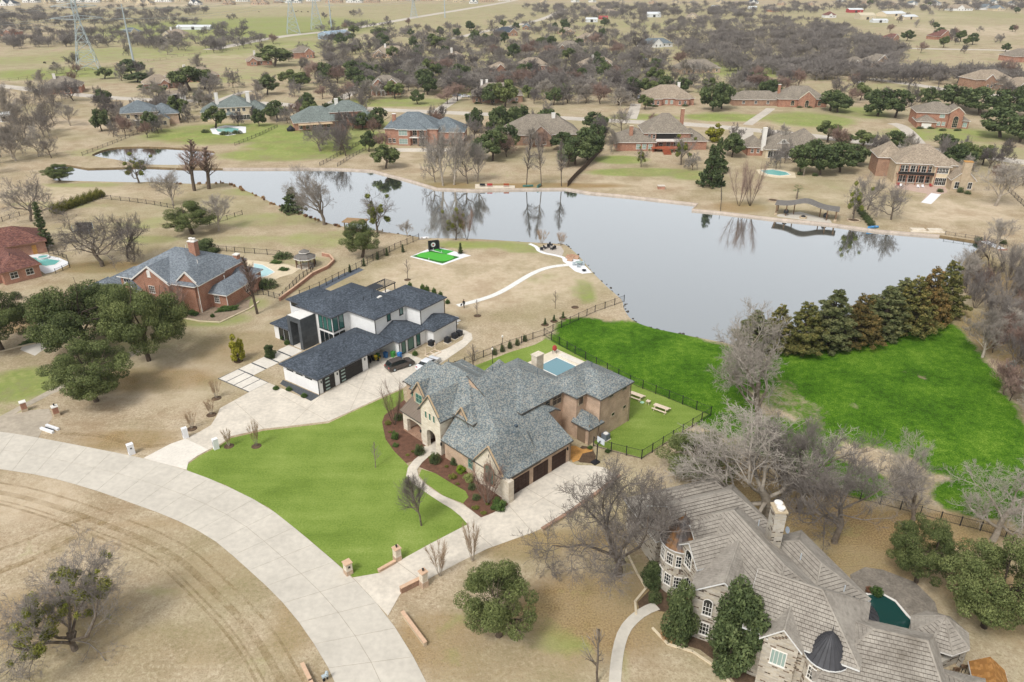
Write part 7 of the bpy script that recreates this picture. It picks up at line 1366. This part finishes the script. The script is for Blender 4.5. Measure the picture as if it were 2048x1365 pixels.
# terrace of the gabled house
slab('gallery_terrace',[(1790,366),(1890,372),(1895,385),(1880,390),(1860,400),(1845,402),(1855,388),(1790,376)],.02,plain('terrace_paver','#b79f90',.1,1),'pinkish terrace with white stepped path below the gallery'); far_street([(1872,388),(1862,398),(1852,407)],2.6,'white stepped garden path',.04,'garden_steps',WPAINT)
for i,(a_,b_,c_) in enumerate(((1797,372,REDM),(1861,374,REDM),(1836,376,WPAINT),(1845,376,WPAINT),(1802,374,WPAINT))): chair(a_,b_,['red cushioned chair at the left end of the gallery terrace','red chair by the garden doors of the gallery terrace','white lounger left of the umbrella pot','white lounger right of the umbrella pot','white table seat on the gallery terrace'][i],0,None,c_)
# ---- hedges and shrubs
def shrub(px,py,wm,h,lb,mat=LEAF_S,n=900,size=.09,sx=1,sy=1,rz=0,name='shrub',group=None,xy=None,box=False,cat='shrub'):
    key=('shrub',mat.name,n,size,box)
    if key not in PROTO:
        r=np.random.RandomState(len(PROTO)); 
        if box: c=[(r.uniform(-.8,.8),r.uniform(-.8,.8),r.uniform(.15,.85)) for _ in range(60)]; co,f,t=leaves(c,.22,n,size,3,.8,.6)
        else: c=crown_pts(len(PROTO)+3,26,.72,.05,.85); co,f,t=leaves(c,.3,n,size,3,.9,.4)
        m=MB()
        for i in range(7): az=i*.9; m.path([(0,0,-.05),(.5*math.cos(az),.5*math.sin(az),.6)],[.05,.02],4,False)
        PROTO[key]=(m.mesh('stems',BARK_D,False,False),np_mesh('foliage',co,f,mat,t),1,1,[])
    a_,b_,_,_,_=PROTO[key]; o=empty(name,(*(xy or P(px,py)),0),R(rz),lb,cat,group); o.scale=(wm*sx,wm*sy,h); link('stems',a_,o); link('foliage',b_,o); return o
S_=shrub
S_(840,908,.95,1.7,'round clipped shrub left of the entry arch',LEAF_D,2600,.05); S_(871,925,1.0,1.8,'dark clipped shrub right of the entry arch',LEAF_D,2600,.05); S_(910,928,.8,1.2,'dark low shrub below the porch',LEAF_D,2600,.05); S_(922,945,.9,1.1,'bright yellow green shrub in the mulch bed',HOLLY,2200,.06); S_(938,962,.9,1.2,'pale variegated shrub in the mulch bed',leafmat('variegated_leaf','#6b7a3a','#98a060','#c0bd8a'),2200,.06); S_(905,957,.7,.8,'sparse olive shrub beside the inner lawn',MIST,700,.08); S_(945,977,.75,.9,'dark shrub behind the russet tree',LEAF_D,2600,.05); S_(953,998,.7,.8,'small dark ball shrub near the walk end',LEAF_D,2600,.05); S_(997,1018,1.25,1.5,'large green shrub at the garage corner',LEAF_S,2600,.06); S_(951,1018,.6,.5,'low brown green shrub at the walk end',MIST,700,.08); S_(967,1028,.5,.4,'tiny shrub at the tip of the mulch bed',MIST,700,.08); S_(790,878,.7,1.3,'upright green shrub before the left porch',LEAF_S,2600,.06); S_(791,893,.6,.5,'low green shrub under the upright one',LEAF_S,2600,.06); S_(776,850,.6,.9,'brownish shrub at the mulch bed tip',MIST,700,.08); S_(798,838,1.0,1.0,'dark hedge piece by the left porch corner',LEAF_D,2600,.05)
for i,(a_,b_) in enumerate(((815,912),(826,905),(835,895),(860,917),(893,935),(915,970),(975,1010),(780,866))): S_(a_,b_,.35,.4,'small tuft plant in the red mulch bed',MIST,700,.08,name='bed_plant',group='small plants in the mulch bed')
T('myrtle_russet',975,1008,925,66,'crepe_myrtle','russet twigged crepe myrtle before the garage gable'); T('multi',790,850,762,60,'bare_tree','bare yellowish tree before the left porch'); T('sapling',948,745,690,40,'bare_shrub','grey bare shrub behind the back roofs',cat='bush')
for i,(a_,b_) in enumerate(((1050,683),(1035,691),(1020,697),(1005,704),(990,710))): S_(a_,b_,.55,1.5,'dark upright shrub along the side fence',LEAF_D,2600,.05,name='fence_shrub',group='row of shrubs along the side fence')
for i,(a_,b_) in enumerate(((820,577),(845,581),(854,584),(868,589),(881,596))): S_(a_,b_,.6,1.5,'small clipped evergreen in the row behind the white house',LEAF_S,2200,.07,name='row_shrub',group='row of evergreens behind the white house')
for a_,b_,lb in ((552,780,'left end'),(578,782,'middle'),(608,795,'right end')): S_(a_,b_,.6,.75,'spiky green shrub at the %s of the pebble bed'%lb,LEAF_S,2200,.07)
for a_,b_,lb in ((895,608,'at the back corner of the white house'),(566,680,'left of the slate tower'),(574,690,'before the slate tower'),(700,700,'beside the entry windows'),(560,660,'against the left wing'),(830,712,'beside the tall side windows')): S_(a_,b_,.6,1.0,'green shrub '+lb,LEAF_S,2200,.07)
S_(386,630,1.0,1.0,'clipped dark hedge block below the brick gable',LEAF_S,2600,.06,1.7,.9,-18,'hedge'); S_(455,622,1.0,1.1,'clipped dark hedge along the low brick wing',LEAF_S,2600,.06,2.9,.8,25,'hedge'); S_(70,686,1.0,.8,'long clipped hedge under the live oaks',LEAF_S,2600,.06,3.2,.7,25,'hedge'); S_(537,575,2.2,2.2,'large dark dome bush beside the pale blue pool',LEAF_D,2600,.05,1.2,1); S_(552,527,1.4,.8,'flat clipped hedge with red flowers by the pool',LEAF_S,2600,.06,1.3,.8); S_(567,541,1.3,.7,'flat clipped hedge nearest the gazebo',LEAF_S,2600,.06,1.2,.8); S_(568,516,2.6,1.6,'broad netted dark bush beside the gazebo',LEAF_D,2600,.05,1.1,.8); S_(425,635,.5,.8,'spiky plant in the stony flower bed',LEAF_S,2200,.07)
for i in range(8): S_(112+i*12.5,427-i*4.6,1.9,2.6,'olive green bush in the long hedge across the meadow',leafmat('olive_hedge_leaf','#474a1e','#73742f','#98914a') if i==0 else bpy.data.materials['olive_hedge_leaf'],2600,.06,name='hedge_bush',group='long olive hedge in the meadow')
for a_,b_,lb in ((1215,905,'by the side door'),(1180,898,'at the fence gate')): S_(a_,b_,.5,.5,'low green shrub '+lb,LEAF_S,2200,.07)
S_(1310,1200,1.0,1.2,'dark shrub below the copper turret',LEAF_D,2600,.05); S_(1345,1283,.6,.7,'tan dried grass clump beside the dome shrub',leafmat('dry_grass','#8a6a48','#a8855c','#c0a078'),900,.09); S_(1330,1275,.7,.7,'tan dried grass clump at the walk end',bpy.data.materials['dry_grass'],900,.09); S_(1560,1360,1.0,.8,'reddish low shrub under the stone bay',DEADL,900,.09); S_(1630,1365,1.0,.9,'green shrub under the second turret',LEAF_S,2200,.07); S_(1752,1190,.9,1.2,'spiky yucca beside the dark pool',LEAF_S,900,.09); S_(1738,1183,.6,.6,'rusty plant beside the yucca',DEADL,900,.09)
for a_,b_,w_,lb in ((452,270,2.2,'below the round pool'),(475,268,2.0,'right of the round pool'),(412,266,1.6,'left of the round pool')): S_(a_,b_,w_,1.6,'dark clipped hedge '+lb,LEAF_D,2600,.05,1.4,.8)
for i in range(7): S_(1715+i*4.5,418+i*5.5,1.4,1.6,'dark evergreen bush on the bank above the kayak',LEAF_D,2600,.05,name='bank_bush',group='dark bushes above the kayak')
for a_,b_,lb in ((1957,482,'left of the footbridge'),(2005,487,'right of the footbridge'),(1920,385,'against the limestone chimney'),(1880,384,'beside the garden doors'),(1935,388,'at the gable corner'),(1265,298,'beside the brick corner, left one'),(1278,298,'beside the brick corner, right one'),(1600,350,'on the pool rocks'),(1630,352,'beside the garden shed'),(1370,300,'under the balcony end'),(1340,306,'beside the deck stairs'),(90,497,'below the cypress'),(35,598,'beside the red roofed house')): S_(a_,b_,1.3,1.8 if a_<1300 or a_==1920 else 1.1,'dark green garden shrub '+lb,LEAF_D,2600,.05)
for i,(a_,b_) in enumerate(((1840,258),(1862,258),(1885,262),(1915,262),(1300,213),(1370,213),(1310,214),(1600,216),(1620,216),(955,208),(1030,207),(890,292),(845,292))): S_(a_,b_,1.4,1.1,'low dark foundation hedge before a house across the lake',LEAF_D,2600,.05,1.5,.8,name='foundation_hedge',group='foundation hedges across the lake')
# mulch rings of the young trees
for a_,b_ in ((477,723),(433,797),(423,830),(384,858),(458,893),(513,893),(955,632),(815,560),(1150,615),(1090,650),(1108,643),(1126,637)):
    o=empty('mulch_ring',(*P(a_,b_),0),0,'round dark mulch ring around a young tree','mulch','mulch rings of young trees'); MB().lathe([(.75,0),(.6,.08),(.02,.14)],(0,0,.005),14).build('mulch',DARKM,o)
T('sapling',1110,618,580,16,'sapling','thin bare sapling in a mulch ring on the slope to the lake')
for a_,b_ in ((1090,650),(1108,643),(1126,637)): T('cypress_col',a_,b_,b_-13,7,'young_cypress','tiny dark staked cypress along the lake fence','bush','young cypresses along the lake fence')
for a_,b_ in ((700,545),(755,520),(806,505),(774,512),(728,533)): T('cypress_col',a_,b_,b_-16,7,'young_cypress','tiny dark staked cypress along the long fence','bush','young cypresses along the long fence')
# palm
def palm(px,py,tp,lb,w=1.8):
    x,y=P(px,py); h=top_h(px,py,tp); o=empty('fan_palm',(x,y,0),0,lb,'palm'); MB().path([(0,0,0),(0,0,h*.45),(.05,0,h*.78)],[.28,.22,.2],8).build('trunk',BARK,o); rd_=random.Random(px)
    m=MB()
    for i in range(34):
        az=rd_.uniform(0,6.28); el=rd_.uniform(-.5,1.1); d=Vector((math.cos(az)*math.cos(el),math.sin(az)*math.cos(el),math.sin(el))); b=Vector((0,0,h*.78)); t=b+d*w*.55; sd_=d.cross(Vector((0,0,1))).normalized()
        for q in range(-3,4): tip=t+(d*.7+sd_*q*.22+Vector((0,0,-.08*abs(q))))*w*.6; m.add([t+sd_*q*.03,t+sd_*(q*.03+.05),tip],[(0,1,2)])
        m.path([b,t],.015,3,False)
    me_=m.mesh('fronds',LEAF_S); o2=link('fronds',me_,o); a_=me_.attributes.new('tint','FLOAT','POINT'); a_.data.foreach_set('value',np.random.RandomState(1).rand(len(me_.vertices)))
palm(1593,398,373,'fan palm behind the lake pavilion'); palm(1607,352,328,'fan palm beside the garden pool')
# ---- cars
def car(xy,rz,lb,col,suv=True,name='parked_car',group=None,s=1.0):
    o=empty(name,(*xy,.0),rz,lb,'car',group); o.scale=(s,s,s); cm=plain('car_paint_'+col[1:],col,.03,1,rough=.25,spec=.6); L,Wd,Hh=4.8,1.9,(1.72 if suv else 1.45); m=MB()
    prof=[(-2.38,.35),(-2.4,.75),(-2.3,1.0),(-1.9,1.05),(.75,1.05),(1.9,.95),(2.32,.8),(2.4,.5),(2.35,.32)]
    def ext(m,pr,w0,w1):
        n=len(pr); zmin=min(p[1] for p in pr); zmax=max(p[1] for p in pr)
        wz=lambda z:w0+(w1-w0)*max(0,(z-zmin)/(zmax-zmin)); m.add([(a_,-wz(b_)/2,b_) for a_,b_ in pr]+[(a_,wz(b_)/2,b_) for a_,b_ in pr],[tuple(range(n)),tuple(range(n,2*n))[::-1]]+[((i+1)%n,i,n+i,n+(i+1)%n) for i in range(n)])
    ext(m,prof,Wd,Wd*.96); m.build('body',cm,o); g_=MB(); top=[(-2.2 if suv else -1.7,1.04),(-1.85 if suv else -1.2,Hh-.1),(-.2,Hh-.05),(.45,Hh-.12),(1.15,1.03)]; ext(g_,top,Wd*.94,Wd*.74); g_.build('windows',GLASS,o)
    r_=MB(); ext(r_,[(-1.8 if suv else -1.15,Hh-.11),(-1.6 if suv else -1.0,Hh),(-.2,Hh+.02),(.3,Hh-.03),(.44,Hh-.12)],Wd*.76,Wd*.7); r_.build('roof',cm,o)
    for a_ in (-1.45,1.45):
        for b_ in (-.83,.83): w_=MB(); w_.path([(a_,b_-.11,.34),(a_,b_+.11,.34)],.34,14); w_=w_.build('wheel',BLACKM,o); MB().path([(a_,b_+.115*(1 if b_>0 else -1)-.005,.34),(a_,b_+.115*(1 if b_>0 else -1)+.005,.34)],.2,10).build('rim',STEEL,w_)
    for b_ in (-.68,.68): MB().box((2.35,b_,.72),(.1,.36,.14)).build('headlight',GLASS_L,o); MB().box((-2.36,b_,.85),(.1,.3,.18)).build('tail_light',REDM,o)
    return o
car(W.world(13.9,-3.9),W.a-.3,'dark brown SUV parked on the white house court','#4a423d'); car(W.world(16.9,-7.6),W.a+.1,'white car half hidden behind the brick house roof','#d5d7da',False)
car(P(711,180),R(20),'white car on the drive of the two storey brick house','#d5d7da'); car(P(914,193),R(10),'grey car on the shared drive','#6f7a84',False); car(P(931,195),R(5),'white car beside the grey car on the shared drive','#d5d7da',False); car(P(1278,197),R(80),'white SUV beside the dark board fence','#d5d7da'); car(P(1288,120),R(5),'pale blue car parked by the cul de sac','#8fa3b5',False); car(P(1320,120),R(5),'silver car parked by the cul de sac','#b5b9bd',False); car(P(1718,166),R(10),'white van beside the bushes near the woods','#d5d7da'); car(P(1738,279),R(-20),'green grey car under the street oak','#66736f',False); car(P(180,26),R(0),'white car on the far left road','#d5d7da'); car(P(90,30),R(0),'grey car on the far left road','#7f868c',False)
for i,(a_,b_) in enumerate(((592,25),(596,23),(603,25),(616,25),(583,24),(660,33),(662,23),(90,128),(108,129),(518,25))): o=empty('grazing_cow',(*P(a_,b_),0),i*1.3,'black cow grazing on the far pasture','cow','black cows on the far pastures'); m=MB(); m.path([(-.95,0,1.0),(-.5,0,1.02),(.2,0,1.0),(.75,0,1.05),(1.15,0,.75),(1.35,0,.35)],[.26,.4,.42,.34,.2,.12],8); [m.path([(x_,y_,.9),(x_,y_,.45),(x_,y_,0)],[.13,.09,.07],6) for x_ in (-.75,.6) for y_ in (-.22,.22)]; m.path([(-1.1,0,1.2),(-1.25,0,.5)],[.04,.02],4); m.build('body',plain('black_hide','#231f1d',.1,2),o,smooth=True)
# ---- the person on the yard path: one skinned figure
def person(px,py,lb):
    J={'pel':(0,0,.95),'sp':(0,.01,1.2),'ch':(0,0,1.42),'nk':(0,.02,1.52),'hd':(0,.03,1.66),'tp':(0,.02,1.78),'ls':(-.2,0,1.44),'le':(-.3,.02,1.16),'lw':(-.26,.16,.95),'lh':(-.25,.2,.86),'rs':(.2,0,1.44),'re':(.28,-.03,1.15),'rw':(.27,.1,.92),'rh':(.27,.13,.83),'lp':(-.1,0,.92),'lk':(-.11,.1,.5),'la':(-.11,.02,.09),'lt':(-.11,.2,.04),'rp':(.1,0,.92),'rk':(.11,-.05,.5),'ra':(.12,-.22,.1),'rt':(.12,-.04,.04)}
    Rr={'pel':.17,'sp':.15,'ch':.18,'nk':.065,'hd':.1,'tp':.08,'ls':.085,'le':.055,'lw':.042,'lh':.04,'rs':.085,'re':.055,'rw':.042,'rh':.04,'lp':.11,'lk':.07,'la':.05,'lt':.045,'rp':.11,'rk':.07,'ra':.05,'rt':.045}
    E=[('pel','sp'),('sp','ch'),('ch','nk'),('nk','hd'),('hd','tp'),('ch','ls'),('ls','le'),('le','lw'),('lw','lh'),('ch','rs'),('rs','re'),('re','rw'),('rw','rh'),('pel','lp'),('lp','lk'),('lk','la'),('la','lt'),('pel','rp'),('rp','rk'),('rk','ra'),('ra','rt')]
    ks=list(J); me=bpy.data.meshes.new('body'); me.from_pydata([J[k_] for k_ in ks],[(ks.index(a),ks.index(b)) for a,b in E],[]); 
    root=empty('person',(*P(px,py),0.05),R(150),lb,'person'); o=link('body',me,root); md=o.modifiers.new('skin','SKIN'); sv=me.skin_vertices[0].data if me.skin_vertices else None
    if sv is None:
        import bmesh
        bm=bmesh.new(); bm.from_mesh(me); ly=bm.verts.layers.skin.verify(); bm.to_mesh(me); bm.free(); sv=me.skin_vertices[0].data
    for k_,v in zip(ks,sv): v.radius=(Rr[k_],Rr[k_]*.8)
    sv[0].use_root=True; o.modifiers.new('sub','SUBSURF').levels=1; o.modifiers['sub'].render_levels=2; me.materials.append(plain('dark_clothes','#2b2826',.15,3))
    MB().lathe([(.02,-.13),(.07,-.1),(.095,0),(.09,.08),(.02,.12)],(0,.05,1.67),12).build('face',plain('skin_tone','#a5765a',.05,3),root,smooth=True); MB().lathe([(.1,0),(.115,.05),(.1,.12),(.02,.15)],(0,.01,1.68),12).build('hair',plain('dark_hair','#211c19',.1,4),root,smooth=True)
    for s_,nm in ((-.25,'lh'),(.27,'rh')):
        for i in range(5):
            b=Vector(J[nm])+Vector(((i-2)*.016,.01,-.02)); m=MB(); m.path([b,b+Vector((0,.02,-.05)),b+Vector((0,.035,-.075 if i<4 else -.05))],[.011,.01,.008],5); m.build('finger',plain('skin_tone','#a5765a'),root)
person(928,617,'person in dark clothes walking beside the white paver path')
o=empty('carried_bag',(*P(926,617),.55),R(150),'dark bag hanging at the side of the walking person','bag'); MB().box((.3,.1,.18),(.12,.4,.36)).build('bag',BLACKM,o); m=MB(); m.path([(.3,-.05,.36),(.3,.1,.55),(.3,.25,.36)],.015,4); m.build('handle',BLACKM,o)
# steps and stones behind the white house
for i,(u,v) in enumerate(((30.9,-1.2),(32.2,-.6),(33.6,0),(31.4,.8),(32.9,1.4),(34.4,1.2))): o=tag(MB().bx(-.55,.55,-.45,.45,.0,.06).build('stepping_slab',WHITEC,None,(*W.world(u,v),0),W.a),'white stepping slab beside the back corner of the white house','slab','stepping slabs behind the white house')
o=empty('patio_sofa',(*W.world(34.5,18.6),0.03),W.a,'dark patio sofa under the black pergola','sofa'); MB().bx(-1,1,-.4,.4,.1,.42).build('seat',BLACKM,o); MB().bx(-1,1,.3,.45,.42,.8).build('backrest',BLACKM,o)
slab('dark_gravel_strip',[(600,590),(650,566),(690,546),(718,536),(728,540),(690,558),(640,584),(605,598)],.015,plain('slate_gravel','#5a6068',.2,2,fine=9),'dark slate gravel strip along the long fence')
# wood lake rocks along the near shore
rd=random.Random(3); RK=plain('wet_rock','#4a453e',.25,2)
for j,(a_,b_) in enumerate(zip(south[36:118],south[37:119])):
    for q in range(2):
        x=a_[0]+rd.uniform(-.5,.9); y=a_[1]+rd.uniform(-.2,.9); s_=rd.uniform(.15,.4); o=MB().lathe([(s_*.7,-.3),(s_,0),(s_*.8,s_*.4),(s_*.2,s_*.6)],(0,0,0),6,1,rd.uniform(.6,1)).build('shore_rock',RK,None,(x,y,-.4),rd.uniform(0,3)); tag(o,'small dark rock in the shallow water of the near shore','rock','rocks along the near shore')
# reeds and dry fringe along the near left shore
rd=random.Random(9)
for j in [rd.randrange(14,48) for _ in range(44)]:
    a_=south[j]; b_=south[j+1]; t=rd.random(); xy=(a_[0]+(b_[0]-a_[0])*t+rd.uniform(-.3,.3),a_[1]+(b_[1]-a_[1])*t-rd.uniform(.2,1.2))
    shrub(0,0,rd.uniform(.3,.9),rd.uniform(.35,.9),'russet dry reed clump on the near bank of the inlet',DEADL if rd.random()<.35 else bpy.data.materials['dry_grass'],900,.09,xy=xy,name='reed_clump',group='reeds along the inlet bank',cat='reeds')
# ---- the air: one even haze box round everything
k=NT('haze_air'); k.t.nodes.remove(k.b); vo=k.n('VolumePrincipled',{'Color':(.86,.9,.95,1),'Density':.0001,'Anisotropy':.2}); k.t.links.new(vo.outputs[0],k.t.nodes['Material Output'].inputs['Volume'])
hz=MB().bx(-5600,5600,-260,7900,-2.4,75).build('haze',k.m,uv=False); tag(hz,'thin pale haze over the far neighbourhood',None,None,'stuff')
